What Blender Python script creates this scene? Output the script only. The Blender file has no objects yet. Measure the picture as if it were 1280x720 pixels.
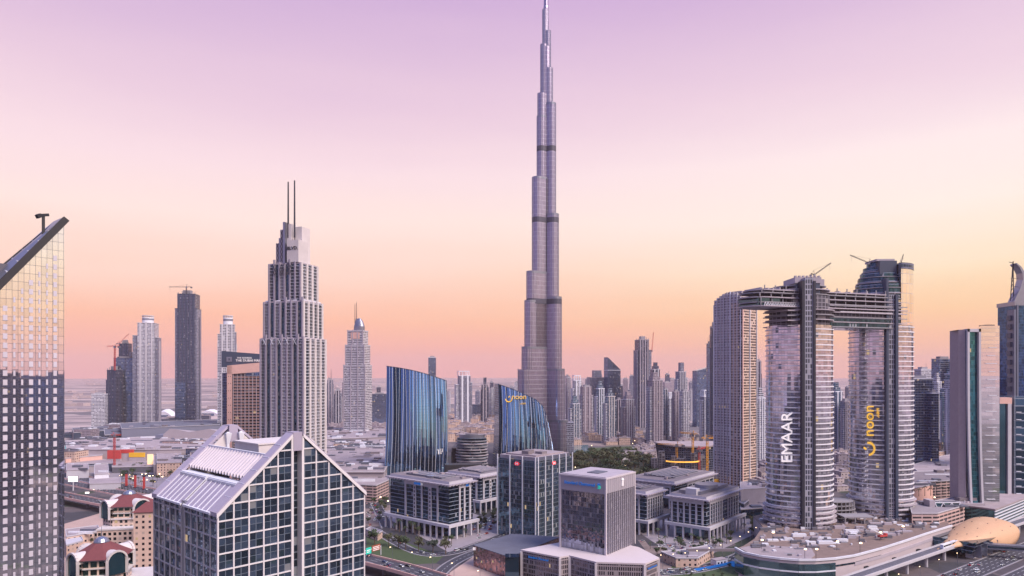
import bpy, math, random
from mathutils import Vector, Matrix
rad = math.radians
R = random.Random(11)
S = bpy.context.scene
COL = S.collection
F, H, CX, HY = 853.33, 150.0, 640.0, 468.0        # focal length in photo pixels, eye height, horizon

# ------------------------------------------------------------------ camera
cd = bpy.data.cameras.new('camera'); cam = bpy.data.objects.new('camera', cd); COL.objects.link(cam)
cam.location = (0, 0, H); cam.rotation_euler = (rad(90), 0, 0)
cd.sensor_width = 36; cd.lens = 24; cd.shift_y = (HY-360)/1280; cd.clip_start = 1; cd.clip_end = 150000
S.camera = cam
# ------------------------------------------------------------------ sky
SUN_AZ, SUN_EL = 128.0, 47.0       # degrees clockwise from the view direction, elevation
W = bpy.data.worlds.new('World'); S.world = W; W.use_nodes = True
nt = W.node_tree; nt.nodes.clear(); N = nt.nodes.new; L = nt.links.new
def srgb(r, g, b):
    f = lambda c: (c/255/12.92) if c/255 <= .04045 else ((c/255+.055)/1.055)**2.4
    return (f(r), f(g), f(b), 1)
def ramp(node, pts):
    el = node.color_ramp.elements
    while len(el) > 1: el.remove(el[-1])
    for i, (p, c) in enumerate(pts):
        e = el[0] if i == 0 else el.new(p)
        e.position = p; e.color = c
tc = N('ShaderNodeTexCoord'); sx = N('ShaderNodeSeparateXYZ'); L(tc.outputs['Generated'], sx.inputs[0])
asin = N('ShaderNodeMath'); asin.operation = 'ARCSINE'; L(sx.outputs['Z'], asin.inputs[0])
nrm = N('ShaderNodeMapRange'); nrm.inputs['From Min'].default_value = 0; nrm.inputs['From Max'].default_value = rad(60); L(asin.outputs[0], nrm.inputs['Value'])
e = lambda d: d/60.0
cool = N('ShaderNodeValToRGB'); warm = N('ShaderNodeValToRGB')
ramp(cool, [(0, srgb(248,166,158)), (e(2.2), srgb(253,172,146)), (e(4.5), srgb(255,184,144)), (e(8), srgb(254,212,190)), (e(12), srgb(255,227,216)), (e(16), srgb(249,220,223)),
            (e(21), srgb(232,200,217)), (e(29), srgb(205,171,211)), (e(40), (.34, .40, .78, 1)), (1, (.30, .45, .98, 1))])
ramp(warm, [(0, srgb(250,182,150)), (e(2.2), srgb(255,190,140)), (e(4.5), srgb(255,205,146)), (e(8), srgb(255,228,188)), (e(12), srgb(255,238,224)), (e(16), srgb(254,233,230)),
            (e(21), srgb(237,208,221)), (e(29), srgb(208,174,212)), (e(40), (.34, .40, .78, 1)), (1, (.30, .45, .98, 1))])
smp = N('ShaderNodeMapping'); smp.inputs['Scale'].default_value = (1.2, 1.2, 9); L(tc.outputs['Generated'], smp.inputs[0])      # faint dust layers
snz = N('ShaderNodeTexNoise'); snz.inputs['Scale'].default_value = 2.2; snz.inputs['Detail'].default_value = 5; L(smp.outputs[0], snz.inputs[0])
sad = N('ShaderNodeMath'); sad.operation = 'MULTIPLY_ADD'; sad.inputs[1].default_value = .05; L(snz.outputs[0], sad.inputs[0])
sof = N('ShaderNodeMath'); sof.operation = 'ADD'; sof.inputs[1].default_value = -.025; L(nrm.outputs[0], sof.inputs[0]); L(sof.outputs[0], sad.inputs[2])
for n_ in (cool, warm): L(sad.outputs[0], n_.inputs[0])
dot = N('ShaderNodeVectorMath'); dot.operation = 'DOT_PRODUCT'; dot.inputs[1].default_value = (0.85, -0.53, 0); L(tc.outputs['Generated'], dot.inputs[0])
mr = N('ShaderNodeMapRange'); mr.interpolation_type = 'SMOOTHSTEP'; mr.inputs['From Min'].default_value = -0.75; mr.inputs['From Max'].default_value = 0.05
L(dot.outputs['Value'], mr.inputs['Value'])
mix = N('ShaderNodeMix'); mix.data_type = 'RGBA'; L(mr.outputs[0], mix.inputs[0]); L(cool.outputs[0], mix.inputs[6]); L(warm.outputs[0], mix.inputs[7])
bg = N('ShaderNodeBackground'); bg.inputs[1].default_value = 0.80; dusk = N('ShaderNodeValToRGB')
ramp(dusk, [(0, srgb(176,140,172)), (e(6), srgb(170,142,188)), (e(15), srgb(146,136,196)), (e(29), srgb(116,124,194)), (e(40), (.20, .27, .62, 1)), (1, (.28, .42, .94, 1))]); L(nrm.outputs[0], dusk.inputs[0])
dot2 = N('ShaderNodeVectorMath'); dot2.operation = 'DOT_PRODUCT'; dot2.inputs[1].default_value = (-0.86, -0.5, 0); L(tc.outputs['Generated'], dot2.inputs[0])
mr2 = N('ShaderNodeMapRange'); mr2.interpolation_type = 'SMOOTHSTEP'; mr2.inputs['From Min'].default_value = .22; mr2.inputs['From Max'].default_value = .8; L(dot2.outputs['Value'], mr2.inputs['Value'])
mix2 = N('ShaderNodeMix'); mix2.data_type = 'RGBA'; L(mr2.outputs[0], mix2.inputs[0]); L(mix.outputs[2], mix2.inputs[6]); L(dusk.outputs[0], mix2.inputs[7])
L(mix2.outputs[2], bg.inputs[0])
sky = N('ShaderNodeTexSky'); sky.sky_type = 'NISHITA'; sky.sun_disc = False
sky.sun_elevation = rad(SUN_EL); sky.sun_rotation = rad(SUN_AZ)
bg2 = N('ShaderNodeBackground'); bg2.inputs[1].default_value = 0.012; L(sky.outputs[0], bg2.inputs[0])
ad = N('ShaderNodeAddShader'); L(bg.outputs[0], ad.inputs[0]); L(bg2.outputs[0], ad.inputs[1])
wo = N('ShaderNodeOutputWorld'); L(ad.outputs[0], wo.inputs[0])
# ------------------------------------------------------------------ sun and exposure
sd = bpy.data.lights.new('sun', 'SUN'); sun = bpy.data.objects.new('sun', sd); COL.objects.link(sun)
sd.energy = 4.0; sd.angle = rad(32); sd.color = (1.0, .82, .71)
az = rad(SUN_AZ); el = rad(SUN_EL)
sun.rotation_euler = Vector((math.sin(az)*math.cos(el), math.cos(az)*math.cos(el), math.sin(el))).to_track_quat('Z', 'Y').to_euler()
S.view_settings.view_transform = 'Standard'; S.view_settings.look = 'None'; S.view_settings.exposure = 0.36; S.view_settings.gamma = 1
S.view_settings.use_curve_mapping = False
S.render.engine = 'CYCLES'
cy = S.cycles
cy.max_bounces = 6; cy.diffuse_bounces = 2; cy.glossy_bounces = 3; cy.transmission_bounces = 2; cy.volume_bounces = 1; cy.transparent_max_bounces = 6
cy.caustics_reflective = False; cy.caustics_refractive = False; cy.sample_clamp_indirect = 4
cy.use_denoising = True
HAZE = 3.6e-5

# ------------------------------------------------------------------ helpers
def X(px, Y): return (px-CX)/F*Y
def Z(py, Y): return H-(py-HY)/F*Y
def P(px, py, Y): return Vector((X(px, Y), Y, Z(py, Y)))
def G(px, py, z=0.0):
    Y = (H-z)*F/(py-HY); return Vector((X(px, Y), Y, z))
class MB:
    """collects boxes, prisms, bars and tubes for ONE mesh, with uv in metres (u along the wall, v up)"""
    def __init__(s): s.v = []; s.f = []; s.m = []; s.uv = {}
    def face(s, pts, m=0, uv=None):
        k = len(s.v); s.v += [tuple(p) for p in pts]; s.f.append(tuple(range(k, k+len(pts)))); s.m.append(m)
        if uv: s.uv[len(s.f)-1] = uv
    def prism(s, poly, z0, z1, m=0, mt=None, top=True, bot=False, u0=0.0):
        n = len(poly); u = u0; k = len(s.v)
        zz0 = z0 if callable(z0) else (lambda p: z0); zz1 = z1 if callable(z1) else (lambda p: z1)
        s.v += [(p[0], p[1], zz0(p)) for p in poly] + [(p[0], p[1], zz1(p)) for p in poly]
        for i in range(n):
            j = (i+1) % n; l = math.hypot(poly[j][0]-poly[i][0], poly[j][1]-poly[i][1])
            s.f.append((k+i, k+j, k+n+j, k+n+i)); s.m.append(m)
            s.uv[len(s.f)-1] = [(u, s.v[k+i][2]), (u+l, s.v[k+j][2]), (u+l, s.v[k+n+j][2]), (u, s.v[k+n+i][2])]; u += l
        if top: s.f.append(tuple(range(k+n, k+2*n))); s.m.append(m if mt is None else mt)
        if bot: s.f.append(tuple(range(k+n-1, k-1, -1))); s.m.append(m if mt is None else mt)
        return s
    def box(s, x0, x1, y0, y1, z0, z1, m=0, mt=None):
        return s.prism([(x0, y0), (x1, y0), (x1, y1), (x0, y1)], z0, z1, m, mt, True, True)
    def loft(s, rings, m=0, cap=True, closed=True):
        k = len(s.v); n = len(rings[0])
        for r in rings: s.v += [tuple(p) for p in r]
        for a in range(len(rings)-1):
            u = 0
            for i in range(n if closed else n-1):
                j = (i+1) % n; A = k+a*n; B = A+n
                l = (Vector(rings[a][j])-Vector(rings[a][i])).length
                s.f.append((A+i, A+j, B+j, B+i)); s.m.append(m)
                s.uv[len(s.f)-1] = [(u, s.v[A+i][2]), (u+l, s.v[A+j][2]), (u+l, s.v[B+j][2]), (u, s.v[B+i][2])]; u += l
        if cap:
            s.f.append(tuple(range(k+(len(rings)-1)*n, k+len(rings)*n))); s.m.append(m)
            s.f.append(tuple(range(k+n-1, k-1, -1))); s.m.append(m)
        return s
    def bar(s, p, q, w=.3, h=None, m=0):
        p = Vector(p); q = Vector(q); d = (q-p)
        if d.length < 1e-6: return s
        d.normalize(); h = h or w
        up = Vector((0, 0, 1)) if abs(d.z) < .95 else Vector((0, 1, 0))
        a = d.cross(up).normalized()*w/2; b = a.cross(d).normalized()*h/2
        k = len(s.v)
        for c in (p, q): s.v += [tuple(c-a-b), tuple(c+a-b), tuple(c+a+b), tuple(c-a+b)]
        for f in ((0, 1, 5, 4), (1, 2, 6, 5), (2, 3, 7, 6), (3, 0, 4, 7), (3, 2, 1, 0), (4, 5, 6, 7)):
            s.f.append(tuple(k+i for i in f)); s.m.append(m)
        return s
    def tube(s, p, q, r, r2=None, n=8, m=0):
        p = Vector(p); q = Vector(q); d = (q-p).normalized(); r2 = r if r2 is None else r2
        up = Vector((0, 0, 1)) if abs(d.z) < .95 else Vector((1, 0, 0))
        a = d.cross(up).normalized(); b = d.cross(a)
        cs = [(math.cos(2*math.pi*i/n), math.sin(2*math.pi*i/n)) for i in range(n)]
        return s.loft([[p+a*c*r+b*t*r for c, t in cs], [q+a*c*r2+b*t*r2 for c, t in cs]], m)
    def build(s, name, mats, parent=None, smooth=False, loc=None, rz=0):
        me = bpy.data.meshes.new(name); me.from_pydata(s.v, [], s.f)
        if not isinstance(mats, (list, tuple)): mats = [mats]
        for mm in mats: me.materials.append(mm)
        uvl = me.uv_layers.new(name='UVMap').data
        for p in me.polygons:
            p.material_index = s.m[p.index]; p.use_smooth = smooth
            u = s.uv.get(p.index)
            if u is None:
                n = p.normal
                if abs(n.z) > .75: u = [(me.vertices[i].co.x, me.vertices[i].co.y) for i in p.vertices]
                else:
                    t = Vector((-n.y, n.x, 0)).normalized(); u = [(me.vertices[i].co.dot(t), me.vertices[i].co.z) for i in p.vertices]
            for li, c in zip(p.loop_indices, u): uvl[li].uv = c
        o = bpy.data.objects.new(name, me); COL.objects.link(o)
        if parent: o.parent = parent
        if loc is not None: o.location = loc
        if rz: o.rotation_euler.z = rz
        return o
def tag(o, label=None, cat=None, group=None, kind=None):
    if label: o['label'] = label
    if cat: o['category'] = cat
    if group: o['group'] = group
    if kind: o['kind'] = kind
    return o
def thing(name, label, cat, loc=(0, 0, 0), rz=0, group=None):
    o = bpy.data.objects.new(name, None); COL.objects.link(o); o.location = loc; o.rotation_euler.z = rz
    return tag(o, label, cat, group)
KIDS = {}
def copy_tree(o, loc, rz=0, label=None, group=None, scale=1):
    c = o.copy(); COL.objects.link(c); c.location = loc; c.rotation_euler.z = rz; c.scale = (scale,)*3
    if label: c['label'] = label
    if group: c['group'] = group
    for ch in o.children:
        d = ch.copy(); COL.objects.link(d); d.parent = c
    return c
def circ(n, rx, ry=None, a0=0, cx=0, cy_=0):
    ry = ry or rx
    return [(cx+rx*math.cos(a0+2*math.pi*i/n), cy_+ry*math.sin(a0+2*math.pi*i/n)) for i in range(n)]
def text(name, body, size, m, parent, loc, rot, ext=.25, label=None, align='CENTER'):
    cu = bpy.data.curves.new(name, 'FONT'); cu.body = body; cu.size = size; cu.extrude = ext; cu.align_x = align; cu.align_y = 'CENTER'; cu.resolution_u = 3
    t = bpy.data.objects.new(name, cu); COL.objects.link(t)
    dg = bpy.context.evaluated_depsgraph_get(); me = bpy.data.meshes.new_from_object(t.evaluated_get(dg))
    bpy.data.objects.remove(t); me.materials.clear(); me.materials.append(m)
    o = bpy.data.objects.new(name, me); COL.objects.link(o); o.parent = parent; o.location = loc; o.rotation_euler = rot
    if label: o['label'] = label
    return o
UP_FRONT = (rad(90), 0, 0); UP_SIDE = (rad(90), 0, rad(-90))                # facing local -y, facing local -x
READ_UP = Matrix(((0, -1, 0), (0, 0, -1), (1, 0, 0))).to_euler()             # reads upwards, facing local -y

# ------------------------------------------------------------------ materials
def nodes(name):
    m = bpy.data.materials.new(name); m.use_nodes = True; t = m.node_tree; t.nodes.clear()
    return m, t, t.nodes.new, t.links.new
def mth(N, L, op, a, b=None, c=None):
    n = N('ShaderNodeMath'); n.operation = op
    for i, v in enumerate((a, b, c)):
        if v is None: continue
        if isinstance(v, (int, float)): n.inputs[i].default_value = v
        else: L(v, n.inputs[i])
    return n.outputs[0]
def mixc(N, L, f, a, b, mode='MIX'):
    n = N('ShaderNodeMix'); n.data_type = 'RGBA'; n.blend_type = mode
    for i, v in ((0, f), (6, a), (7, b)):
        if isinstance(v, (int, float)): n.inputs[i].default_value = v
        elif isinstance(v, tuple): n.inputs[i].default_value = v if len(v) == 4 else v+(1,)
        else: L(v, n.inputs[i])
    return n.outputs[2]
def cool_tone(c):  # bluish tint put into near-grey base colours to deepen blue shadows
    return tuple(c) if max(c)-min(c) > .26*max(c) else (c[0]*.86, c[1]*.95, c[2]*1.06)
def mat(name, col, rough=.75, metal=0.0, var=.18, scale=.15, streak=0.0, emit=0):
    col = cool_tone(col) if not emit else col
    m, t, N, L = nodes(name); o = N('ShaderNodeOutputMaterial'); b = N('ShaderNodeBsdfPrincipled'); L(b.outputs[0], o.inputs[0])
    b.inputs['Roughness'].default_value = rough; b.inputs['Metallic'].default_value = metal
    g = N('ShaderNodeTexCoord'); nz = N('ShaderNodeTexNoise'); nz.inputs['Scale'].default_value = scale; nz.inputs['Detail'].default_value = 6; nz.inputs['Roughness'].default_value = .65
    if streak:
        mp = N('ShaderNodeMapping'); mp.inputs['Scale'].default_value = (1, 1, streak); L(g.outputs['Object'], mp.inputs[0]); L(mp.outputs[0], nz.inputs[0])
    else: L(g.outputs['Object'], nz.inputs[0])
    oi = N('ShaderNodeObjectInfo')
    k = mth(N, L, 'MULTIPLY_ADD', nz.outputs[0], 2*var, 1-var)
    k = mth(N, L, 'MULTIPLY', k, mth(N, L, 'MULTIPLY_ADD', oi.outputs['Random'], .12, .94))
    c = mixc(N, L, 1.0, tuple(col), k, 'MULTIPLY'); L(c, b.inputs['Base Color'])
    if emit:
        b.inputs['Emission Color'].default_value = tuple(col)+(1,); b.inputs['Emission Strength'].default_value = emit
    return m
def facade(name, wall, glass, fh=3.6, bw=3.2, fu=(.15, .85), fv=(.2, .85), rough=.06, metal=.9, lit=.004, jit=.012, wallr=.7, bandm=0, blind=.12, wmetal=0.0, litc=(1, .70, .42), gvar=.9, colcell=False):
    wall = cool_tone(wall)
    """wall with a grid of glazed openings, in metres along the uv: fh floor height, bw bay width, fu / fv the opening inside its cell"""
    m, t, N, L = nodes(name); o = N('ShaderNodeOutputMaterial'); g = N('ShaderNodeUVMap'); s = N('ShaderNodeSeparateXYZ'); L(g.outputs[0], s.inputs[0])
    u = mth(N, L, 'DIVIDE', s.outputs[0], bw); v = mth(N, L, 'DIVIDE', s.outputs[1], fh)
    cu, cv = mth(N, L, 'FRACT', u), mth(N, L, 'FRACT', v)
    mk = mth(N, L, 'MULTIPLY', mth(N, L, 'GREATER_THAN', cu, fu[0]), mth(N, L, 'LESS_THAN', cu, fu[1]))
    mk = mth(N, L, 'MULTIPLY', mk, mth(N, L, 'MULTIPLY', mth(N, L, 'GREATER_THAN', cv, fv[0]), mth(N, L, 'LESS_THAN', cv, fv[1])))
    if bandm:      # every bandm-th storey is a solid plant floor
        mk = mth(N, L, 'MULTIPLY', mk, mth(N, L, 'GREATER_THAN', mth(N, L, 'FRACT', mth(N, L, 'DIVIDE', mth(N, L, 'FLOOR', v), bandm)), .5/bandm))
    cell = N('ShaderNodeCombineXYZ'); L(mth(N, L, 'FLOOR', u), cell.inputs[0]); (None if colcell else L(mth(N, L, 'FLOOR', v), cell.inputs[1]))
    oi = N('ShaderNodeObjectInfo'); L(oi.outputs['Random'], cell.inputs[2])
    wn = N('ShaderNodeTexWhiteNoise'); wn.noise_dimensions = '3D'; L(cell.outputs[0], wn.inputs['Vector'])
    sc = N('ShaderNodeSeparateColor'); L(wn.outputs['Color'], sc.inputs[0])
    # glass
    gl = N('ShaderNodeBsdfPrincipled'); gl.inputs['Metallic'].default_value = metal; gl.inputs['Roughness'].default_value = rough
    gk = mth(N, L, 'MULTIPLY_ADD', sc.outputs[0], gvar, 1-gvar*.5)
    gc = mixc(N, L, 1.0, tuple(glass), gk, 'MULTIPLY')
    L(gc, gl.inputs['Base Color'])
    geo = N('ShaderNodeNewGeometry'); off = N('ShaderNodeVectorMath'); off.operation = 'MULTIPLY_ADD'
    L(wn.outputs['Color'], off.inputs[0]); off.inputs[1].default_value = (2*jit,)*3; off.inputs[2].default_value = (-jit,)*3
    an = N('ShaderNodeVectorMath'); an.operation = 'ADD'; L(geo.outputs['Normal'], an.inputs[0]); L(off.outputs[0], an.inputs[1])
    nn = N('ShaderNodeVectorMath'); nn.operation = 'NORMALIZE'; L(an.outputs[0], nn.inputs[0]); L(nn.outputs[0], gl.inputs['Normal'])
    # drawn blinds and lit rooms
    bl = N('ShaderNodeBsdfPrincipled'); bl.inputs['Base Color'].default_value = tuple(min(.5, c*.5+.12) for c in wall)+(1,); bl.inputs['Roughness'].default_value = .35
    mb_ = N('ShaderNodeMixShader'); L(mth(N, L, 'LESS_THAN', sc.outputs[1], blind), mb_.inputs[0]); L(gl.outputs[0], mb_.inputs[1]); L(bl.outputs[0], mb_.inputs[2])
    em = N('ShaderNodeEmission'); em.inputs[0].default_value = tuple(litc)+(1,); em.inputs[1].default_value = .42
    ml = N('ShaderNodeMixShader'); L(mth(N, L, 'LESS_THAN', sc.outputs[2], lit), ml.inputs[0]); L(mb_.outputs[0], ml.inputs[1]); L(em.outputs[0], ml.inputs[2])
    # wall
    wl = N('ShaderNodeBsdfPrincipled'); wl.inputs['Roughness'].default_value = wallr; wl.inputs['Metallic'].default_value = wmetal
    tc = N('ShaderNodeTexCoord'); mp = N('ShaderNodeMapping'); mp.inputs['Scale'].default_value = (1, 1, .25); L(tc.outputs['Object'], mp.inputs[0])
    nz = N('ShaderNodeTexNoise'); nz.inputs['Scale'].default_value = .25; nz.inputs['Detail'].default_value = 5; L(mp.outputs[0], nz.inputs[0])
    wk = mth(N, L, 'MULTIPLY', mth(N, L, 'MULTIPLY_ADD', nz.outputs[0], .4, .8), mth(N, L, 'MULTIPLY_ADD', oi.outputs['Random'], .16, .92))
    L(mixc(N, L, 1.0, tuple(wall), wk, 'MULTIPLY'), wl.inputs['Base Color'])
    fx = N('ShaderNodeMixShader'); L(mk, fx.inputs[0]); L(wl.outputs[0], fx.inputs[1]); L(ml.outputs[0], fx.inputs[2]); L(fx.outputs[0], o.inputs[0])
    return m
M = {}
M['stone'] = mat('pale_stone', (.56, .51, .52)); M['stone2'] = mat('pink_stone', (.44, .37, .39)); M['cream'] = mat('cream_stone', (.66, .57, .53))
M['white'] = mat('white_paint', (.78, .74, .75), .5); M['concrete'] = mat('concrete', (.30, .27, .28)); M['concrete_d'] = mat('dark_concrete', (.13, .12, .14))
M['steel'] = mat('grey_metal', (.34, .33, .37), .35, .8); M['dark'] = mat('dark_metal', (.045, .045, .06), .45, .3); M['navy'] = mat('navy_panel', (.05, .07, .12), .4)
M['roof'] = mat('roof_gravel', (.23, .185, .19), .95, 0, .35, .12); M['roof_w'] = mat('pale_roof', (.36, .285, .285), .9, 0, .45, .07); M['roof_d'] = mat('dark_roof', (.13, .13, .16), .9, 0, .3, .1)
M['peach'] = mat('peach_render', (.70, .45, .40)); M['red'] = mat('red_tile', (.16, .045, .05), .7, 0, .25, .5); M['crane_r'] = mat('red_steel', (.45, .06, .06), .5); M['crane_y'] = mat('yellow_steel', (.75, .36, .04), .5)
M['asphalt'] = mat('asphalt', (.055, .052, .065), .85, 0, .3, .08); M['pave'] = mat('paving', (.30, .25, .26), .9, 0, .25, .12); M['line'] = mat('road_paint', (.75, .72, .70), .7)
M['grass'] = mat('lawn', (.05, .08, .035), .95, 0, .35, .2); M['sand'] = mat('sand', (.42, .31, .28), .95, 0, .25, .05)
M['gold'] = mat('gold_shell', (.60, .38, .23), .5, .12, .1, .3); M['teal_roof'] = mat('teal_roof', (.05, .38, .36), .6); M['yellow'] = mat('yellow_panel', (.78, .46, .03), .6); M['redp'] = mat('red_panel', (.50, .06, .06), .6)
M['glass'] = mat('dark_glass', (.07, .13, .19), .05, .9, .2, .4); M['glass_teal'] = mat('teal_glass', (.07, .18, .23), .06, .9, .25, .3); M['glass_blue'] = mat('blue_glass', (.08, .14, .26), .06, .9, .25, .3)
M['sign_w'] = mat('sign_white', (.9, .9, .92), .5, 0, 0, 1, 0, .12); M['sign_y'] = mat('sign_yellow', (.9, .56, .07), .5, 0, 0, 1, 0, .14); M['sign_b'] = mat('sign_blue', (.01, .12, .42), .5, 0, 0, 1, 0, .4)
M['sign_g'] = mat('sign_green', (.02, .42, .33), .5, 0, 0, 1, 0, .5); M['sign_r'] = mat('sign_red', (.8, .02, .04), .5, 0, 0, 1, 0, .6); M['black'] = mat('sign_black', (.02, .02, .025), .6)
M['screen'] = mat('lit_screen', (1, .88, .82), .5, 0, 0, 1, 0, 1.6); M['screen_r'] = mat('red_screen', (1, .10, .06), .5, 0, 0, 1, 0, .9); M['lamp'] = mat('warm_lamp', (1, .72, .42), .5, 0, 0, 1, 0, 5)
M['brick'] = mat('brown_brick', (.42, .33, .34), .85, 0, .2, .4)
FC = {}
FC['pink'] = facade('pink_flats', (.38, .30, .33), (.09, .13, .22), 3.5, 2.9, (.25, .8), (.25, .8))
FC['white'] = facade('white_flats', (.58, .54, .57), (.09, .13, .21), 3.5, 3.2, (.12, .88), (.35, .9))
FC['grey'] = facade('grey_flats', (.27, .26, .32), (.07, .11, .19), 3.5, 2.6, (.2, .85), (.3, .85))
FC['teal'] = facade('teal_flats', (.32, .34, .40), (.06, .17, .26), 3.6, 3.0, (.08, .92), (.22, .95))
FC['blue'] = facade('blue_curtain', (.24, .27, .36), (.08, .15, .30), 3.8, 2.4, (.05, .95), (.1, .97), blind=.03)
FC['dark'] = facade('dark_flats', (.12, .13, .20), (.06, .09, .17), 3.6, 3.0, (.1, .9), (.2, .9), blind=.06)
FC['beige'] = facade('beige_walls', (.56, .42, .36), (.12, .12, .16), 3.8, 4.2, (.3, .68), (.3, .75), blind=.2)
FC['villa'] = facade('villa_walls', (.52, .41, .39), (.10, .10, .14), 4.0, 5.5, (.3, .6), (.3, .7), lit=.03)
FC['office'] = facade('office_glazing', (.34, .37, .44), (.045, .095, .15), 3.7, 1.6, (.0, 1.0), (.12, 1.0), lit=.002, blind=.02)
FC['conc'] = facade('open_frame', (.24, .21, .23), (.04, .04, .06), 3.6, 4.5, (.1, .9), (.16, 1.0), rough=.6, metal=0, blind=.1, jit=0)
FC['parking'] = facade('parking_decks', (.52, .38, .37), (.03, .03, .04), 3.4, 9, (.06, .94), (.35, .85), rough=.6, metal=0, jit=0, blind=0, lit=.0)
# ------------------------------------------------------------------ the ground, one sheet to the horizon
def ground_material():
    m, t, N, L = nodes('ground'); o = N('ShaderNodeOutputMaterial'); b = N('ShaderNodeBsdfPrincipled'); L(b.outputs[0], o.inputs[0]); b.inputs['Roughness'].default_value = .95
    tc = N('ShaderNodeTexCoord'); ln = N('ShaderNodeVectorMath'); ln.operation = 'LENGTH'; L(tc.outputs['Object'], ln.inputs[0])
    def noise(s, d=6, r=.6):
        n = N('ShaderNodeTexNoise'); n.inputs['Scale'].default_value = s; n.inputs['Detail'].default_value = d; n.inputs['Roughness'].default_value = r; L(tc.outputs['Object'], n.inputs[0]); return n.outputs[0]
    def vor(s):
        n = N('ShaderNodeTexVoronoi'); n.distance = 'CHEBYCHEV'; n.inputs['Scale'].default_value = s; L(tc.outputs['Object'], n.inputs[0]); return n
    r = N('ShaderNodeMapRange'); r.interpolation_type = 'SMOOTHSTEP'; r.inputs['From Min'].default_value = 1500; r.inputs['From Max'].default_value = 2600
    L(mth(N, L, 'ADD', ln.outputs['Value'], mth(N, L, 'MULTIPLY', noise(.0012), 900)), r.inputs['Value'])
    v1 = vor(.022); sp = N('ShaderNodeSeparateColor'); L(v1.outputs['Color'], sp.inputs[0])
    city = N('ShaderNodeValToRGB'); ramp(city, [(0, (.04, .042, .055, 1)), (.4, (.065, .06, .075, 1)), (.65, (.10, .085, .095, 1)), (.85, (.20, .16, .155, 1)), (.93, (.035, .05, .035, 1))])
    city.color_ramp.interpolation = 'CONSTANT'; L(sp.outputs[0], city.inputs[0])
    cc = mixc(N, L, mth(N, L, 'LESS_THAN', v1.outputs['Distance'], .06), city.outputs[0], city.outputs[0])
    cc = mixc(N, L, 1.0, cc, mth(N, L, 'MULTIPLY_ADD', noise(.15), .9, .55), 'MULTIPLY')
    v2 = vor(.0028); sp2 = N('ShaderNodeSeparateColor'); L(v2.outputs['Color'], sp2.inputs[0])
    des = N('ShaderNodeValToRGB'); ramp(des, [(0, (.34, .28, .29, 1)), (.3, (.46, .38, .38, 1)), (.55, (.27, .23, .25, 1)), (.75, (.14, .135, .16, 1)), (.9, (.40, .33, .33, 1))]); des.color_ramp.interpolation = 'CONSTANT'; L(sp2.outputs[1], des.inputs[0])
    mp = N('ShaderNodeMapping'); mp.inputs['Scale'].default_value = (.35, 2.2, 1); L(tc.outputs['Object'], mp.inputs[0])
    n3 = N('ShaderNodeTexNoise'); n3.inputs['Scale'].default_value = .0021; n3.inputs['Detail'].default_value = 8; n3.inputs['Roughness'].default_value = .7; L(mp.outputs[0], n3.inputs[0])
    dk = N('ShaderNodeMapRange'); dk.inputs['From Min'].default_value = .47; dk.inputs['From Max'].default_value = .6; L(n3.outputs[0], dk.inputs['Value'])
    dc = mixc(N, L, dk.outputs[0], des.outputs[0], (.11, .11, .13))
    dc = mixc(N, L, 1.0, dc, mth(N, L, 'MULTIPLY_ADD', noise(.02), .8, .6), 'MULTIPLY')
    L(mixc(N, L, r.outputs[0], cc, dc), b.inputs['Base Color'])
    return m
gm = MB(); rr = [0, 300, 700, 1200, 2000, 3500, 6000, 10000, 17000, 29000]
for a in range(len(rr)-1):
    for i in range(48):
        p = [(r_*math.cos(t_), r_*math.sin(t_), 0) for r_, t_ in ((rr[a], 2*math.pi*i/48), (rr[a+1], 2*math.pi*i/48), (rr[a+1], 2*math.pi*(i+1)/48), (rr[a], 2*math.pi*(i+1)/48))]
        gm.face([p[0], p[1], p[2]] if a == 0 else p)
tag(gm.build('ground', ground_material()), kind='structure')
hz = MB(); hz.box(-30500, 30500, -30500, 30500, -1.0, 905)
def haze_material():
    m, t, N, L = nodes('haze'); o = N('ShaderNodeOutputMaterial'); v = N('ShaderNodeVolumePrincipled'); v.inputs['Color'].default_value = (.80, .615, .61, 1); v.inputs['Density'].default_value = HAZE
    L(v.outputs[0], o.inputs['Volume']); return m
tag(hz.build('haze', haze_material()), 'thin pinkish evening haze over the whole city', 'haze', kind='stuff')
def sheet(name, pts, m, z, kind='structure'):
    b = MB(); b.face([(p[0], p[1], z) for p in pts])
    o = b.build(name, m); o.data.flip_normals() if o.data.polygons[0].normal.z < 0 else None
    return tag(o, kind=kind)
def strip(pts, w):          # polygon along a centre line
    l, r = [], []
    for i, p in enumerate(pts):
        a = Vector(pts[max(0, i-1)][:2]); b = Vector(pts[min(len(pts)-1, i+1)][:2]); d = (b-a).normalized(); n = Vector((-d.y, d.x))*w/2
        l.append(Vector(p[:2])+n); r.append(Vector(p[:2])-n)
    return l, r
def offset(pts, s):
    return strip(pts, 2*s)[0]
def smooth(pts, k=6):
    out = []
    for i in range(len(pts)-1):
        p0, p1, p2, p3 = (Vector(pts[max(0, i-1)]), Vector(pts[i]), Vector(pts[i+1]), Vector(pts[min(len(pts)-1, i+2)]))
        for j in range(k):
            t = j/k; out.append(.5*((2*p1)+(p2-p0)*t+(2*p0-5*p1+4*p2-p3)*t*t+(3*p1-p0-3*p2+p3)*t**3))
    out.append(Vector(pts[-1])); return out
def ribbon(b, pts, w, z, m=0, s=0):
    l, r = strip(offset(pts, s) if s else pts, w)
    for i in range(len(l)-1): b.face([(*r[i], z), (*r[i+1], z), (*l[i+1], z), (*l[i], z)], m)
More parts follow.
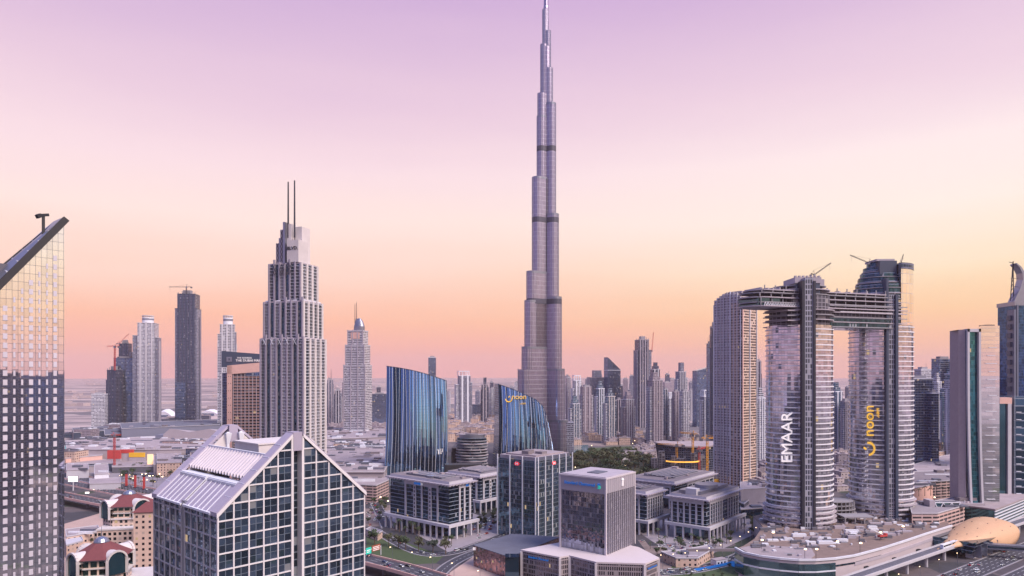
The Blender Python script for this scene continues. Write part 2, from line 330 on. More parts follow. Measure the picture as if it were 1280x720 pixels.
def road(name, pts, w, z=.03, lanes=4, kerb=True):
    pts = [Vector(p[:2]) for p in pts]; b = MB(); ribbon(b, pts, w, z)
    tag(b.build(name, M['asphalt']), kind='structure')
    b = MB()
    for k in range(1, lanes):
        s = -w/2+w*k/lanes; c = offset(pts, s); d = 0
        for i in range(len(c)-1):
            seg = (c[i+1]-c[i]).length; n = max(1, int(seg/9)); u = (c[i+1]-c[i])/n
            for j in range(n):
                q = c[i]+u*j; nn = Vector((-u.y, u.x)).normalized()*.12
                b.face([(*(q-nn), z+.02), (*(q+u*.5-nn), z+.02), (*(q+u*.5+nn), z+.02), (*(q+nn), z+.02)])
    for s in (-w/2+.5, w/2-.5): ribbon(b, pts, .25, z+.02, 0, s)
    tag(b.build('road_markings', M['line']), kind='structure')
    if kerb:
        b = MB()
        for s in (-w/2-.3, w/2+.3):
            l, r = strip(offset(pts, s), .6)
            for i in range(len(l)-1):
                b.prism([tuple(r[i]), tuple(r[i+1]), tuple(l[i+1]), tuple(l[i])], 0, .15)
        tag(b.build('kerb', M['pave']), kind='structure')
    return pts
FIN = [Vector((-591, 901)), Vector((-76, 540))]; fd = (FIN[1]-FIN[0]).normalized(); fn = Vector((-fd.y, fd.x))
def fin(s, t0=-700, t1=None, n=12):
    t1 = (FIN[1]-FIN[0]).length+250 if t1 is None else t1
    return [FIN[0]+fd*(t0+(t1-t0)*i/n)+fn*s for i in range(n+1)]
ROADS = {}
ROADS['far'] = road('city_road', fin(51, -900, 380), 22, .05, 5)
ROADS['near'] = road('city_road', fin(22, -900, 330), 22, .05, 5)
ROADS['serv'] = road('city_road', fin(-30, -600, 420), 14, .05, 3)
szd = Vector((.81, .586)); szn = Vector((-.586, .81)); szo = Vector((349, 551))
def sz(s, t0=-420, t1=900, n=14): return [szo+szd*(t0+(t1-t0)*i/n)+szn*s for i in range(n+1)]
ROADS['sza'] = road('city_road', sz(-26), 20, .05, 5); ROADS['szb'] = road('city_road', sz(-54), 20, .05, 5); ROADS['szc'] = road('city_road', sz(-84), 14, .05, 4)
bl = smooth([G(822, 716).xy, G(868, 712).xy, G(915, 700).xy, G(950, 682).xy, G(975, 664).xy, G(1000, 648).xy, G(1030, 630).xy], 6)
ROADS['bl'] = road('city_road', bl, 15, .06, 4)
ROADS['slip'] = road('city_road', smooth([G(470, 664).xy, G(520, 690).xy, G(560, 692).xy, G(600, 680).xy, G(640, 664).xy], 6), 10, .07, 2)
ROADS['slip2'] = road('city_road', smooth([G(545, 722).xy, G(562, 706).xy, G(590, 692).xy, G(632, 678).xy], 6), 11, .09, 2)
ROADS['emr'] = road('city_road', smooth([G(455, 600).xy, G(475, 640).xy, G(485, 660).xy], 6), 12, .06, 2)
ROADS['bk'] = road('city_road', smooth([G(590, 656).xy, G(640, 640).xy, G(700, 616).xy, G(760, 602).xy, G(840, 590).xy, G(930, 584).xy], 5), 14, .06, 4)
ROADS['mid'] = road('city_road', smooth([G(80, 575).xy, G(150, 590).xy, G(240, 598).xy, G(400, 612).xy, G(480, 612).xy], 5), 14, .06, 4)
# lawns, plots and yards
LAWN = sheet('lawn', [G(458, 666), G(480, 668), G(540, 690), G(556, 694), G(545, 704), G(510, 706), G(458, 690)], M['grass'], .04)
sheet('lawn', [G(840, 706), G(900, 700), G(925, 706), G(922, 726), G(835, 726)], M['grass'], .04)
sheet('lawn', [G(735, 560), G(790, 558), G(792, 568), G(738, 570)], M['grass'], .05)
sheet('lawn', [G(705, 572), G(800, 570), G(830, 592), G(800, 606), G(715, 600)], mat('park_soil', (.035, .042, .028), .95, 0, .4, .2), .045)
sheet('sand_lot', [G(562, 716), G(600, 690), G(650, 690), G(650, 740), G(560, 740)], M['sand'], .04)
sheet('plaza', [G(470, 640), G(560, 690), G(640, 662), G(560, 628)], M['pave'], .035)
sheet('plaza', [G(790, 660), G(860, 706), G(960, 660), G(900, 630)], M['pave'], .035)
sheet('plaza', [G(880, 735), G(905, 700), G(945, 676), G(1000, 690), G(1000, 735)], M['sand'], .035)
sheet('plaza', [G(82, 590), G(160, 618), G(205, 612), G(250, 600), G(210, 582), G(120, 578)], M['pave'], .035)
sheet('lake', [G(700, 558), G(735, 556), G(738, 570), G(706, 572)], mat('lake_water', (.05, .16, .2), .05), .05)
sheet('sand_lot', [G(80, 655), G(130, 640), G(150, 680), G(80, 725)], M['sand'], .035)

# ------------------------------------------------------------------ the stepped tower that rises out of the picture
def burj():
    Y0 = 1205; ax = X(682.6, Y0); px = Y0/F
    t = thing('stepped_skyscraper', 'very tall stepped silver tower tapering to a spire, highest in the city', 'tower', (ax, Y0, 0))
    skin = facade('silver_skin', (.58, .52, .57), (.34, .31, .43), 7.8, 2.2, (.14, 1.0), (.1, 1.0), .28, .92, .0, .006, .4, blind=.0, wmetal=.6, gvar=.22)
    def z(py): return Z(py, Y0)
    def pod(a, ext, w, zt, zb, name='tier', m=skin, cap=None, nose=9):
        b = MB(); r = w; d = ext-r
        ca, sa = math.cos(a), math.sin(a)
        pl = [(-0.5*w, -r), (d, -r)] + [(d+r*math.sin(math.pi*i/nose), -r*math.cos(math.pi*i/nose)) for i in range(1, nose)] + [(d, r), (-0.5*w, r)]
        pl = [(x*ca-y*sa, x*sa+y*ca) for x, y in pl]
        b.prism(pl, zb, zt, 0, 1); o = b.build(name, [m, M['steel']], t)
        fb = MB()
        for p in pl[1:-1]: fb.box(p[0]-.28, p[0]+.28, p[1]-.28, p[1]+.28, zb, zt+1)
        fb.build('fins', M['steel'], t); return pl
    A, B, C = rad(214), rad(-34), rad(90)
    left = [(435, 44, 11), (378, 39, 10.5), (342, 35.5, 10.5), (225, 25.5, 10), (148, 16.8, 8.2), (119, 15.5, 7.6), (57, 10.2, 6), (13, 6.6, 4.6)]
    right = [(525, 38, 11), (462, 32, 10.5), (373, 27, 10.2), (270, 22, 9.8), (132, 17.2, 7.8), (87, 11.8, 6.5), (40, 8.4, 5.0)]
    back = [(500, 48, 11), (410, 40, 10.5), (310, 33, 10.5), (180, 24, 10), (130, 16, 8), (72, 11, 6)]
    for a, lst, k in ((A, left, .842), (B, right, .842), (C, back, 1)):
        for py, ext, w in lst:
            d = (ext-w)/k*1.0+w
            pl = pod(a, d, w, z(py), 0)
            if py > 130:       # a dark plant-floor collar and a roof railing at each setback
                bb = MB(); cx = sum(p[0] for p in pl)/len(pl); cy_ = sum(p[1] for p in pl)/len(pl)
                g = [((p[0]-cx)*1.02+cx, (p[1]-cy_)*1.02+cy_) for p in pl]; bb.prism(g, z(py)-2.5, z(py)+1.6); bb.build('parapet', M['steel'], t)
    BAND = mat('louvre_band', (.09, .085, .11), .5, .3)
    # wider lowest shoulders
    for a, py, ext, w in ((A, 462, 58, 12), (B, 530, 42, 11.5), (C, 540, 60, 12)):
        pod(a, ext, w, z(py), 0)
    for py, g in ((188, 20.5), (277, 25.5), (378, 33)):
        for a, ext, w in ((A, g+2, 10.6), (B, g-1, 10.4)):
            if py == 188 : ext, w = 17.6, 10.2
            bb = MB(); d = ext*.98; ca, sa = math.cos(a), math.sin(a)
            lst = left if a == A else right
            fit = [q for q in lst if q[0] < py]; q = max(fit, key=lambda q: q[0]); d = (q[1]-q[2])/.842; w = q[2]+.35
            pl = [(-4, -w), (d, -w)]+[(d+w*math.sin(math.pi*i/9), -w*math.cos(math.pi*i/9)) for i in range(1, 9)]+[(d, w), (-4, w)]
            bb.prism([(x*ca-y*sa, x*sa+y*ca) for x, y in pl], z(py)-4.5, z(py)+4.5, 0, 0, True, True); bb.build('plant_floor_band', BAND, t)
    # the dark recess between the two front wings, and the core with its spire
    bb = MB(); bb.prism(circ(12, 8.8, a0=.2), 0, z(60), 0); bb.build('core', skin, t)
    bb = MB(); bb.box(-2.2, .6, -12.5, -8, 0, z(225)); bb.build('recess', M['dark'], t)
    bb = MB(); bb.loft([[(x, y, zz) for x, y in circ(12, r)] for zz, r in ((z(62), 5.4), (z(10), 4.9), (z(8), 4.2), (z(-20), 3.6), (z(-22), 2.2), (z(-60), .9))]); bb.build('spire', skin, t)
    b = MB(); b.box(20, 47, -26, 10, 0, z(527)); b.build('podium', FC['grey'], t)
burj()

# ------------------------------------------------------------------ gabled glass block in front
def gabled():
    C0 = (-107.8, 250); phi = rad(47.3); LX, LY, E, RISE = 64.0, 61.0, 98.5, 29.0; HX = LX/2
    t = thing('gabled_office_block', 'glass office block with white grid front and steep open gabled roof', 'building', (C0[0], C0[1], 0), phi)
    gl = facade('gridded_glass', (.10, .13, .18), (.13, .20, .29), 6.0/2, 5.9/2, (.05, .95), (.04, .97), .03, .92, .002, .03, blind=.03, gvar=1.0, bandm=0)
    zs = lambda x: E+RISE*(x/HX if x < HX else (LX-x)/HX)
    sl0, sl1 = HX-2.3, HX+2.3; xs = [0, 5.9, 11.8, 17.7, 23.6, sl0]; xr = [LX-v for v in reversed(xs)]
    # glass: both gable ends in two halves, both long sides in two halves
    for (x0, x1) in ((0, sl0), (sl1, LX)):
        b = MB(); b.face([(x0, 0, 0), (x1, 0, 0), (x1, 0, zs(x1)-.5), (x0, 0, zs(x0)-.5)]); b.build('front_glazing', gl, t)
        b = MB(); b.face([(x1, LY, 0), (x0, LY, 0), (x0, LY, E-.5), (x1, LY, E-.5)]); b.build('rear_glazing', gl, t)
    ym = LY/2
    for (y0, y1) in ((0, ym-1.6), (ym+1.6, LY)):
        for x, fl in ((0, 0), (LX, 1)):
            q = [(x, y1, 0), (x, y0, 0), (x, y0, E), (x, y1, E)]
            b = MB(); b.face(q if not fl else q[::-1]); b.build('side_glazing', gl, t)
    # the grids
    def grid_front(y, d, nm, frm):
        for xx in (xs, xr):
            b = MB()
            for x in xx: b.box(x-.27, x+.27, min(y, y+d*.45), max(y, y+d*.45), 0, zs(x)-.2)
            for k in range(1, 22):
                zz = k*6.0
                if zz > max(zs(xx[0]), zs(xx[-1])): break
                lo, hi = xx[0], xx[-1]
                if zz > E:
                    xi = (zz-E)/RISE*HX
                    if xx is xs: lo = max(lo, xi)
                    else: hi = min(hi, LX-xi)
                if hi > lo: b.box(lo, hi, min(y, y+d*.35), max(y, y+d*.35), zz-.26, zz+.26)
            b.build(nm, frm, t)
    frame = mat('sunlit_grid', (.74, .66, .63), .45, 0, .06); side = mat('shaded_grid', (.50, .46, .50), .4, .3, .06)  # warm front and cooler side colours put the sidelight into the paint
    grid_front(0, -1, 'front_grid', frame); grid_front(LY, 1, 'rear_grid', frame)
    for (y0, y1) in ((0, ym-1.6), (ym+1.6, LY)):
        b = MB()
        for k in range(6):
            yy = y0+(y1-y0)*k/5; b.box(-.4, 0, yy-.28, yy+.28, 0, E)
        for k in range(1, 17): b.box(-.3, 0, y0, y1, k*6-.25, k*6+.25)
        b.build('side_grid', side, t)
    b = MB(); b.box(-.2, 6, ym-1.6, ym+1.6, 0, E+1.5); b.build('side_pier', M['steel'], t)
    # slot in the gable with its cap block
    b = MB(); b.box(sl0, sl1, 3.0, 3.4, 0, E+RISE-6); b.build('slot_glazing', facade('slot_glass', (.2, .22, .26), (.08, .12, .16), 3, 2.3, (.1, .9), (.1, .95)), t)
    for x in (sl0, sl1):
        b = MB(); b.box(x-.5, x+.5, -.6, 3.4, 0, E+RISE-2.3); b.build('slot_jamb', frame, t)
    mauve = mat('mauve_panel', (.44, .37, .44), .5, .1, .08, .4)
    for y in (-.6, LY-5.5):
        b = MB(); b.box(sl0+.3, sl1-.3, y, y+6, E+RISE-8, E+RISE-.6); b.build('cap_block', mauve, t)
    # sloping edge beams of both gables
    for y0, y1 in ((-.7, 4.6), (LY-4.6, LY+.7)):
        for sgn in (0, 1):
            b = MB(); f = (lambda x: x) if not sgn else (lambda x: LX-x)
            pts = [(-.7, E-.7), (sl0, E+RISE*(sl0)/HX), (sl0, E+RISE*(sl0)/HX+1.3), (-.7, E+.9)]
            k = [(f(x), y0, z) for x, z in pts]; q = [(f(x), y1, z) for x, z in pts]
            b.loft([k, q] if not sgn else [k[::-1], q[::-1]], 0)
            for j in range(1, 6):      # panel joints on top
                xx = sl0*j/6; zz = E+RISE*xx/HX+1.2; b.box(min(f(xx-.25), f(xx+.25)), max(f(xx-.25), f(xx+.25)), y0+.05, y1-.05, zz-.4, zz+.25, 1)
            b.build('gable_beam', [mauve, M['white']], t)
            b = MB(); yy = y0-.25 if y0 < 0 else y1; b.loft([[(f(x), yy, z-.5) for x, z in pts][::(1 if not sgn else -1)], [(f(x), yy+.25, z-.5) for x, z in pts][::(1 if not sgn else -1)]]); b.build('gable_trim', frame, t)
    # roof slopes
    pl = lambda x: E+RISE*x/HX
    for (y0, y1) in ((4.6, ym-1.0), (ym+1.0, LY-4.6)):
        b = MB(); x0, x1 = -.6, 9.3
        b.loft([[(x0, y0, pl(x0)), (x1, y0, pl(x1)), (x1, y0, pl(x1)+.5), (x0, y0, pl(x0)+.5)], [(x0, y1, pl(x0)), (x1, y1, pl(x1)), (x1, y1, pl(x1)+.5), (x0, y1, pl(x0)+.5)]])
        for k in range(7):
            yy = y0+(y1-y0)*k/6; b.bar((x0, yy, pl(x0)+.6), (x1, yy, pl(x1)+.6), .3, .4, 1)
        b.bar((x0, y0, pl(x0)+.5), (x0, y1, pl(x0)+.5), .8, .8, 1); b.bar((x1, y0, pl(x1)+.7), (x1, y1, pl(x1)+.7), .9, .9, 1)
        b.build('skylight_strip', [mauve, M['white']], t)
        b = MB(); b.box(9.3, 13.4, y0, y1, pl(7), pl(10)+.9); b.build('roof_gutter', M['white'], t)
    b = MB(); y = 4.8; i = 0
    while y < LY-4.8:                       # ribbed sheet roof, each rib a real fold
        y2 = y+2.6
        for (a0, a1, h0, h1) in ((y, y+1.3, 0, 0), (y+1.3, y+1.5, 0, 1.2), (y+1.5, y+2.3, 1.2, 1.2), (y+2.3, y2, 1.2, 0)):
            b.face([(12.6, a1, pl(12.6)-.3+h1), (12.6, a0, pl(12.6)-.3+h0), (21.0, a0, pl(21.0)-.3+h0), (21.0, a1, pl(21.0)-.3+h1)])
        y = y2
    o = b.build('ribbed_roof', mat('ribbed_sheet', (.70, .60, .60), .6, .0, .1, .3), t); o.data.flip_normals() if o.data.polygons[0].normal.z < 0 else None
    b = MB(); b.box(20.8, 21.6, 4.8, LY-4.8, pl(15), pl(21)+1.2); b.build('roof_kerb', M['white'], t)
    b = MB(); b.box(21.6, LX-9, 4.6, LY-4.6, E+9, E+10); b.build('roof_deck', M['roof_w'], t)
    b = MB(); b.loft([[(LX+.6, y, E), (LX-20, y, E+RISE*20/HX), (LX-20, y, E+RISE*20/HX+.5), (LX+.6, y, E+.5)] for y in (LY-4.6, 4.6)]); b.build('rear_slope', mauve, t)
    b = MB(); b.box(27, 52, 22, 44, E+10, E+22); b.box(26.6, 52.4, 21.6, 44.4, E+22, E+22.6); b.build('penthouse', M['cream'], t)
    for yy in (4.7, LY-5.4):
        for x0, x1, f in ((12, sl0-1.2, 1), (sl1+1.2, LX-12, -1)):
            b = MB(); q = [(x0, yy, E), (x1, yy, E), (x1, yy, zs(x1)-.8), (x0, yy, zs(x0)-.8)]; b.loft([q, [(a, c+.6, d) for a, c, d in q]]); b.build('gable_wall', M['cream'], t)
        for x in (sl0-1.2, sl1+.2):
            b = MB(); b.box(x, x+1.1, yy-1.2, yy, E, E+RISE-3.5); b.loft([[(x, yy-1.2, E+RISE-9), (x+1.1, yy-1.2, E+RISE-9), (x+1.1, yy, E+RISE-9), (x, yy, E+RISE-9)], [(x-.8, yy-2, E+RISE-4), (x+1.9, yy-2, E+RISE-4), (x+1.9, yy, E+RISE-4), (x-.8, yy, E+RISE-4)]]); b.build('gable_column', M['white'], t)
gabled()

# ------------------------------------------------------------------ slanted tower at the picture's edge
def slanted():
    a = Vector((X(80.5, 297), 297)); b_ = Vector((X(0, 280), 280)); d = (a-b_).normalized(); phi = math.atan2(d.y, d.x); org = a-d*70
    t = thing('slanted_top_tower', 'mirror glass tower with raking roofline and columns of small windows', 'tower', (org.x, org.y, 0), phi)
    zt = Z(272, 297); zL = Z(352, 280); LW = 70.0; w0 = (a-b_).length
    zr = lambda x: zt-(LW-x)*(zt-zL)/w0
    xb = LW-w0-12
    skin = facade('mirror_panels', (.16, .17, .22), (.86, .86, .92), 3.7, 2.05, (.03, .97), (.02, .985), .02, .97, 0, .0025, .3, blind=0, wmetal=.8, gvar=.16)
    b = MB(); b.prism([(0, 0), (LW, 0), (LW, 30), (0, 30)], 0, lambda p: max(zr(p[0]), zr(xb)), 0, 1, False)
    # split the raking front edge where the flat roof begins
    b = MB(); fr = [(xb, 0, 0), (LW, 0, 0), (LW, 0, zr(LW)), (xb, 0, zr(xb))]; bk = [(x, 30, z) for x, y, z in fr]
    b.loft([bk, fr], 0, True); b.box(0, xb-.02, .5, 30, 0, zr(xb)-1); b.build('mirror_body', skin, t)
    dk = M['black']
    for dy, dz in ((-.6, 0), (12, 6.5)):
        b = MB(); b.bar((xb, dy, zr(xb)-1.2+dz), (LW+.5, dy, zr(LW)-.6), 2.2, 2.6); b.build('raking_beam', dk, t)
    b = MB(); b.loft([[(xb, .6, zr(xb)+.2), (LW-1, .6, zr(LW)-.6), (LW-1, .6, zr(LW)-.2), (xb, .6, zr(xb)+.6)], [(xb, 12, zr(xb)+6), (LW-1, 12, zr(LW)-.6), (LW-1, 12, zr(LW)), (xb, 12, zr(xb)+6.6)]][::-1]); b.build('raking_roof', M['steel'], t)
    for k in range(9):
        x = xb+(LW-xb)*k/9.5; b = MB(); b.bar((x, 1.4, zr(x)+.9), (x, 12, zr(x)+.4+6.4*(LW-x)/(LW-xb)), .5); b.build('roof_rib', M['white'], t)
    b = MB(); b.box(0, xb+16, 6, 30, zr(xb), Z(329, 285)); b.build('plant_room', M['concrete_d'], t)
    mx = LW-w0*(80.5-57)/80.5
    b = MB(); b.box(mx-.5, mx+.5, 4, 5, zr(mx), Z(266, 292)); b.bar((mx-2.4, 3.2, Z(269, 292)), (mx+2.0, 5.6, Z(265, 292)), 1.2, 1.2); b.bar((mx-2.8, 2.9, Z(271, 292)), (mx-1.2, 3.6, Z(268, 292)), 1.5, 1.6); b.build('maintenance_crane', dk, t)
    # columns of windows, each a small box of its own
    pane = mat('window_blind', (.60, .53, .56), .4, .0, .1, 2)
    cols = [(6, 5.4), (17, 2.6), (26.5, 2.6), (37.5, 5.2), (48, 2.4), (57.7, 2.4), (68.2, 4.6)]
    prot = {}
    n = 0; rest = MB()
    sp = 3.7*1.03
    zt_ = Z(380, 290)
    for k in range(-9, 40):
        z0 = zt_-k*sp-sp
        for px, pw in cols:
            x = LW-w0*(80.5-px)/80.5; w = w0*pw/80.5
            if z0+2.4 > zr(x)-9 or z0 < 40: continue
            if n < 100 and z0 < 175:
                if pw not in prot:
                    q = MB(); q.box(-w/2, w/2, -.22, .02, 0, 2.25); q.box(-w/2-.1, w/2+.1, -.3, .02, -.2, 0, 1); o = q.build('window', [pane, M['steel']], t)
                    prot[pw] = o
                else: o = prot[pw].copy(); COL.objects.link(o)
                o.location = (x, 0, z0); n += 1
            else: rest.box(x-w/2, x+w/2, -.22, .02, z0, z0+2.25)
    tag(rest.build('window', pane, t), kind='stuff')
slanted()
# ------------------------------------------------------------------ tall tower with two masts
def bays(t, x0, x1, yf, z0, z1, n, pier, slab, fh=3.7, out=1.6, pw=.32, name='balcony_cladding', plain=()):
    """n balcony bays between solid piers on a wall facing local -y"""
    w = (x1-x0)/n
    for i in range(n+1):
        x = x0+i*w; b = MB(); b.box(x-w*pw/2, x+w*pw/2, yf-out, yf, z0, z1+(0, 5.5, 2.5)[i % 3]); b.build('pier', pier, t)
    for i in range(n):
        if i in plain: continue
        b = MB(); a, c = x0+i*w+w*pw/2, x0+(i+1)*w-w*pw/2; z = z0+fh; pr = [(yf+.3, z0)]
        while z < z1: pr += [(yf, z-.15), (yf-out*.55, z-.15), (yf-out*.55, z+.3), (yf, z+.3)]; z += fh
        pr += [(yf+.3, z)]; b.loft([[(c, y, z_) for y, z_ in pr], [(a, y, z_) for y, z_ in pr]])
        b.build(name, slab, t)
def side_bays(t, x, sgn, y0, y1, z0, z1, n, pier, slab, fh=3.7, out=1.4, pw=.3):
    w = (y1-y0)/n
    for i in range(n+1):
        y = y0+i*w; b = MB(); b.box(min(x, x+sgn*out), max(x, x+sgn*out), y-w*pw/2, y+w*pw/2, z0, z1+1); b.build('pier', pier, t)
    for i in range(n):
        b = MB(); a, c = y0+i*w+w*pw/2, y0+(i+1)*w-w*pw/2; z = z0+fh
        pr = [(x-sgn*.3, z0)]
        while z < z1: pr += [(x, z-.15), (x+sgn*out*.65, z-.15), (x+sgn*out*.65, z+.35), (x, z+.35)]; z += fh
        pr += [(x-sgn*.3, z)]; b.loft([[(u, a if sgn > 0 else c, z_) for u, z_ in pr], [(u, c if sgn > 0 else a, z_) for u, z_ in pr]])
        b.build('balcony_cladding', slab, t)
def lattice(t, x0, x1, y, z0, z1, m, nx=2, nz=4, w=.35, name='lattice_screen'):
    b = MB(); dx = (x1-x0)/nx; dz = (z1-z0)/nz
    for i in range(nx):
        for j in range(nz):
            x, z = x0+i*dx, z0+j*dz; b.bar((x, y, z), (x+dx, y, z+dz), w); b.bar((x+dx, y, z), (x, y, z+dz), w)
    b.build(name, m, t)
def masted():
    Y = 790; q = Y/F; cx = X(367, Y)
    t = thing('twin_mast_tower', 'tall stepped residential tower with balcony bays, two thin masts and pale crown', 'tower', (cx, Y, 0), rad(-17))
    z = lambda py: Z(py, Y)
    pier = mat('shaded_mauve_pier', (.34, .29, .34), .6, 0, .1, .2); slab = mat('balcony_edge', (.70, .65, .67), .5, 0, .06, .3); body = facade('bay_glass', (.05, .07, .11), (.05, .105, .16), 3.7, 2.2, (.06, .94), (.12, .95), blind=.06)  # mauve pier colour also holds the shade of the front and left sides
    for (h, d, py, n, nz) in ((28, 21, 425, 6, 4), (25.2, 18.6, 380, 5, 4), (20.6, 15.6, 333, 4, 3), (12.5, 11, 312, 3, 3)):
        b = MB(); b.box(-h, h, -d, d, 0 if h > 27 else z(430), z(py)); b.build('shaft', body, t)
        zb = 40 if h > 27 else {25.2: z(425), 20.6: z(380), 12.5: z(333)}[h]
        bays(t, -h, h, -d, zb, z(py), n+2, pier, slab, 3.7, 2.4, .22, plain=(1, 3, 6)); side_bays(t, h, 1, -d, d, zb, z(py), nz, M['cream'], slab, 3.7, 1.6, .3); side_bays(t, -h, -1, -d, d, zb, z(py), nz, pier, slab)  # cream piers put the sunlight of the right side into their colour
        b = MB(); b.box(-h-.4, h+.4, -d-.4, d+.4, z(py)-.1, z(py)+1.5); b.build('parapet', M['stone2'], t)
    for k in range(3):
        x = -15+k*9.5; lattice(t, x, x+6, -18.6, z(346), z(333), M['dark'], 2, 2)
    for k in range(5): lattice(t, -24+k*10, -20+k*10, -24, z(432), z(424.5), M['white'], 1, 1)
    # crown: stepped fins, lattice and two pale boxes
    SH = 5.0
    for x0, x1, y0, y1, py, m in ((-19.4, -15.2, -13, 2, 306, pier), (-14.6, -12.8, -14.5, 4, 300, M['steel']), (-12.2, -8.2, -15, 6, 290, pier), (-8, -5.6, -16, 6, 281, M['steel']), (-5.4, .6, -12.6, 6, 283, M['cream']), (-2.6, 2.4, -16, 3, 311, pier), (2.8, 11.5, -8, 8, 286, M['cream'])):
        b = MB(); b.box(x0+SH, x1+SH, y0, y1, z(335), z(py)); b.build('crown_fin', m, t)
    lattice(t, -11.6+SH, -8.6+SH, -15.4, z(330), z(291), M['dark'], 1, 6); lattice(t, -18.6+SH, -15.8+SH, -13.4, z(330), z(306), M['dark'], 1, 4); lattice(t, -2.2+SH, 2+SH, -16.4, z(330), z(311), M['dark'], 1, 4)
    b = MB(); b.box(3.0, 18, -17, 2, z(331), z(304)); o = b.build('crown_box', M['cream'], t)
    text('crown_letters', 'BLVD.', 5.4, M['black'], t, (10.4, -17.3, z(314)), UP_FRONT)
    for x, py in ((1.2, 231), (9.6, 230)):
        b = MB(); b.tube((x, -12, z(300)), (x, -12, z(py)), 1.1, .75); b.build('mast', M['dark'], t)
masted()
# ------------------------------------------------------------------ hotel with the peach frame in front of it
def hotel():
    Y = 905; q = Y/F; x0 = X(276, Y); t = thing('framed_hotel_block', 'broad hotel with peach frame around a grid of balconies and dark sign roof', 'building', (X(284, Y), Y, 0), rad(8))
    z = lambda py: Z(py, Y); m = lambda px: (px-284)*q
    b = MB(); b.box(m(285), m(345), 1, 30, 0, z(462)); b.build('body', FC['conc'], t)
    b = MB(); b.prism([(m(276), 8), (m(286), 2), (m(286), 40), (m(276), 40)], 0, z(466)); b.build('side_wing', FC['dark'], t)
    b = MB(); b.box(m(284), m(290), -1.5, 6, 0, z(457)); b.build('frame_post', M['peach'], t)
    b = MB(); b.loft([[(m(284), y, z(468)), (m(345), y, z(463)), (m(345), y, z(451)), (m(284), y, z(457))] for y in (-1.5, 4)][::-1]); b.build('frame_head', M['peach'], t)
    b = MB()
    for k in range(12): b.box(m(285.6), m(286.2), -1.7, -1.4, z(470+k*9), z(471+k*9)); b.box(m(288), m(288.6), -1.7, -1.4, z(470+k*9), z(471+k*9))
    b.build('frame_lights', M['black'], t)
    for k in range(11):
        b = MB(); x = m(291)+k*4.9; b.box(x, x+.7, -1.0, 1.2, 0, z(467)); b.build('balcony_fin', M['stone2'], t)
    b = MB(); zz = 6
    while zz < z(469): b.box(m(291), m(345), -.6, 1, zz, zz+.9); zz += 4.0
    b.build('balcony_slabs', M['peach'], t)
    b = MB(); b.box(m(307), m(345), -1.2, 1, z(470), z(463)); b.build('club_glazing', FC['blue'], t)
    b = MB(); b.loft([[(m(276), y, z(459)), (m(345), y, z(456)), (m(345), y, z(444)), (m(276), y, z(438.5))] for y in (5, 16)][::-1]); b.build('sign_roof', M['navy'], t)
    b = MB(); b.box(m(282), m(288.5), 4.3, 4.9, z(452), z(446)); b.box(m(284.6), m(286), 4.0, 4.3, z(450.5), z(447.6), 1); b.build('emblem', [M['steel'], M['navy']], t)
    text('sign_letters', 'THE ADDRESS', 3.0, M['sign_w'], t, (m(303.5), 4.6, z(447.3)), UP_FRONT); text('sign_letters', 'THE DUBAI MALL', 4.4, M['sign_w'], t, (m(309), 4.6, z(450.6)), UP_FRONT)
hotel()
# ------------------------------------------------------------------ white tower with dome crown (left of centre, far)
def domed():
    Y = 1475; q = Y/F; cx = X(447.5, Y); t = thing('domed_crown_tower', 'white balconied tower with rounded dome crown and two needles above low terraces', 'tower', (cx, Y, 0), rad(-10))
    z = lambda py: Z(py, Y); body = facade('domed_tower_wall', (.62, .56, .57), (.07, .09, .14), 3.6, 2.8, (.1, .9), (.38, .95))
    for h, d, py in ((24, 20, 457), (21, 17.5, 432), (17, 15, 414)):
        b = MB(); b.box(-h, h, -d, d, 0, z(py)); b.build('shaft', body, t)
        b = MB()
        for x in (-h, -h*.35, h*.3, h): b.box(x-.9, x+.9, -d-1, -d, 20, z(py)+2)
        b.build('pier', M['stone2'], t)
        b = MB(); b.box(-h-.6, h+.6, -d-.6, d+.6, z(py)-1, z(py)+1.2); b.build('cornice', M['stone'], t)
    b = MB(); b.loft([[(x, y, zz) for x, y in circ(20, r, r*.7, 0, 3, 0)] for zz, r in ((z(414), 12), (z(408), 12), (z(402), 8.5), (z(398), 3))]); b.build('dome', M['steel'], t)
    b = MB(); k = [(12+2*math.cos(a)*0, -6, 0) for a in (0,)]
    pts = [(-9, z(414)), (14, z(414)), (14, z(410)), (11, z(404)), (5, z(399.5)), (-3, z(398))]
    b.loft([[(x, y, zz) for x, zz in pts] for y in (-4, 4)][::-1]); b.build('sail_crown', M['steel'], t)
    b = MB(); b.box(-10, 10, -15.5, -14, z(424), z(416)); b.build('crown_light', M['lamp'] if False else M['peach'], t)
    for x, py in ((-7, 380), (-3.2, 378)): b = MB(); b.tube((x, 0, z(414)), (x, 0, z(py)), .9, .5); b.build('needle', M['dark'], t)
    for i in range(6):
        r = 34-i*2.4; b = MB(); b.prism(circ(24, r, r*.72, 0, 4, -8), i*5.2, i*5.2+3.2, 0); b.prism(circ(24, r+1.6, (r+1.6)*.72, 0, 4, -8), i*5.2+3.2, i*5.2+5.2-.03, 1); b.build('terrace', [M['glass'], M['white']], t)
domed()
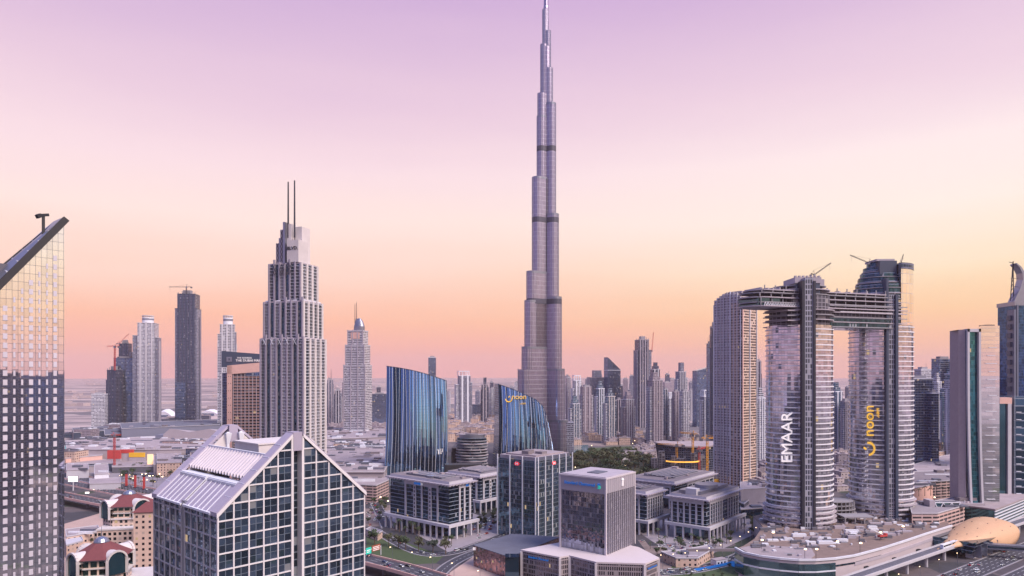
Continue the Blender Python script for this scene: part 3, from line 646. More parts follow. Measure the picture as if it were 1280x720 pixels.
# ------------------------------------------------------------------ the two blue glass towers with slanting tops
FINB = facade('blue_fins', (.05, .08, .14), (.14, .28, .47), 3.8, 1.3, (.0, 1.0), (.07, 1.0), .04, .97, 0, .032, .3, blind=0, wmetal=.6, gvar=1.75, colcell=True)  # wide tint spread per column puts bright and dark reflected streaks into the glass
def blue_sail(Y, pxs, top, base_taper, name, label, round_right, yaw, nfin):
    """pxs: left and right edge, top: (py at the left, py at the right); front curves gently, fins stand out of the glass"""
    q = Y/F; cx = X(sum(pxs)/2, Y); t = thing(name, label, 'tower', (cx, Y, 0), yaw)
    w = (pxs[1]-pxs[0])*q; n = 16
    zl, zr = Z(top[0], Y), Z(top[1], Y)
    def xe(u, f):       # u 0..1 across, f 0..1 up the height
        return (u-.5)*w*(1-base_taper*f)
    def topz(u):
        s = u
        if round_right and u > .68: return zl+(zr-zl)*u - 58*((u-.68)/.32)**2.2
        return zl+(zr-zl)*s-3.0*math.sin(math.pi*s)*-1
    rows = 14; b = MB(); grid = []
    for j in range(rows+1):
        r = []
        for i in range(n+1):
            u = i/n; z = topz(u)*j/rows; f = j/rows
            y = -12*math.sin(math.pi*u)**.8+ f*f*15 + (34*((u-.74)/.26)**1.15 if round_right and u > .74 else 0)
            r.append((xe(u, f)+ (1.5*math.sin(f*3.1)), y, z))
        grid.append(r)
    for j in range(rows):
        for i in range(n):
            p = [grid[j][i], grid[j][i+1], grid[j+1][i+1], grid[j+1][i]]
            b.face(p, 0, [(w*1.1*(i)/n, p[0][2]), (w*1.1*(i+1)/n, p[1][2]), (w*1.1*(i+1)/n, p[2][2]), (w*1.1*i/n, p[3][2])])
    b.build('glass_front', FINB, t, True)
    b = MB(); dp = 34 if not round_right else 60
    for i in range(n):   # roof, back and sides
        a, c = grid[rows][i], grid[rows][i+1]
        A, C_ = (a[0], dp-4*math.cos(i/n), a[2]), (c[0], dp-4*math.cos((i+1)/n), c[2])
        b.face([a, c, C_, A]); b.face([C_, (C_[0], C_[1], 0), (A[0], A[1], 0), A])
    b.build('back_and_roof', M['glass_blue'], t)
    for i, fl in ((0, 0), (n, 1)):
        b = MB()
        for j in range(rows):
            a, c = grid[j][i], grid[j+1][i]; qd = [(a[0], dp-4, a[2]), a, c, (c[0], dp-4, c[2])]
            b.face(qd if not fl else qd[::-1])
        b.build('side_glass', FC['office'], t)
    # fins that lean alternately; every second is white, standing in for bright reflected streaks
    RR = random.Random(5)
    for k in range(nfin):
        u0 = (k+.5)/nfin; b = MB(); ph = RR.random()*6
        pr = None
        for j in range(0, 25):
            f = j/24; u = min(.995, max(.005, u0+.010*math.sin(f*4+ph)*(1 if k % 2 else -1)))
            i = min(n-1, int(u*n)); s = u*n-i; jj = min(rows-1, int(f*rows)); tt = f*rows-jj
            lerp = lambda a, c, w_: tuple(a[d_]+(c[d_]-a[d_])*w_ for d_ in range(3))
            p = lerp(lerp(grid[jj][i], grid[jj][i+1], s), lerp(grid[jj+1][i], grid[jj+1][i+1], s), tt); p = (p[0], p[1]-.25, p[2])
            if pr: b.bar(pr, p, .22 if k % 3 else .36, .6)
            pr = p
        b.build('fin', M['white'] if k % 2 == 1 else M['glass_blue'], t)
    b = MB()
    for i in range(n): b.bar(grid[rows][i], grid[rows][i+1], .8, 1.0)
    b.build('roof_edge', M['navy'], t)
    return t
t1 = blue_sail(925, (480.5, 559), (457.5, 476), .04, 'zebra_glass_tower', 'blue glass tower with rising roofline and close wavy vertical fins', False, rad(4), 34)
q = 925/F
b = MB()
for x, z, w_, h in ((0, 0, .9, 7), (2.2, 2, 1, 1.2), (1.6, 0, 1, 1.2), (-2.2, -.5, 1.1, 5.5), (-3, 4.5, 1, 2), (2.6, 5.8, 1.4, 1.1), (2.8, 3.0, 1.2, 2)): b.box(x, x+w_, -.3, .2, z, z+h)
o = b.build('facade_mark', M['sign_w'], t1, loc=((550-520)*q, -5.2, Z(567, 925)))
t2 = blue_sail(1090, (621.5, 701), (480, 515), .06, 'rounded_shoulder_glass_tower', 'blue glass tower with sloping rounded shoulder and yellow lettering near its top', True, rad(10), 30)
text('facade_letters', 'noon', 11.5, M['sign_y'], t2, ((648-661)*1090/F, -2.4, Z(496, 1090)), UP_FRONT); text('facade_letters', '.com', 5, M['sign_y'], t2, ((653-661)*1090/F, -2.6, Z(504, 1090)), UP_FRONT)
def smile(parent, m, r, loc, rot):
    b = MB(); pr = None
    for k in range(13):
        a = rad(185+k*185/12); p = (r*math.cos(a), r*math.sin(a), 0)
        if pr: b.bar(pr, p, r*.34, .5)
        pr = p
    o = b.build('smile_mark', m, parent, loc=loc); o.rotation_euler = rot
    b = MB(); b.bar((-r*.1, r*.35, 0), (r*.25, r*.75, 0), r*.3, .5); o = b.build('smile_dot', m, parent, loc=loc); o.rotation_euler = rot
smile(t2, M['sign_y'], 5.2, ((635.5-661)*1090/F, 1.0, Z(498, 1090)), UP_FRONT)

# ------------------------------------------------------------------ corner blocks of the office square
PHI = rad(50)
def corner(pxc, Yc, pxl, pxr, phi=PHI):
    xc = X(pxc, Yc); tl, tr = (pxl-CX)/F, (pxr-CX)/F
    u = (-math.sin(phi), math.cos(phi)); v = (math.cos(phi), math.sin(phi))
    Lu = (tl*Yc-xc)/(u[0]-tl*u[1]); Lv = (tr*Yc-xc)/(v[0]-tr*v[1])
    return (xc, Yc, 0), Lv, Lu
def office(name, label, pxc, Yc, pxl, pxr, pytop, piers_l, piers_r, sign=None, lv=None, lu=None, col_h=14.0, drum=False, phi=PHI):
    loc, LX, LY = corner(pxc, Yc, pxl, pxr, phi); LX = lv or LX; LY = lu or LY; Ht = Z(pytop, Yc)
    t = thing(name, label, 'building', loc, phi)
    b = MB(); b.box(0, LX, 0, LY, col_h-1, Ht); b.build('glass_body', FC['office'], t)
    b = MB(); b.box(4, LX-4, 4, LY-4, 0, col_h-1); b.build('lobby', M['glass'], t)
    st = M['stone']
    def pier(side, f, w, win):
        L_ = LX if side == 'r' else LY; c = f*L_; b = MB()
        if side == 'r': b.box(c-w/2, c+w/2, -.9, 0, col_h, Ht)
        else: b.box(-.9, 0, c-w/2, c+w/2, col_h, Ht)
        if win:
            z = col_h+1.2
            while z < Ht-3:
                if side == 'r': b.box(c-w*.25, c+w*.25, -.93, -.88, z, z+2.2, 1)
                else: b.box(-.93, -.88, c-w*.25, c+w*.25, z, z+2.2, 1)
                z += 3.7
        b.build('pier', [st, M['black']], t)
    for f, w, win in piers_l: pier('l', f, w, win)
    for f, w, win in piers_r: pier('r', f, w, win)
    if len(piers_l): 
        a, c = min(p[0] for p in piers_l), max(p[0] for p in piers_l); b = MB(); b.box(-1.1, -.02, a*LY-1.5, c*LY+1.5, Ht-4, Ht-.1); b.build('lintel', st, t)
    if len(piers_r):
        a, c = min(p[0] for p in piers_r), max(p[0] for p in piers_r); b = MB(); b.box(a*LX-1.5, c*LX+1.5, -1.1, -.02, Ht-4, Ht-.1); b.build('lintel', st, t)
    b = MB(); b.box(-3.6, LX+3.6, -3.6, LY+3.6, Ht, Ht+1.0)
    for k in range(int(LX/4)+1): b.box(-3.4+k*4*(LX+6)/(LX+3), -1.6+k*4*(LX+6)/(LX+3), -3.9, -3.6, Ht-.5, Ht+1.2)
    for k in range(int(LY/4)+1): b.box(-3.9, -3.6, -3.4+k*4*(LY+6)/(LY+3), -1.6+k*4*(LY+6)/(LY+3), Ht-.5, Ht+1.2)
    b.build('roof_slab', M['stone2'], t)
    b = MB(); b.box(0, LX, 0, LY, Ht+1.0, Ht+3.4, 0, 1)
    b.build('roof_parapet', [M['stone'], M['roof']], t)
    rr_ = random.Random(int(pxc*7)); 
    for k in range(7):
        x, y, s = rr_.uniform(3, LX-10), rr_.uniform(3, LY-10), rr_.uniform(3, 7); b = MB(); b.box(x, x+s, y, y+s*rr_.uniform(.6, 1.4), Ht+3.4, Ht+3.4+rr_.uniform(1.4, 3.2)); b.build('roof_unit', M['roof_w'] if k % 2 else M['steel'], t)
    if drum:
        b = MB(); b.box(5, LX-8, 8, LY-6, Ht+3.4, Ht+6.5); b.prism(circ(28, min(LX, LY)*.30, None, 0, LX*.46, LY*.45), Ht+6.5, Ht+9.5); b.build('roof_drum', M['steel'], t)
        b = MB(); b.box(2, 9, LY*.3, LY*.6, Ht+3.4, Ht+9); b.build('stair_head', M['stone'], t)
    else:
        b = MB(); b.box(LX*.2, LX*.8, LY*.2, LY*.8, Ht+3.4, Ht+5); b.build('roof_plant', M['roof_d'], t)
        b = MB()
        for k in range(8): b.bar((LX*.15, LY*(.12+.1*k), Ht+5.4), (LX*.85, LY*(.12+.1*k), Ht+5.4), .35)
        b.build('roof_pergola', M['stone2'], t)
    # colonnade
    b = MB(); o1, o2 = -6.0, -3.4
    b.box(o1, LX+3, o1, o2, col_h-2.6, col_h); b.box(o1, o2, o2+.01, LY+3, col_h-2.6, col_h); b.build('colonnade_beam', st, t)
    b = MB(); b.box(o2, LX, o2, 0, col_h-1.2, col_h-.6); b.box(o2, 0, 0.01, LY, col_h-1.2, col_h-.6); b.build('colonnade_roof', M['roof_w'], t)
    n = max(3, int(LX/7))
    for k in range(n+1): b = MB(); x = o1+1.2+(LX+6)*k/n; b.box(x-.7, x+.7, o1+.2, o1+1.7, 0, col_h-2.6); b.build('column', st, t)
    n = max(3, int(LY/7))
    for k in range(1, n+1): b = MB(); y = o1+1.2+(LY+6)*k/n; b.box(o1+.2, o1+1.7, y-.7, y+.7, 0, col_h-2.6); b.build('column', st, t)
    return t, LX, LY, Ht
t, LX, LY, Ht = office('square_office_block', 'dark glass office block with pale piers, broad flat roof and trees in front', 561.5, 622, 488, 591, 607,
    [(.18, 1.6, 0), (.30, 3.2, 1), (.44, 1.6, 0), (.56, 3.2, 1), (.72, 2.0, 0), (.33, .01, 0)], [(.42, 1.8, 0), (.62, 1.8, 0), (.86, 2.2, 0)])
b = MB(); b.box(-1.6, -1.1, LY*.44, LY*.56, Ht-3.2, Ht-1.0); b.build('facade_mark', M['sign_b'], t)
b = MB(); b.box(-1.9, -1.6, LY*.41, LY*.44, Ht-3.2, Ht-.8); b.build('facade_mark', M['sign_w'], t)
b = MB(); b.box(LX*.66, LX*.78, -1.5, -1.1, Ht-3.2, Ht-1.0); b.build('facade_mark', M['sign_b'], t)
office('square_office_block', 'dark glass office block half hidden behind the red badge tower', 600, 742, 560, 640, 597, [(.1, 2, 0), (.3, 1.2, 0), (.55, 2, 0)], [(.1, 2.2, 0), (.3, 3.2, 1), (.5, 2, 0), (.75, 2, 0)])
office('square_office_block', 'narrow office block with pale vertical piers squeezed behind the brown tower', 807, 640, 762, 829, 619, [(.15, 1.4, 0), (.4, 1.4, 0), (.7, 1.4, 0)], [(.08+.135*k, 1.1, 0) for k in range(7)], lu=46)
office('square_office_block', 'pale topped office block rising behind the one with the round roof drum', 843, 765, 797, 893, 606, [(.08+.12*k, 1.6, 0) for k in range(8)], [(.3+.11*k, 1.3, 0) for k in range(7)], lu=60)
office('square_office_block', 'office block with many slim pale piers and round grey roof drum', 883, 613, 838, 924, 626, [(.10+.17*k, 1.5, 0) for k in range(6)], [(.09+.07*k, 1.0, 0) for k in range(6)]+[(.62+.08*k, 1.0, 0) for k in range(5)], drum=True)

# ------------------------------------------------------------------ taller glass tower with the red and white badges
def badge_tower():
    loc, LX, LY = corner(671, 612, 621, 716); Ht = Z(577, 612); t = thing('badge_office_tower', 'dark glass office tower with slim light fins and red and white badges', 'tower', loc, PHI)
    g = facade('badge_tower_glass', (.15, .19, .24), (.08, .15, .22), 3.9, 1.9, (.06, .94), (.1, 1.0), .05, .9, .008, .012, blind=.05)
    b = MB(); b.box(0, LX, 0, LY, 0, Ht); b.build('glass_body', g, t)
    for k in range(4): b = MB(); y = LY*(.02+.315*k)+.4; b.box(-.8, 0, y-.45, y+.45, 0, Ht+3.5); b.build('fin', M['white'], t)
    for k in range(6): b = MB(); x = LX*(.02+.19*k)+.4; b.box(x-.45, x+.45, -.8, 0, 0, Ht+3.5); b.build('fin', M['white'], t)
    b = MB(); b.box(2, LX-2, 2, LY-2, Ht, Ht+3.2, 0, 1); b.build('roof', [M['steel'], M['roof_w']], t)
    b = MB(); b.box(6, LX-6, 6, LY-6, Ht+3.2, Ht+4.4); b.build('roof_plinth', M['roof_w'], t)
    for x0, x1, y0, y1, h in ((8, 14, 16, 24, 3), (18, 26, 8, 16, 2.2), (16, 22, 20, 28, 3.2)): b = MB(); b.box(x0, x1, y0, min(y1, LY-6), Ht+4.4, Ht+4.4+h); b.build('roof_unit', M['roof'], t)
    def badge(f):
        s = 1.55; b = MB(); 
        if f == 'l':
            o_ = lambda a, z: (-.9, LY*.47-a, Ht-3.6+z); o2 = lambda a, z: (-1.25, LY*.47-a, Ht-3.6+z)
        else: o_ = lambda a, z: (LX*.44+a, -.9, Ht-3.6+z); o2 = lambda a, z: (LX*.44+a, -1.25, Ht-3.6+z)
        def pr(pl, m): b.loft([[o_(a*s, z*s) for a, z in pl], [o2(a*s*.999, z*s*.999) for a, z in pl]][::1], m)
        pr([(-2, 0), (-1, -1), (-1, 1)], 0); pr([(1, -1), (2, 0), (1, 1)], 0); pr([(-1, -1), (1, -1), (0, 0)], 0); pr([(0, 0), (1, 1), (-1, 1)], 0); pr([(-1, -1), (0, 0), (-1, 1)], 1); pr([(1, -1), (1, 1), (0, 0)], 1)
        b.build('hexagon_badge', [M['sign_r'], M['sign_w']], t)
    badge('l'); badge('r')
badge_tower()
# ------------------------------------------------------------------ brown framed tower on its broad podium
def brown():
    Yc = 490; loc, LX, LY = corner(757.5, Yc, 699.5, 794, rad(52)); zb = 20.0; Ht = Z(600, Yc)
    t = thing('brown_framed_tower', 'square brown framed office tower with blue lettering, standing on a broad podium', 'tower', loc, rad(52))
    fr = mat('rose_stone', (.37, .32, .34), .6, 0, .08, .3); edge = mat('rose_edge', (.62, .53, .52), .6, 0, .08, .3)
    g = facade('smoky_glazing', (.20, .19, .23), (.26, .28, .37), 3.5, 1.5, (.04, .96), (.04, .97), .04, .92, .001, .02, .3, blind=.05)
    b = MB(); b.box(.6, LX, .6, LY, zb, Ht); b.build('glazing', g, t)
    b = MB(); b.box(0, .6, 0, LY, Ht-10.5, Ht); b.build('sign_band', fr, t)
    b = MB(); b.box(.61, LX, 0, .6, Ht-10, Ht); b.build('sign_band', fr, t)
    for x, y in ((-.25, -.25), (LX-1, -.2), (-.2, LY-1)): b = MB(); b.box(x, x+1.3, y, y+1.3, zb, Ht+.6); b.build('corner_post', edge, t)
    n = 14
    for k in range(1, n): b = MB(); x = 1+(LX-2)*k/n; b.box(x-.16, x+.16, -.35, .6, zb, Ht-.2); b.build('fin', edge, t)
    b = MB(); b.box(-.4, LX+.3, -.4, LY+.3, Ht, Ht+1.1); b.build('roof_rim', edge, t)
    b = MB(); b.box(1, LX-1, 1, LY-1, Ht+1.1, Ht+1.6); b.box(LX*.3, LX*.6, LY*.35, LY*.6, Ht+1.6, Ht+2.2, 1); b.build('roof_deck', [M['stone2'], M['roof_d']], t)
    text('sign_letters', 'Standard Chartered', 3.3, M['sign_b'], t, (-.3, LY*.56, Ht-4.8), UP_SIDE)
    def swirl(p, rot):
        b = MB(); b.bar((-.9, 1.6, 0), (1, 1.2, 0), .8); b.bar((-.9, 1.6, 0), (-.7, .2, 0), .8); b.bar((-.7, .2, 0), (.8, -.2, 0), .8, None, 1); b.bar((.8, -.2, 0), (.7, -1.6, 0), .8, None, 1); b.bar((.7, -1.6, 0), (-1, -1.4, 0), .8, None, 1)
        o = b.build('swirl_mark', [M['sign_b'], M['sign_g']], t, loc=p); o.rotation_euler = rot
    swirl((-.4, LY*.14, Ht-5), UP_SIDE)
    b = MB(); b.tube((LX*.52, -.6, Ht-7), (LX*.52, -.6, Ht-2), .8, .8); b.tube((LX*.52, -.65, Ht-2.6), (LX*.52, -.65, Ht-1.2), 1.2, .5); b.build('side_emblem', M['sign_w'], t)
    # podium
    p = thing('brown_podium', 'low brown office podium with pale flat roof and blue lettered signs', 'building', (0, 0, 0))
    f = [G(652, 687, zb), G(700, 696, zb), G(712, 694, zb), G(745, 702, zb), G(806, 704, zb), G(823, 697, zb), G(798, 684, zb), G(745, 672, zb), G(700, 678, zb)]
    pl = [(v.x, v.y) for v in f]
    pg = facade('podium_glazing', (.37, .29, .29), (.10, .10, .13), 3.4, 1.5, (.3, .95), (.2, .95), .1, .8, .003, .01, .7, blind=.1)
    b = MB(); b.prism(pl, 0, zb-1.2, 0, 0, False); b.build('wall', pg, p)
    cxp = sum(a for a, _ in pl)/len(pl); cyp = sum(a for _, a in pl)/len(pl)
    b = MB(); b.prism([((a-cxp)*1.015+cxp, (c-cyp)*1.015+cyp) for a, c in pl], zb-1.2, zb-.05); b.build('roof', mat('pale_podium_roof', (.64, .53, .51), .9, 0, .06, .2), p)
    for i in (0, 1, 2, 3, 4, 5): b = MB(); a, c = pl[i]; b.box(a-.9, a+.9, c-.9, c+.9, 0, zb-1.25); b.build('corner_post', edge, p)
    def on_edge(i, fr_, z, body, s):
        a, c = Vector(pl[i]), Vector(pl[i+1]); d = (c-a).normalized(); pt = a+(c-a)*fr_; n = Vector((d.y, -d.x)); pt = pt+n*.5
        text('sign_letters', body, s, M['sign_b'], p, (pt.x, pt.y, z), (rad(90), 0, math.atan2(d.y, d.x)))
    on_edge(0, .45, zb-4.2, 'Standard Chartered', 2.2); on_edge(4, .5, zb-4.6, 'Standard Chartered', 1.5)
brown()
def mural():
    zt = 16.0; f = [G(592, 682, zt), G(640, 698, zt), G(654, 690, zt), G(700, 672, zt), G(640, 668, zt)]; pl = [(v.x, v.y) for v in f]
    t = thing('dark_annex', 'low grey annex with mottled glass side below the badge tower', 'building')
    b = MB(); b.prism(pl, 0, zt, 0, 1); b.build('wall', [facade('mottled_panels', (.20, .17, .2), (.42, .27, .27), 1.6, 1.6, (.02, .98), (.02, .98), .12, .8, .004, .06, blind=.08), M['roof_d']], t)
    a = f[1]; b = MB(); b.box(a.x-5, a.x+5, a.y-3, a.y+7, 0, zt+1.6); b.build('glass_corner', M['glass'], t)
    b = MB(); b.box(f[0].x-.4, f[0].x+5, f[0].y-2.2, f[0].y-1.4, zt-3, zt-1); b.build('facade_mark', M['sign_w'], t)
    b = MB(); b.prism([((x-f[2].x)*1.01+f[2].x, (y-f[2].y)*1.01+f[2].y) for x, y in pl], zt, zt+.5, 0); b.build('roof', M['roof_d'], t)
mural()
# ------------------------------------------------------------------ the two curved towers and their sky bridge
def crane(name, label, base, h, jib, ang, m, luff=0, w=1.0, back=8, group=None):
    """a tower crane: lattice mast, jib at angle ang (radians, plan), luff its upward tilt"""
    t = thing(name, label, 'crane', base)
    def lat(p, q, w, nm):
        b = MB(); p, q = Vector(p), Vector(q); d = q-p; n = max(3, int(d.length/(w*2.0))); dn = d.normalized()
        a = dn.cross(Vector((0, 0, 1)) if abs(dn.z) < .9 else Vector((0, 1, 0))).normalized()*w/2; c = a.cross(dn).normalized()*w/2
        cs = [a+c, a-c, -a-c, -a+c]
        for k in cs: b.bar(p+k, q+k, w*.2)
        for i in range(n):
            for k in range(4): b.bar(p+d*i/n+cs[k], p+d*(i+1)/n+cs[(k+1) % 4], w*.13)
        b.build(nm, m, t)
    lat((0, 0, 0), (0, 0, h), w*1.3, 'mast')
    ca, sa = math.cos(ang), math.sin(ang)
    e_ = (ca*jib*math.cos(luff), sa*jib*math.cos(luff), h+jib*math.sin(luff)); lat((0, 0, h), e_, w, 'jib')
    lat((0, 0, h), (-ca*back, -sa*back, h+ (0 if not luff else 1)), w, 'counter_jib')
    b = MB(); b.box(-w, w, -w, w, h-2*w, h+w*.6); b.build('cab', M['steel'], t)
    b = MB(); b.box(-ca*back-1.2*w, -ca*back+1.2*w, -sa*back-w, -sa*back+w, h-2.2*w, h); b.build('counterweight', M['concrete_d'], t)
    b = MB(); ap = (-ca*w, -sa*w, h+max(4, jib*.16)); b.bar((0, 0, h), ap, w*.4); b.bar(ap, e_ if luff else (ca*jib*.7, sa*jib*.7, h), w*.14); b.bar(ap, (-ca*back, -sa*back, h), w*.14); b.build('tie', m, t)
    b = MB(); k = .93; b.bar((e_[0]*k, e_[1]*k, h+(e_[2]-h)*k), (e_[0]*k, e_[1]*k, h+(e_[2]-h)*k-max(5, jib*.3)), w*.12); b.build('hoist_rope', M['dark'], t)
    return t
SKIN = facade('bowed_glass', (.26, .25, .29), (.58, .58, .64), 4.55, 2.6, (.03, .97), (.02, .98), .06, .96, .003, .007, .3, blind=.02, gvar=.5)
SLABW = mat('pale_floor_edge', (.78, .72, .72), .5, 0, .08, .3)
def bowed(name, label, pxc, Y, rx, ry, pyg, rz, strips):
    t = thing(name, label, 'tower', (X(pxc, Y), Y, 0), rz); zt = Z(pyg, Y); fh = 4.55; n = 56
    b = MB(); b.prism(circ(n, rx, ry), 0, zt); b.build('glass_shaft', SKIN, t, False)
    sl = MB(); sl.prism(circ(n, rx+.75, ry+.75), 0, .95, 0, 0, True, True); k = 0; first = None
    while 16+k*fh < zt:
        if first is None: o = first = sl.build('floor_edge', SLABW, t)
        else: o = first.copy(); COL.objects.link(o); o.parent = t
        o.location = (0, 0, 16+k*fh); k += 1
    for (px, w, py0, d, m) in strips:      # projecting service shafts up the front
        x = (px-pxc)*Y/F
        for _ in range(4): y = -ry*math.sqrt(max(0, 1-(x/rx)**2)); x = X(px, Y+y-d)-X(pxc, Y)
        ww = w*Y/F
        b = MB(); b.box(x-ww/2, x+ww/2, y-d, y+4, 0, Z(py0, Y)); b.build('service_shaft', m, t)
    # recessed balconies: darker storeys scattered on the skin
    return t, zt
shaft = facade('shaft_grid', (.40, .38, .43), (.06, .07, .10), 4.55, 2.1, (.2, .9), (.12, .9), .3, .5, .0, .01)
T1, z1 = bowed('bowed_tower', 'curved glass tower carrying white upright letters and a dark central shaft', 999, 612, 28.6, 22, 408, rad(0), [(1004.5, 3.2, 356, 4.5, M['dark']), (1011.5, 10, 352, 3.6, shaft), (1018.3, 3.0, 356, 4.5, M['dark'])])
text('facade_letters', 'EMAAR', 13.8, M['sign_w'], T1, (X(985, 591)-X(999, 612), -19.5, Z(547, 592)), READ_UP, .6)
T2, z2 = bowed('bowed_tower', 'curved glass tower with yellow letters, twin dark strips and a stepped top', 1101, 650, 28.4, 22, 408, 0, [(1109.5, 2.6, 352, 4, M['navy']), (1115, 7.5, 372, 2.2, shaft), (1121.5, 3.2, 372, 4, M['navy'])])
text('facade_letters', 'noon', 14, M['sign_y'], T2, (X(1086, 630)-X(1101, 650), -20.2, Z(526, 630)), READ_UP, .6); text('facade_letters', '.com', 4.6, M['sign_y'], T2, (X(1096.5, 628)-X(1101, 650), -22.6, Z(516, 630)), READ_UP, .6)
smile(T2, M['sign_y'], 5.6, (X(1085, 630)-X(1101, 650), -20.6, Z(561, 630)), READ_UP)
def tops():
    q = 650/F; z = lambda py: Z(py, 650)
    # right hand part of the second tower runs on upwards as a flush glass quarter
    pl = [p for p in circ(56, 28.4, 22) if p[0] > 7.5]; pl.sort(key=lambda p: p[1]); pl = pl+[(7.5, pl[-1][1]), (7.5, pl[0][1])]
    b = MB(); b.prism(pl, z2, z(333.5), 0, 1); b.build('upper_glass', [facade('amber_glass', (.5, .42, .38), (.92, .85, .80), 9, 4.2, (.03, .97), (.03, .98), .05, .98, 0, .01, .3, blind=0, gvar=.15), M['concrete']], T2)
    b = MB(); b.prism([(p[0]*1.01, p[1]*1.02) for p in pl], z(340), z(332.5)); b.build('crown_band', FC['dark'], T2)
    # stepped half-built floors on the other side
    rows = [(408, 1.02), (400, 1.02), (392, 1.0), (384, .97), (377, .95), (370, .92), (363, .86), (356, .78), (349, .7), (342, .6), (336, .48)]
    for i, (py, k) in enumerate(rows):
        r = [p for p in circ(40, 28.4*k, 22*min(1, k*1.1)) if p[0] < 7.4]; r.sort(key=lambda p: math.atan2(p[1], p[0]) % (2*math.pi))
        pl_ = r+[(7.4, r[-1][1]), (7.4, r[0][1])]
        pl_ = r+[(7.4, r[-1][1]), (7.4, r[0][1])]
        b = MB(); b.prism(pl_, z(py), z(py)+.8, 0, 0, True, True); b.build('floor_slab', M['stone2'] if i % 2 else M['concrete'], T2)
        b = MB(); nx = [(x*.93, y*.93) for x, y in pl_]; b.prism(nx, z(py)+.8, z(py)+4.7); b.build('half_built_storey', FC['office'] if i > 3 else FC['conc'], T2)
    b = MB(); b.box(-9, 7, -15, 8, z(346), z(329)); b.build('lift_core', M['navy'], T2)
    b = MB(); b.box(-11, 6, -13, 8, z(329), z(326.5)); b.build('core_cap', M['stone2'], T2)
    # first tower: open floors and lift core above the bridge
    z = lambda py: Z(py, 612)
    for i, (py, k) in enumerate(((402, 1.03), (396, 1.04), (390, 1.05), (371, .9), (365, .92), (360, .8))):
        pl_ = circ(40, 28.6*k, 22*k); b = MB(); b.prism(pl_, z(py), z(py)+.8, 0, 0, True, True); b.build('floor_slab', M['concrete'] if i % 2 else M['stone2'], T1)
    b = MB(); b.prism(circ(40, 26, 20), z1, z(372)); b.build('half_built_storey', FC['conc'], T1)
    b = MB(); b.box(-10.5, 11, -17, 6, z(372), z(357)); b.build('lift_core', M['navy'], T1)
    b = MB(); b.box(-11, 12, -17.5, 8, z(357), z(350))
    for k in range(7): b.box(-11+k*3.4, -9.4+k*3.4, -17.6, -15, z(350), z(348))
    b.box(12.2, 18, -10, 6, z(360), z(351)); b.build('core_formwork', M['stone2'], T1)
tops()
def bridge():
    A, B = Vector((X(928, 592), 592)), Vector((X(1116, 646), 646)); d = (B-A); Lb = d.length; phi = math.atan2(d.y, d.x)
    t = thing('sky_bridge', 'long unfinished bridge of open floors linking the two curved towers and overhanging one end', 'bridge', (A.x, A.y, 0), phi)
    z = lambda py: Z(py, 616); fr = lambda px: Lb*((px-928)/(1116-928))
    def hull(x0, x1, w, nose=True):
        r = w/2; pts = [(x1, -r), (x1, r)]
        if nose: pts += [(x0+r-r*math.sin(math.pi*k/10), r*math.cos(math.pi*k/10)) for k in range(11)]
        else: pts += [(x0, r), (x0, -r)]
        return pts
    pc = None
    for i, (py, x0) in enumerate(((387.5, 0), (383, 0), (377, -1), (371.5, 1), (368, 4))):
        b = MB(); b.prism(hull(x0, Lb, 33-i), z(py), z(py)+.9, 0, 0, True, True); b.build('deck_slab', M['concrete'] if i % 2 else M['stone2'], t)
        for k in range(14):
            x = x0+8+(Lb-x0-10)*k/14
            for y in ((-14, 14) if i < 3 else (-14,)):
                if pc is None: bb = MB(); bb.box(-.35, .35, -.35, .35, .9, 4.3); pc = o = bb.build('deck_column', M['concrete'], t)
                else: o = pc.copy(); COL.objects.link(o); o.parent = t
                o.location = (x, y, z(py))
    b = MB()
    for k in range(20):
        x = 10+(fr(1000)-12)*k/20; x2 = 10+(fr(1000)-12)*(k+1)/20
        b.bar((x, -15.6, z(387)), ((x+x2)/2, -15.6, z(382.5)), .45); b.bar(((x+x2)/2, -15.6, z(382.5)), (x2, -15.6, z(387)), .45)
    b.build('side_truss', M['white'], t)
    b = MB(); b.box(6, fr(960), -13, 13, z(386), z(377)); b.build('dark_infill', M['glass'], t)
    for i, py in enumerate((410, 404, 398, 392)):
        b = MB(); b.prism(hull(fr(966), Lb, 32, False), z(py), z(py)+.8, 0, 0, True, True); b.build('deck_slab', M['stone2'] if i % 2 else M['concrete'], t)
    b = MB(); b.box(fr(1017), Lb, -15, 15, z(410.5), z(397)); b.build('soffit_box', FC['office'], t)
    b = MB(); b.box(fr(1017), Lb-1, -13, 13, z(397), z(386)); b.build('half_built_storey', FC['conc'], t)
    b = MB(); b.box(fr(1017), Lb, -15.6, -15.1, z(384), z(381.5)); b.box(fr(1030), Lb, -15.6, -15.1, z(392), z(390)); b.build('edge_rail', M['stone'], t)
    rr_ = random.Random(3)
    b = MB()
    for k in range(60):
        x = rr_.uniform(8, Lb-4); s = rr_.uniform(.8, 2.2); b.box(x, x+s, rr_.uniform(-14, 8)-1, rr_.uniform(9, 14), z(368)+.9, z(368)+.9+rr_.uniform(.5, 2.2))
    tag(b.build('building_material', M['stone2'], t), kind='stuff')
bridge()
crane('luffing_crane', 'small luffing crane on the lift core of the white lettered tower', (X(1013, 612), 604, Z(350, 612)), 3.5, 22, .35, M['dark'], .55, .7, 4)
crane('luffing_crane', 'luffing crane leaning outwards over the stepped floors of the yellow lettered tower', (X(1083, 650), 645, Z(335, 650)), 4, 19, math.pi-.1, M['dark'], .42, .7, 4)
crane('luffing_crane', 'small raised crane arm on the amber glass corner of the yellow lettered tower', (X(1126, 650), 650, Z(332, 650)), 1.5, 11, .6, M['dark'], 1.1, .5, 3)
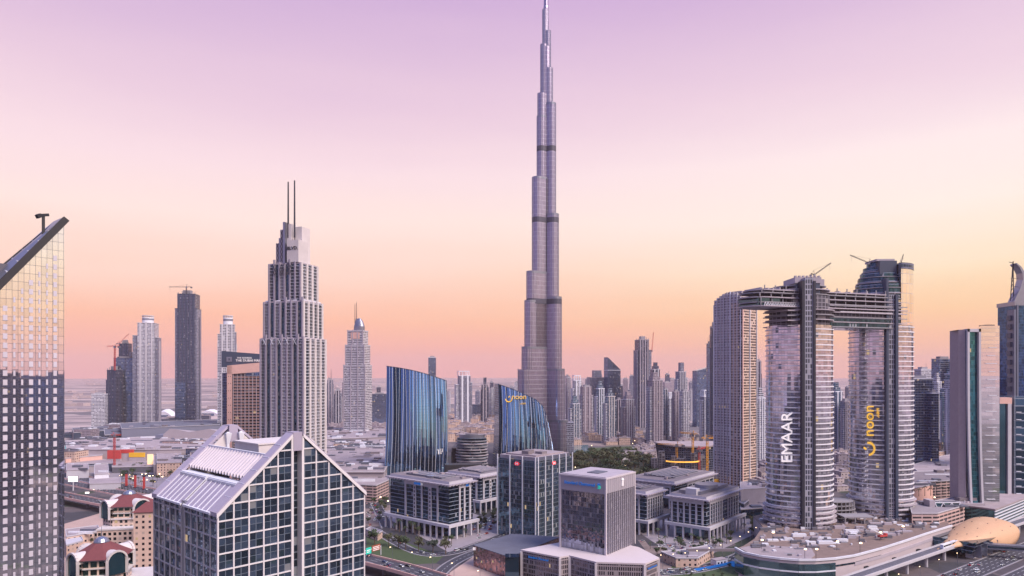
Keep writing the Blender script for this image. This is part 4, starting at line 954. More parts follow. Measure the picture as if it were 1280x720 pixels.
# ------------------------------------------------------------------ their podium and building site
def pip(lp, x, y):
    c = False
    for i in range(len(lp)):
        (x1, y1), (x2, y2) = lp[i], lp[i-1]
        if (y1 > y) != (y2 > y) and x < (x2-x1)*(y-y1)/(y2-y1)+x1: c = not c
    return c
def podium():
    t = thing('curved_podium', 'long curved pale podium with teal glass end, building site on its roof', 'building'); zt = 17.5
    fr = [(170, 520), (172, 506), (180, 497), (192, 490), (204, 486), (216, 486), (232, 490), (250, 498), (280, 518), (311, 541), (346, 568), (384, 596)]
    bk = [(402, 640), (400, 700), (330, 724), (264, 668), (226, 640), (219, 596), (196, 552), (180, 530)]
    pl = fr+bk
    b = MB(); b.prism(pl, 0, zt-1, 0, 0, False); b.build('wall', mat('podium_render', (.58, .47, .46), .7, 0, .1, .2), t)
    b = MB(); b.prism(pl, zt-1, zt-.4); b.build('roof', mat('site_ground', (.20, .15, .14), .95, 0, .45, .12), t)
    cxp, cyp = 290, 610
    def rim(f0, f1, z0, z1, out, m, nm):
        b = MB()
        for i in range(f0, f1):
            a, c = Vector(fr[i]), Vector(fr[i+1]); dd = (c-a).normalized(); n = Vector((dd.y, -dd.x))
            b.prism([tuple(a+n*out), tuple(c+n*out), tuple(c-n*.6), tuple(a-n*.6)], z0, z1, 0, 0, True, True)
        b.build(nm, m, t)
    rim(0, 11, zt-.4, zt+1.1, .7, M['white'], 'parapet'); rim(7, 11, zt-7, zt-4.5, .35, M['stone2'], 'louvre_band'); rim(5, 8, zt-5.5, zt-4.3, .3, M['glass'], 'window_band')
    rim(0, 6, 1, zt-2.6, .5, mat('teal_wall_glass', (.12, .22, .26), .1, .8, .3, .3), 'teal_glazing'); rim(0, 6, zt-8.6, zt-7.6, .8, M['white'], 'floor_band')
    for x, y in ((262, 506), (296, 530), (330, 555), (362, 579)):
        b = MB(); b.box(x-2, x+2, y-1.6, y+1, 3, 8); b.build('doorway', M['black'], t)
    # the curved roof of the glass end
    b = MB(); b.prism([(173, 520), (176, 506), (186, 497), (200, 490), (214, 490), (222, 500), (228, 520), (190, 530)], zt-.4, zt+.3); b.build('end_roof', M['roof_w'], t)
    rr_ = random.Random(8)
    # lower open floors wrapped round the feet of the towers
    for cx, cy_, r0 in ((X(999, 612), 612, 30.5), (X(1101, 650), 650, 30)):
        for k in range(4):
            b = MB(); b.prism(circ(40, r0+1.5-k*.1, 24.5-k*.1, 0, cx, cy_), zt+k*4.1+3, zt+k*4.1+3.7, 0, 0, True, True); b.build('open_floor', M['stone2'], t)
    b = MB()
    for k in range(5): b.prism(circ(28, 23-k, 17-k, 0, 300, 640), zt+k*3.6, zt+k*3.6+.6, 0, 0, True, True)
    for k in range(30):
        a = k*.21; b.box(300+20*math.cos(a)-.3, 300+20*math.cos(a)+.3, 640+14*math.sin(a)-.3, 640+14*math.sin(a)+.3, zt, zt+15)
    b.build('open_hall', M['concrete'], t)
    b = MB(); b.box(295, 322, 606, 622, zt+5, zt+6)
    for x in (296, 305, 313, 321): b.box(x-.4, x+.4, 606, 607, zt, zt+5); b.box(x-.4, x+.4, 620, 621, zt, zt+5)
    b.build('open_canopy', M['concrete'], t)
    b = MB()
    for k in range(900):
        x = rr_.uniform(180, 395); y = rr_.uniform(495, 690)
        if y < 486+abs(x-205)*.62+6 or not pip(pl, x, y) or not pip(pl, x+8, y+3): continue
        s = rr_.uniform(.5, 3.2); b.box(x, x+s*rr_.uniform(.5, 4), y, y+s, zt-.4, zt-.4+rr_.uniform(.3, 2.4), rr_.choice((0, 0, 1, 1, 2, 2, 2, 3)))
    tag(b.build('site_material', [M['stone2'], M['white'], M['concrete_d'], M['concrete']], t), kind='stuff')
podium()
for k, (px, py) in enumerate(((952, 686), (966, 676), (1006, 698), (1020, 698), (1046, 688), (1075, 690), (1100, 676), (1128, 668))):
    p = G(px, py, 19); b = MB(); b.tube((0, 0, 0), (0, 0, 7), .15); b.bar((0, 0, 7), (0, -1, 7), .3, .25); b.box(-.8, .8, -1.4, -.8, 6.5, 7.3, 1)
    tag(b.build('site_lamp', [M['dark'], M['lamp']], loc=p), 'lit work lamp on the podium building site', 'lamp', 'work lamps on the building site')
def mobile_crane():
    p = G(1103, 672, 19); t = thing('mobile_crane', 'red mobile crane with lowered arm on the podium building site', 'crane', p, rad(20))
    b = MB(); b.box(-4, 4, -1.3, 1.3, .9, 2.2); b.box(2.2, 4.2, -1.2, 1.2, 2.2, 3.2); b.build('chassis', M['crane_r'], t)
    for x in (-3, -1.4, 1.6, 3):
        for y in (-1.3, 1.3): b = MB(); b.tube((x, y-.25, .55), (x, y+.25, .55), .55, None, 12); b.build('wheel', M['black'], t)
    b = MB(); b.bar((0, 0, 2.6), (-14, 1, 9), .8); b.build('arm', M['white'], t)
mobile_crane()
# ------------------------------------------------------------------ tower with the arched white grid top
def arched():
    Y = 892; q = Y/F; t = thing('arched_top_tower', 'slim pale residential tower with gently arched top and gridded front', 'tower', (X(926, Y), Y, 0), rad(38)); z = lambda py: Z(py, Y)
    # corner at px 926, the broad side to its left, the narrow one to its right
    LXr, LYl = 32, 41
    g1 = facade('pale_grid', (.64, .53, .52), (.12, .12, .16), 3.6, 1.9, (.3, .95), (.3, .95)); g2 = facade('open_balconies', (.60, .46, .40), (.10, .10, .12), 3.6, 2.6, (.12, .9), (.22, .88))
    b = MB(); n = 10
    top = lambda s: z(364)+ -8*(s*2-.75)**2
    for i in range(n):
        a, c = LYl*i/n, LYl*(i+1)/n
        b.box(0, LXr*.93, a, c-.02, 0, top(i/n))
    b.build('body', g1, t)
    for k in range(9):
        y = LYl*k/8; b = MB(); b.box(-1.2, 0, y-.5, y+.5, 0, top(min(k, 7.9)/8)-(3 if k in (0, 8) else -1)); b.build('rib', M['white'] if k in (0, 3, 8) else M['stone'], t)
    for a, c in ((.64, .98),):
        b = MB(); b.box(-.9, -.02, LYl*.06, LYl*.34, 0, z(378)); b.build('balcony_stack', g2, t)
    b = MB(); b.box(.5, LXr, -2.5, -.02, 0, z(384)); b.build('narrow_front', g2, t)
    for x in (.2, LXr*.5, LXr): b = MB(); b.box(x-.8, x+.8, -3.4, -2.5, 0, z(384)+2); b.build('rib', M['peach'] if x < 1 else M['stone'], t)
    b = MB(); b.box(2, LXr-3, 0, 20, z(366), z(369)+6); b.build('plant_room', M['stone2'], t)
arched()
def slab_tower(name, label, pxl, pxr, pyt, Y, m, rz=0, dep=.7, extra=None, roofm=None, cat='tower'):
    """a plain shaft of the city: body, roof edge, plant room and slim ribs"""
    w = (pxr-pxl)*Y/F/(math.cos(rz)+dep*abs(math.sin(rz))); d = w*dep
    t = thing(name, label, cat, (X((pxl+pxr)/2, Y), Y+d*.4, 0), rz); h = Z(pyt, Y)
    b = MB(); b.box(-w/2, w/2, -d/2, d/2, 0, h); b.build('wall', m, t)
    return t, w, d, h
# ------------------------------------------------------------------ towers at the right hand edge
def wedge():
    Y = 668; q = Y/F; t = thing('curved_frame_tower', 'slender office tower of brick, teal glass and curved white frames', 'tower', (X(1210, Y), Y, 0)); z = lambda py: Z(py, Y)
    m = lambda px: (px-1210)*q
    def bow(zv, h): return 4.5*(1-zv/h)**3
    h = z(413)
    b = MB(); b.prism([(X(1200, Y+26)-X(1210, Y), 26), (X(1198, Y+5)-X(1210, Y), 5), (m(1208.5), 1.5), (m(1208.5), 26)], 0, h+1, 0); b.build('brick_wall', M['brick'], t)
    b = MB(); b.loft([[(m(1208)+bow(zz, h), .8, zz), (m(1226)+bow(zz, h), 1.5, zz), (m(1226)+bow(zz, h), 20, zz), (m(1209)+bow(zz, h), 5, zz)] for zz in [h*k/16 for k in range(17)]]); b.build('teal_glazing', facade('teal_strip', (.05, .14, .17), (.05, .22, .27), 3.9, 1.8, (.03, .97), (.04, .98), .05, .92, .001, .012, blind=.0), t)
    for p0, w in ((1208.3, 2.8), (1222.5, 2.6)):
        b = MB(); b.loft([[(m(p0)+bow(zz, h), -1.4, zz), (m(p0+w)+bow(zz, h), -1.4, zz), (m(p0+w)+bow(zz, h), 3, zz), (m(p0)+bow(zz, h), 3, zz)] for zz in [(h+1.5)*k/20 for k in range(21)]]); b.build('white_frame', M['stone'], t)
    b = MB(); b.box(m(1208.3), m(1225.1), -1.4, 5, h-1.5, h+1.5); b.build('frame_head', M['stone'], t)
    hg = z(407); g = facade('banded_mirror', (.34, .33, .36), (.84, .86, .88), 3.9, 14, (.0, 1.0), (.05, 1.0), .04, .98, .0, .006, .35, blind=0, gvar=.15)
    b = MB(); b.prism([(m(1226.5), 0), (m(1240), -.8), (m(1250.5), 1.2), (m(1250.5), 24), (X(1222, Y+26)-X(1210, Y), 26)], 10, hg); b.build('mirror_front', g, t)
    b = MB(); k = 0; zz = 20
    while zz < hg-18:
        b.box(m(1231+2*(k % 3)), m(1245-2*(k % 2)), -1.3, .2, zz, zz+.5); zz += 7.8; k += 1
    b.build('light_shelf', M['white'], t)
    b = MB(); b.box(m(1236), m(1247), 4, 14, hg, hg+1.2); b.build('roof_unit', M['dark'], t)
    b = MB(); b.prism([(X(1200, Y+29)-X(1210, Y), 29), (m(1196), 3), (m(1207), -3), (m(1213), 0), (m(1213), 29)], 0, 26); b.build('brick_base', M['brick'], t)
    b = MB()
    for zz in (10, 17): b.box(m(1198.5), m(1203), 0.1, 2.2, zz, zz+1.6)
    b.build('base_louvre', M['black'], t)
wedge()
def horned():
    Y = 930; q = Y/F; t = thing('horned_spire_tower', 'blue glass tower crowned by a curved horn and a lattice spire', 'tower', (X(1282, Y), Y, 0)); z = lambda py: Z(py, Y); m = lambda px: (px-1282)*q
    b = MB(); b.box(m(1261.5), m(1306), -12, 22, 0, z(383)); b.build('shaft', facade('deep_blue_glass', (.10, .13, .22), (.04, .11, .27), 3.9, 2.0, (.02, .98), (.04, 1.0), .07, .93, .0, .008, blind=0), t)
    for px in (1259, 1262.2): b = MB(); b.box(m(px), m(px+2.2), -13, 0, 0, z(382 if px > 1260 else 388)); b.build('edge_rib', mat('slate_rib', (.15, .17, .24), .4, .3), t)
    b = MB(); b.box(m(1260), m(1306), -12.6, 22, z(383), z(378)); b.build('crown_band', M['steel'], t)
    b = MB(); lf = [(1262, 381), (1266, 372), (1271, 362), (1274.5, 350), (1274, 342), (1270.5, 335), (1266.5, 331)]; rt = [(1306, 376), (1288, 372), (1281, 362), (1280, 352), (1278, 343), (1273, 334.5), (1267.2, 329.5)]
    b.loft([[(m(a), -6, z(b_)), (m(c), -6, z(d_)), (m(c), 6, z(d_)), (m(a), 6, z(b_))] for (a, b_), (c, d_) in zip(lf, rt)]); b.build('horn', M['steel'], t)
    b = MB()
    for px in (1263, 1267): b.bar((m(px), 0, z(376)), (m(1266.3), 0, z(327)), .9)
    for k in range(8): yy = 374-k*5.2; b.bar((m(1263+.4*k), 0, z(yy)), (m(1267-.1*k), 0, z(yy-4)), .5); b.bar((m(1263.2), 0, z(yy)), (m(1274-.3*k), 0, z(yy)), .45) if k in (3, 5) else None
    b.bar((m(1266.3), 0, z(329)), (m(1261.5), 0, z(327.5)), .7); b.bar((m(1266.3), 0, z(329)), (m(1267), 0, z(326.5)), .5); b.build('lattice_spire', M['dark'], t)
    for k in range(9): b = MB(); yy = 395+k*11; b.box(m(1256.5), m(1259.4), -9, -2, z(yy+6), z(yy)); b.build('sky_pod', M['navy'], t)
horned()
def edge_block():
    Y = 720; q = Y/F; t = thing('grey_portal_block', 'grey framed office block with teal glass strip beside the curved frame tower', 'building', (X(1252, Y), Y, 0)); z = lambda py: Z(py, Y); m = lambda px: (px-1252)*q
    h = z(497)
    b = MB(); b.box(m(1250), m(1263), 2, 26, 0, h-5); b.build('teal_glazing', M['glass_teal'], t)
    b = MB(); b.box(m(1250), m(1265), 0, 8, h-6.5, h); b.build('frame_head', M['peach'], t)
    b = MB(); b.box(m(1260), m(1264.5), 0, 5, 0, h-6.5); b.build('frame_post', M['stone'], t)
    b = MB(); b.box(m(1268), m(1300), 0, 28, 0, h+1); b.build('grey_front', facade('portal_front', (.20, .24, .32), (.06, .14, .23), 7.8, 12, (.08, .9), (.06, .9), .07, .9, .0, .01, blind=0), t)
    b = MB(); zz = 24
    while zz < h-8: b.box(m(1270), m(1276), -.9, .1, zz, zz+.7); zz += 7.8
    b.build('light_shelf', M['white'], t)
    b = MB(); b.box(m(1264.6), m(1268), 3, 20, 0, h-6); b.build('recess', M['navy'], t)
edge_block()
def striped_podium():
    zt = 34; pl = [G(1244, 654, 10).xy, G(1290, 632, 10).xy, G(1330, 640, 10).xy]
    a, c = Vector((X(1243, 640), 640)), Vector((X(1330, 800), 800)); d = (c-a).normalized(); phi = math.atan2(d.y, d.x)
    t = thing('striped_podium', 'low office wing with stacked white bands beside the metro station', 'building', (a.x, a.y, 0), phi)
    b = MB(); b.box(0, 190, 0, 40, 0, 22); b.build('body', M['glass_teal'], t)
    for k in range(7): b = MB(); b.box(-.8, 190, -1.0, 0, 3.0+k*3.0, 3.8+k*3.0); b.build('white_band', M['white'], t)
    b = MB(); b.box(-1, 191, -1, 41, 22.6, 24); b.build('roof', M['roof_w'], t)
striped_podium()
# ------------------------------------------------------------------ metro: viaduct, golden station, footbridge
def metro():
    vz = 11.0; yaw = math.atan2(szd.y, szd.x)
    t = thing('metro_viaduct', 'raised metro viaduct of concrete on round columns', 'viaduct', (szo.x, szo.y, 0), yaw)
    Ls = (-430, 1100)
    b = MB(); b.box(Ls[0], Ls[1], -4.6, 4.6, vz-1.6, vz-.2); b.build('deck', M['stone'], t)
    for y in (-4.6, 4.3): b = MB(); b.box(Ls[0], Ls[1], y, y+.3, vz-.2, vz+1.0); b.build('parapet', M['stone'], t)
    b = MB(); b.box(Ls[0], Ls[1], -3.9, 3.9, vz-.2, vz-.1); b.build('track_bed', M['concrete_d'], t)
    for y in (-3.1, -1.6, 1.6, 3.1): b = MB(); b.box(Ls[0], Ls[1], y-.1, y+.1, vz-.1, vz+.12); b.build('rail', M['steel'], t)
    for k in range(-13, 30): b = MB(); x = k*32; b.tube((x, 0, 0), (x, 0, vz-3.2), 1.1, None, 14); b.loft([[(x-1.2, -1.2, vz-3.2), (x+1.2, -1.2, vz-3.2), (x+1.2, 1.2, vz-3.2), (x-1.2, 1.2, vz-3.2)], [(x-1.4, -4, vz-1.6), (x+1.4, -4, vz-1.6), (x+1.4, 4, vz-1.6), (x-1.4, 4, vz-1.6)]]); b.build('column', M['stone'], t)
    c0 = Vector((393, 583)); s = thing('metro_station', 'golden shell shaped metro station on the raised line', 'station', (c0.x, c0.y, 0), yaw)
    b = MB(); n, r_ = 32, 18; Lh, Wd = 68, 21
    rings = []
    for i in range(n+1):
        f_ = i/n; u = -1+2*f_; w = Wd*max(.0, math.sin(math.pi*f_**2.0))**.62+.05; hh = 13*max(0, math.sin(math.pi*f_**1.9))**.75+.6; ring = []
        for k in range(r_+1):
            a = math.pi*k/r_; sag = -5.5*math.exp(-((u-.25)/.28)**2)+2.5*math.exp(-((u-.75)/.2)**2)
            ring.append((u*Lh, -w*math.cos(a)*(1.0 if a > math.pi/2 else 1.05), vz-1+hh*math.sin(a)**.9+(1-math.sin(a))*sag))
        rings.append(ring)
    b.loft(rings, 0, False, False)
    o = b.build('shell', M['gold'], s, True); md = o.modifiers.new('thickness', 'SOLIDIFY'); md.thickness = .5
    b = MB()
    for i in range(3, n-2, 3):
        for k in range(2, r_-2): b.bar(Vector(rings[i][k])+Vector((0, 0, .35)), Vector(rings[i][k+1])+Vector((0, 0, .35)), .18, .3)
    b.build('shell_seams', M['brick'], s)
    b = MB()
    for i in range(3, n-3, 1):
        for k in range(4, r_-3, 3): 
            p = Vector(rings[i][k])
            if (i*7+k) % 4 == 0: b.box(p.x-1, p.x+1, p.y-.15, p.y+.15, p.z+.5, p.z+.85)
    b.build('roof_slots', M['dark'], s)
    b = MB(); b.loft([[(x, -13, vz-6), (x, 13, vz-6), (x, 17, vz+3), (x, -17, vz+3)] for x in (-38, 40)][::-1]); b.build('concourse', FC['office'], s)
    b = MB(); b.loft([[(x, -12, 0), (x, -6, 0), (x, -6, vz-5), (x, -15, vz-5)] for x in (-30, -12)][::-1]); b.build('stair_block', M['white'], s)
    for k in range(7): b = MB(); x = -32+k*11; b.box(x, x+.6, -18.5, -12, 2, vz+1); b.build('rib', M['steel'], s)
    fb = thing('footbridge', 'grey enclosed footbridge leading away from the metro station', 'bridge')
    a, c = Vector((392, 566)), Vector((520, 520)); a2 = Vector((386, 563))
    b = MB(); b.bar((a2.x, a2.y, 9), (c.x, c.y, 9), 6, 4.2); b.build('tube', M['steel'], fb)
    b = MB(); b.bar((a2.x, a2.y-3.2, 9), (c.x, c.y-3.2, 9), .3, 1.5); b.build('window_band', M['glass'], fb)
    for k in range(1, 5): p = a2+(c-a2)*k/4.2; b = MB(); b.box(p.x-.8, p.x+.8, p.y-.8, p.y+.8, 0, 7); b.build('column', M['stone'], fb)
    # a train standing out from under the shell
    tr = thing('metro_train', 'small blue and white train leaving the golden station', 'train', (szo.x+szd.x*-10, szo.y+szd.y*-10, vz), yaw)
    for k in range(3):
        b = MB(); x = k*16; b.box(x, x+15.4, -3.3, -.8, .2, 3.4); b.build('carriage', M['white'], tr); b = MB(); b.box(x+.6, x+14.8, -3.36, -.74, 1.5, 2.7); b.build('window_band', M['black'], tr)
metro()
# ------------------------------------------------------------------ residential towers of the city behind
def city(label, pxl, pxr, pyt, Y, style, rz=12, dep=.8, crown='flat', strips=0, sm='stone', name='residential_tower', sub=None):
    rz = rad(rz); r9 = random.Random(int(pxl*13+pyt)); w = (pxr-pxl)*Y/F/(math.cos(rz)+dep*abs(math.sin(rz))); d = w*dep
    t = thing(name, label, 'tower', (X((pxl+pxr)/2, Y), Y+d*.4, 0), rz); h = Z(pyt, Y); W0 = w
    if strips >= 2:     # a main shaft between lower shoulders, with recessed corners
        w = W0*r9.uniform(.66, .8); o = (W0-w)/2; sh = r9.uniform(-.5, .5)*o
        b = MB(); b.box(-w/2+sh, w/2+sh, -d/2, d/2, 0, h); b.build('wall', FC[style], t)
        other = {'pink': 'white', 'white': 'grey', 'grey': 'white', 'dark': 'grey', 'teal': 'white', 'blue': 'teal', 'conc': 'conc'}.get(style, 'grey')
        for x0, x1 in ((-W0/2, -w/2+sh), (w/2+sh, W0/2)):
            b = MB(); hh = h*r9.uniform(.82, .95); b.box(x0, x1, -d*.4, d*.42, 0, hh); b.box(x0-.3, x1+.3, -d*.42, d*.44, hh, hh+1.2, 1); b.build('shoulder', [FC[style if r9.random() < .5 else other], M[sm]], t)
    else:
        sh = 0; b = MB(); b.box(-w/2, w/2, -d/2, d/2, 0, h); b.build('wall', FC[style], t)
    b = MB(); b.box(-w/2-.4+sh, w/2+.4+sh, -d/2-.4, d/2+.4, h-.05, h+1.3); b.build('parapet', M[sm], t)
    for k in range(strips):
        x = sh-w/2+w*(k+.5)/strips; ww = w/strips*.3; zt = h+(2.5 if k % 2 else .5); b = MB(); b.box(x-ww/2, x+ww/2, -d/2-1.3, -d/2, 0, zt); b.build('pier', M[sm], t)
    for k in range(r9.randrange(3)):
        x, y = sh+r9.uniform(-.4, .4)*w, r9.uniform(-.3, .3)*d; b = MB(); b.tube((x, y, h), (x, y, h+r9.uniform(7, 16)), .3, .15, 5); b.build('aerial', M['dark'], t)
    if strips:
        for s in (-1, 1): 
            y = 0; b = MB(); b.box(min(s*W0/2, s*(W0/2+1.1)), max(s*W0/2, s*(W0/2+1.1)), y-d*.07, y+d*.07, 0, h*.84); b.build('pier', M[sm], t)
    if crown == 'flat': b = MB(); b.box(-w*.28, w*.3, -d*.25, d*.3, h+1.3, h+5.5); b.build('plant_room', M['concrete'], t)
    elif crown == 'step':
        for k, (s, hh) in enumerate(((.72, 9), (.45, 18))): b = MB(); b.box(-w/2*s, w/2*s, -d/2*s, d/2*s, h, h+hh); b.build('crown_step', FC[style], t)
    elif crown == 'block': b = MB(); b.box(-w*.22, w*.28, -d*.3, d*.3, h, h+22); b.build('crown_block', FC[style], t)
    elif crown == 'round':
        b = MB(); b.prism(circ(24, w*.34, w*.34, 0, w*.06, 0), h, h+16, 0); b.build('crown_drum', M['white'], t)
        b = MB(); b.prism(circ(24, w*.35, w*.35, 0, w*.06, 0), h+9, h+13); b.build('drum_band', FC['grey'], t)
        b = MB()
        for k in range(16): a = k*math.pi/8; b.box(w*.06+w*.33*math.cos(a)-.5, w*.06+w*.33*math.cos(a)+.5, w*.33*math.sin(a)-.5, w*.33*math.sin(a)+.5, h+16, h+20)
        b.prism(circ(24, w*.36, w*.36, 0, w*.06, 0), h+20, h+21); b.build('crown_ring', M['white'], t)
    elif crown == 'frame':
        b = MB()
        for x in (-w*.45, -w*.15, w*.15, w*.45):
            for y in (-d*.45, d*.45): b.box(x-.8, x+.8, y-.8, y+.8, h, h+13)
        b.box(-w*.48, w*.48, -d*.48, d*.48, h+13, h+15); b.build('crown_frame', M['white'], t)
    elif crown == 'slant':
        b = MB(); b.prism([(-w/2, -d/2), (w/2, -d/2), (w/2, d/2), (-w/2, d/2)], h, lambda p: h+2+ (w/2-p[0])*.9 if True else 0); b.build('slanted_crown', FC[style], t)
    elif crown == 'slant2':
        b = MB(); b.prism([(-w/2, -d/2), (w/2, -d/2), (w/2, d/2), (-w/2, d/2)], h, lambda p: h+1+ (p[0]+w/2)*.25); b.build('slanted_crown', FC[style], t)
    elif crown == 'mast': 
        b = MB(); b.box(-w*.3, w*.3, -d*.3, d*.3, h, h+6); b.build('plant_room', M['concrete'], t); b = MB(); b.tube((w*.2, 0, h), (w*.2, 0, h+30), .8, .3); b.build('mast', M['dark'], t)
    elif crown == 'site':
        b = MB()
        for k in range(5): x = -w*.45+w*.9*k/4; b.box(x-.6, x+.6, -d*.4, -d*.4+1.2, h, h+5+3*(k % 2)); b.box(x-.6, x+.6, d*.3, d*.3+1.2, h, h+4)
        b.box(-w*.25, w*.2, -d*.2, d*.2, h, h+11); b.build('unfinished_core', M['concrete'], t)
    if sub:
        for (f0, f1, py, st) in sub:
            b = MB(); b.box(-w/2+w*f0, -w/2+w*f1, -d/2-2.2, d/2-.5, 0, Z(py, Y)); b.build('lower_wing', FC[st], t)
    return t
C = city
# left of the twin mast tower
C('dark blue half built tower with a stepped top beside the pale balcony tower', 141, 166, 448, 1790, 'blue', 10, .8, 'flat', 0, 'navy', sub=None)
C('dark blue under construction tower core rising behind its stepped neighbour', 146, 163, 430, 1815, 'dark', 6, .7, 'site', 2, 'navy')
C('narrow dark tower below the red jib crane', 131.5, 149, 463, 1760, 'dark', -8, .8, 'site', 3, 'navy')
C('pale cream balcony tower with a round white drum crown', 163, 196, 404, 1780, 'white', 14, .7, 'round', 3, 'stone')
C('thin unfinished tower pressed behind the cream balcony tower', 186, 197.5, 424, 1850, 'conc', 0, .8, 'site', 2, 'peach')
C('tall dark blue twin lobed tower under a roof crane', 217, 246, 368, 1640, 'dark', 8, .75, 'site', 5, 'navy', sub=[(-.06, .5, 478, 'blue'), (.62, 1.08, 476, 'dark')])
C('pale tower with lettered drum crown behind the framed hotel', 269, 294, 406, 1500, 'white', 18, .7, 'round', 3, 'stone')
C('low white gridded block standing alone near the edge tower', 113.5, 131, 493, 1700, 'white', 14, .6, 'flat', 0, 'white', 'apartment_block')
C('grey tower directly beside the twin mast tower', 406, 417, 475, 1900, 'grey', 15, .9, 'mast', 2, 'stone2'); C('darker short tower between two grey ones left of the dome crown', 416.5, 427, 488, 1850, 'dark', 10, .9, 'flat', 2); C('grey pink tower touching the dome crown tower', 427, 435, 478, 1950, 'pink', 5, .9, 'flat', 2)
C('dark blue glass block low behind the dome crown tower', 463, 483, 493, 2100, 'blue', 10, .7, 'flat', 0, 'navy', 'apartment_block')
C('small far tower with a white crescent mark peeping above the zebra glass tower', 534.5, 545, 447, 2300, 'blue', 8, .8, 'flat', 0, 'white')
C('broad grey tower with white side piers right of the zebra glass tower', 567, 590.5, 470, 2000, 'grey', 14, .7, 'frame', 2, 'white'); C('slim dark tower between pale ones near the rounded shoulder tower', 600.5, 611, 481, 2050, 'dark', 8, .8, 'block', 2, 'stone2'); C('slim pale tower left of the rounded shoulder tower', 611, 620, 486, 2150, 'white', 8, .8, 'flat', 2); C('dark tower edge against the rounded shoulder tower', 624, 634, 486, 2100, 'dark', 5, .8, 'flat', 2)
C('long low dark blue glass block under the slim dark tower', 588, 628, 506, 2250, 'blue', 4, .4, 'flat', 0, 'navy', 'apartment_block')
# right of the skyscraper
C('white framed open crown tower just right of the skyscraper', 714, 728, 476, 1850, 'white', 12, .8, 'frame', 2, 'white'); C('thin pink tower squeezed beside the skyscraper', 707.5, 714, 472, 1900, 'pink', 5, .8, 'flat', 2)
C('blue grey lower tower at the foot of the skyscraper', 710.5, 727, 505, 1500, 'teal', 14, .8, 'step', 3, 'stone'); C('pink tower with one dark stripe, second from the skyscraper', 725, 742, 484, 1640, 'pink', 12, .8, 'flat', 2, 'stone2')
C('massive purple block tower with a square raised top', 735, 757, 472, 2060, 'grey', 8, .7, 'block', 0, 'stone2'); C('white striped tower with a wedge roof', 756, 776, 463, 2010, 'blue', 16, .7, 'slant', 0, 'white')
C('white and teal tower with a stepped pale head', 743.5, 757.5, 486, 1560, 'teal', 14, .8, 'step', 3, 'white'); C('teal glass tower with cream piers and pale head', 755, 771, 496, 1480, 'teal', 12, .8, 'step', 3, 'cream'); C('dusky slab tower behind the cream pier tower', 769.5, 778, 500, 1600, 'dark', 6, .9, 'flat', 2, 'stone2')
C('pink twin shaft tower below the tall dark one', 776.5, 795, 500, 1490, 'pink', 16, .9, 'step', 4, 'stone'); C('tall dark unfinished tower with a red hoist crane', 793.5, 815, 425, 1920, 'dark', 10, .8, 'site', 4, 'stone2')
C('tall pink tower with teal flank and a stepped crown', 809, 830, 476, 1440, 'pink', 14, .85, 'step', 4, 'stone2'); C('dark topped tower behind the pink stepped crown tower', 813, 827, 462, 1700, 'dark', 8, .8, 'step', 2, 'stone'); C('blue slim tower right of the pink stepped crown tower', 828.5, 836, 487, 1560, 'teal', 8, .9, 'flat', 2); C('white topped short tower in the gap of the pink group', 834, 843, 498, 1640, 'white', 8, .9, 'frame', 2, 'white')
C('tall tower with dark striped head and a crown block', 844.5, 860, 465, 1580, 'grey', 12, .8, 'block', 4, 'stone'); C('pink lower slab hugging the striped head tower', 841, 850.5, 490, 1540, 'pink', 8, .9, 'flat', 2, 'stone2'); C('pale stepped slab in front of the striped head tower', 850, 862.5, 490, 1500, 'white', 12, .9, 'flat', 3)
C('broad blue glass tower with a gently slanted top', 868, 891, 464, 1950, 'blue', 10, .6, 'slant2', 0, 'navy'); C('white crowned tower in front of the blue slanted glass', 876, 891, 496, 1500, 'grey', 12, .8, 'frame', 4, 'white'); C('far pale slab left of the blue slanted glass', 861.5, 868, 488, 2200, 'white', 0, .8, 'flat', 1)
C('pale blue tower showing left of the arched top tower', 884.5, 893, 430, 1350, 'blue', 6, .8, 'flat', 0, 'steel'); C('thin dark tower with a rooftop crane behind the arched top tower', 888.5, 897, 410, 1250, 'dark', 4, .9, 'site', 2, 'stone2')
C('dark slim tower right of the arched top tower', 943.5, 952.5, 452, 1400, 'dark', 8, .9, 'flat', 2, 'stone2'); C('low white gridded tower between arched top and white lettered towers', 943, 958.5, 498, 1150, 'white', 16, .8, 'step', 3, 'white')
C('pale slim tower seen between the two curved towers', 1040, 1054, 490, 1260, 'teal', 12, .9, 'step', 2, 'white'); C('grey tower second between the two curved towers', 1053, 1064, 502, 1240, 'grey', 8, .9, 'flat', 3, 'stone2')
C('wide dark blue tower with white storey lines and a small lit sign', 1137, 1166, 474, 1010, 'blue', 6, .7, 'flat', 0, 'white', 'office_tower'); C('lower stepped blue tower joined to the white lined one', 1163, 1173.5, 492, 1000, 'blue', 6, .9, 'flat', 0, 'white', 'office_tower')
C('small white box headed tower behind the white lined one', 1148, 1164.5, 462, 1420, 'white', 10, .8, 'flat', 0, 'white'); C('blue purple square tower behind the white slim ones', 1171, 1191.5, 449, 1320, 'blue', 6, .7, 'flat', 0, 'steel'); C('slim white stepped tower in front of the blue purple one', 1167.5, 1178, 478, 1220, 'white', 14, .9, 'step', 2, 'white'); C('slim blue white tower next to the stepped one', 1177.5, 1186, 486, 1180, 'teal', 8, .9, 'flat', 2, 'white'); C('tower with a white zigzag stair pattern beside the brick pier', 1184.5, 1201, 468, 1150, 'teal', 14, .8, 'step', 3, 'white'); C('dark tower top just above the zigzag stair tower', 1192, 1202, 452, 1300, 'dark', 4, .8, 'flat', 2)
C('pale glass tower beside the horned spire tower', 1251, 1259, 424, 1100, 'blue', 4, .8, 'flat', 0, 'steel')
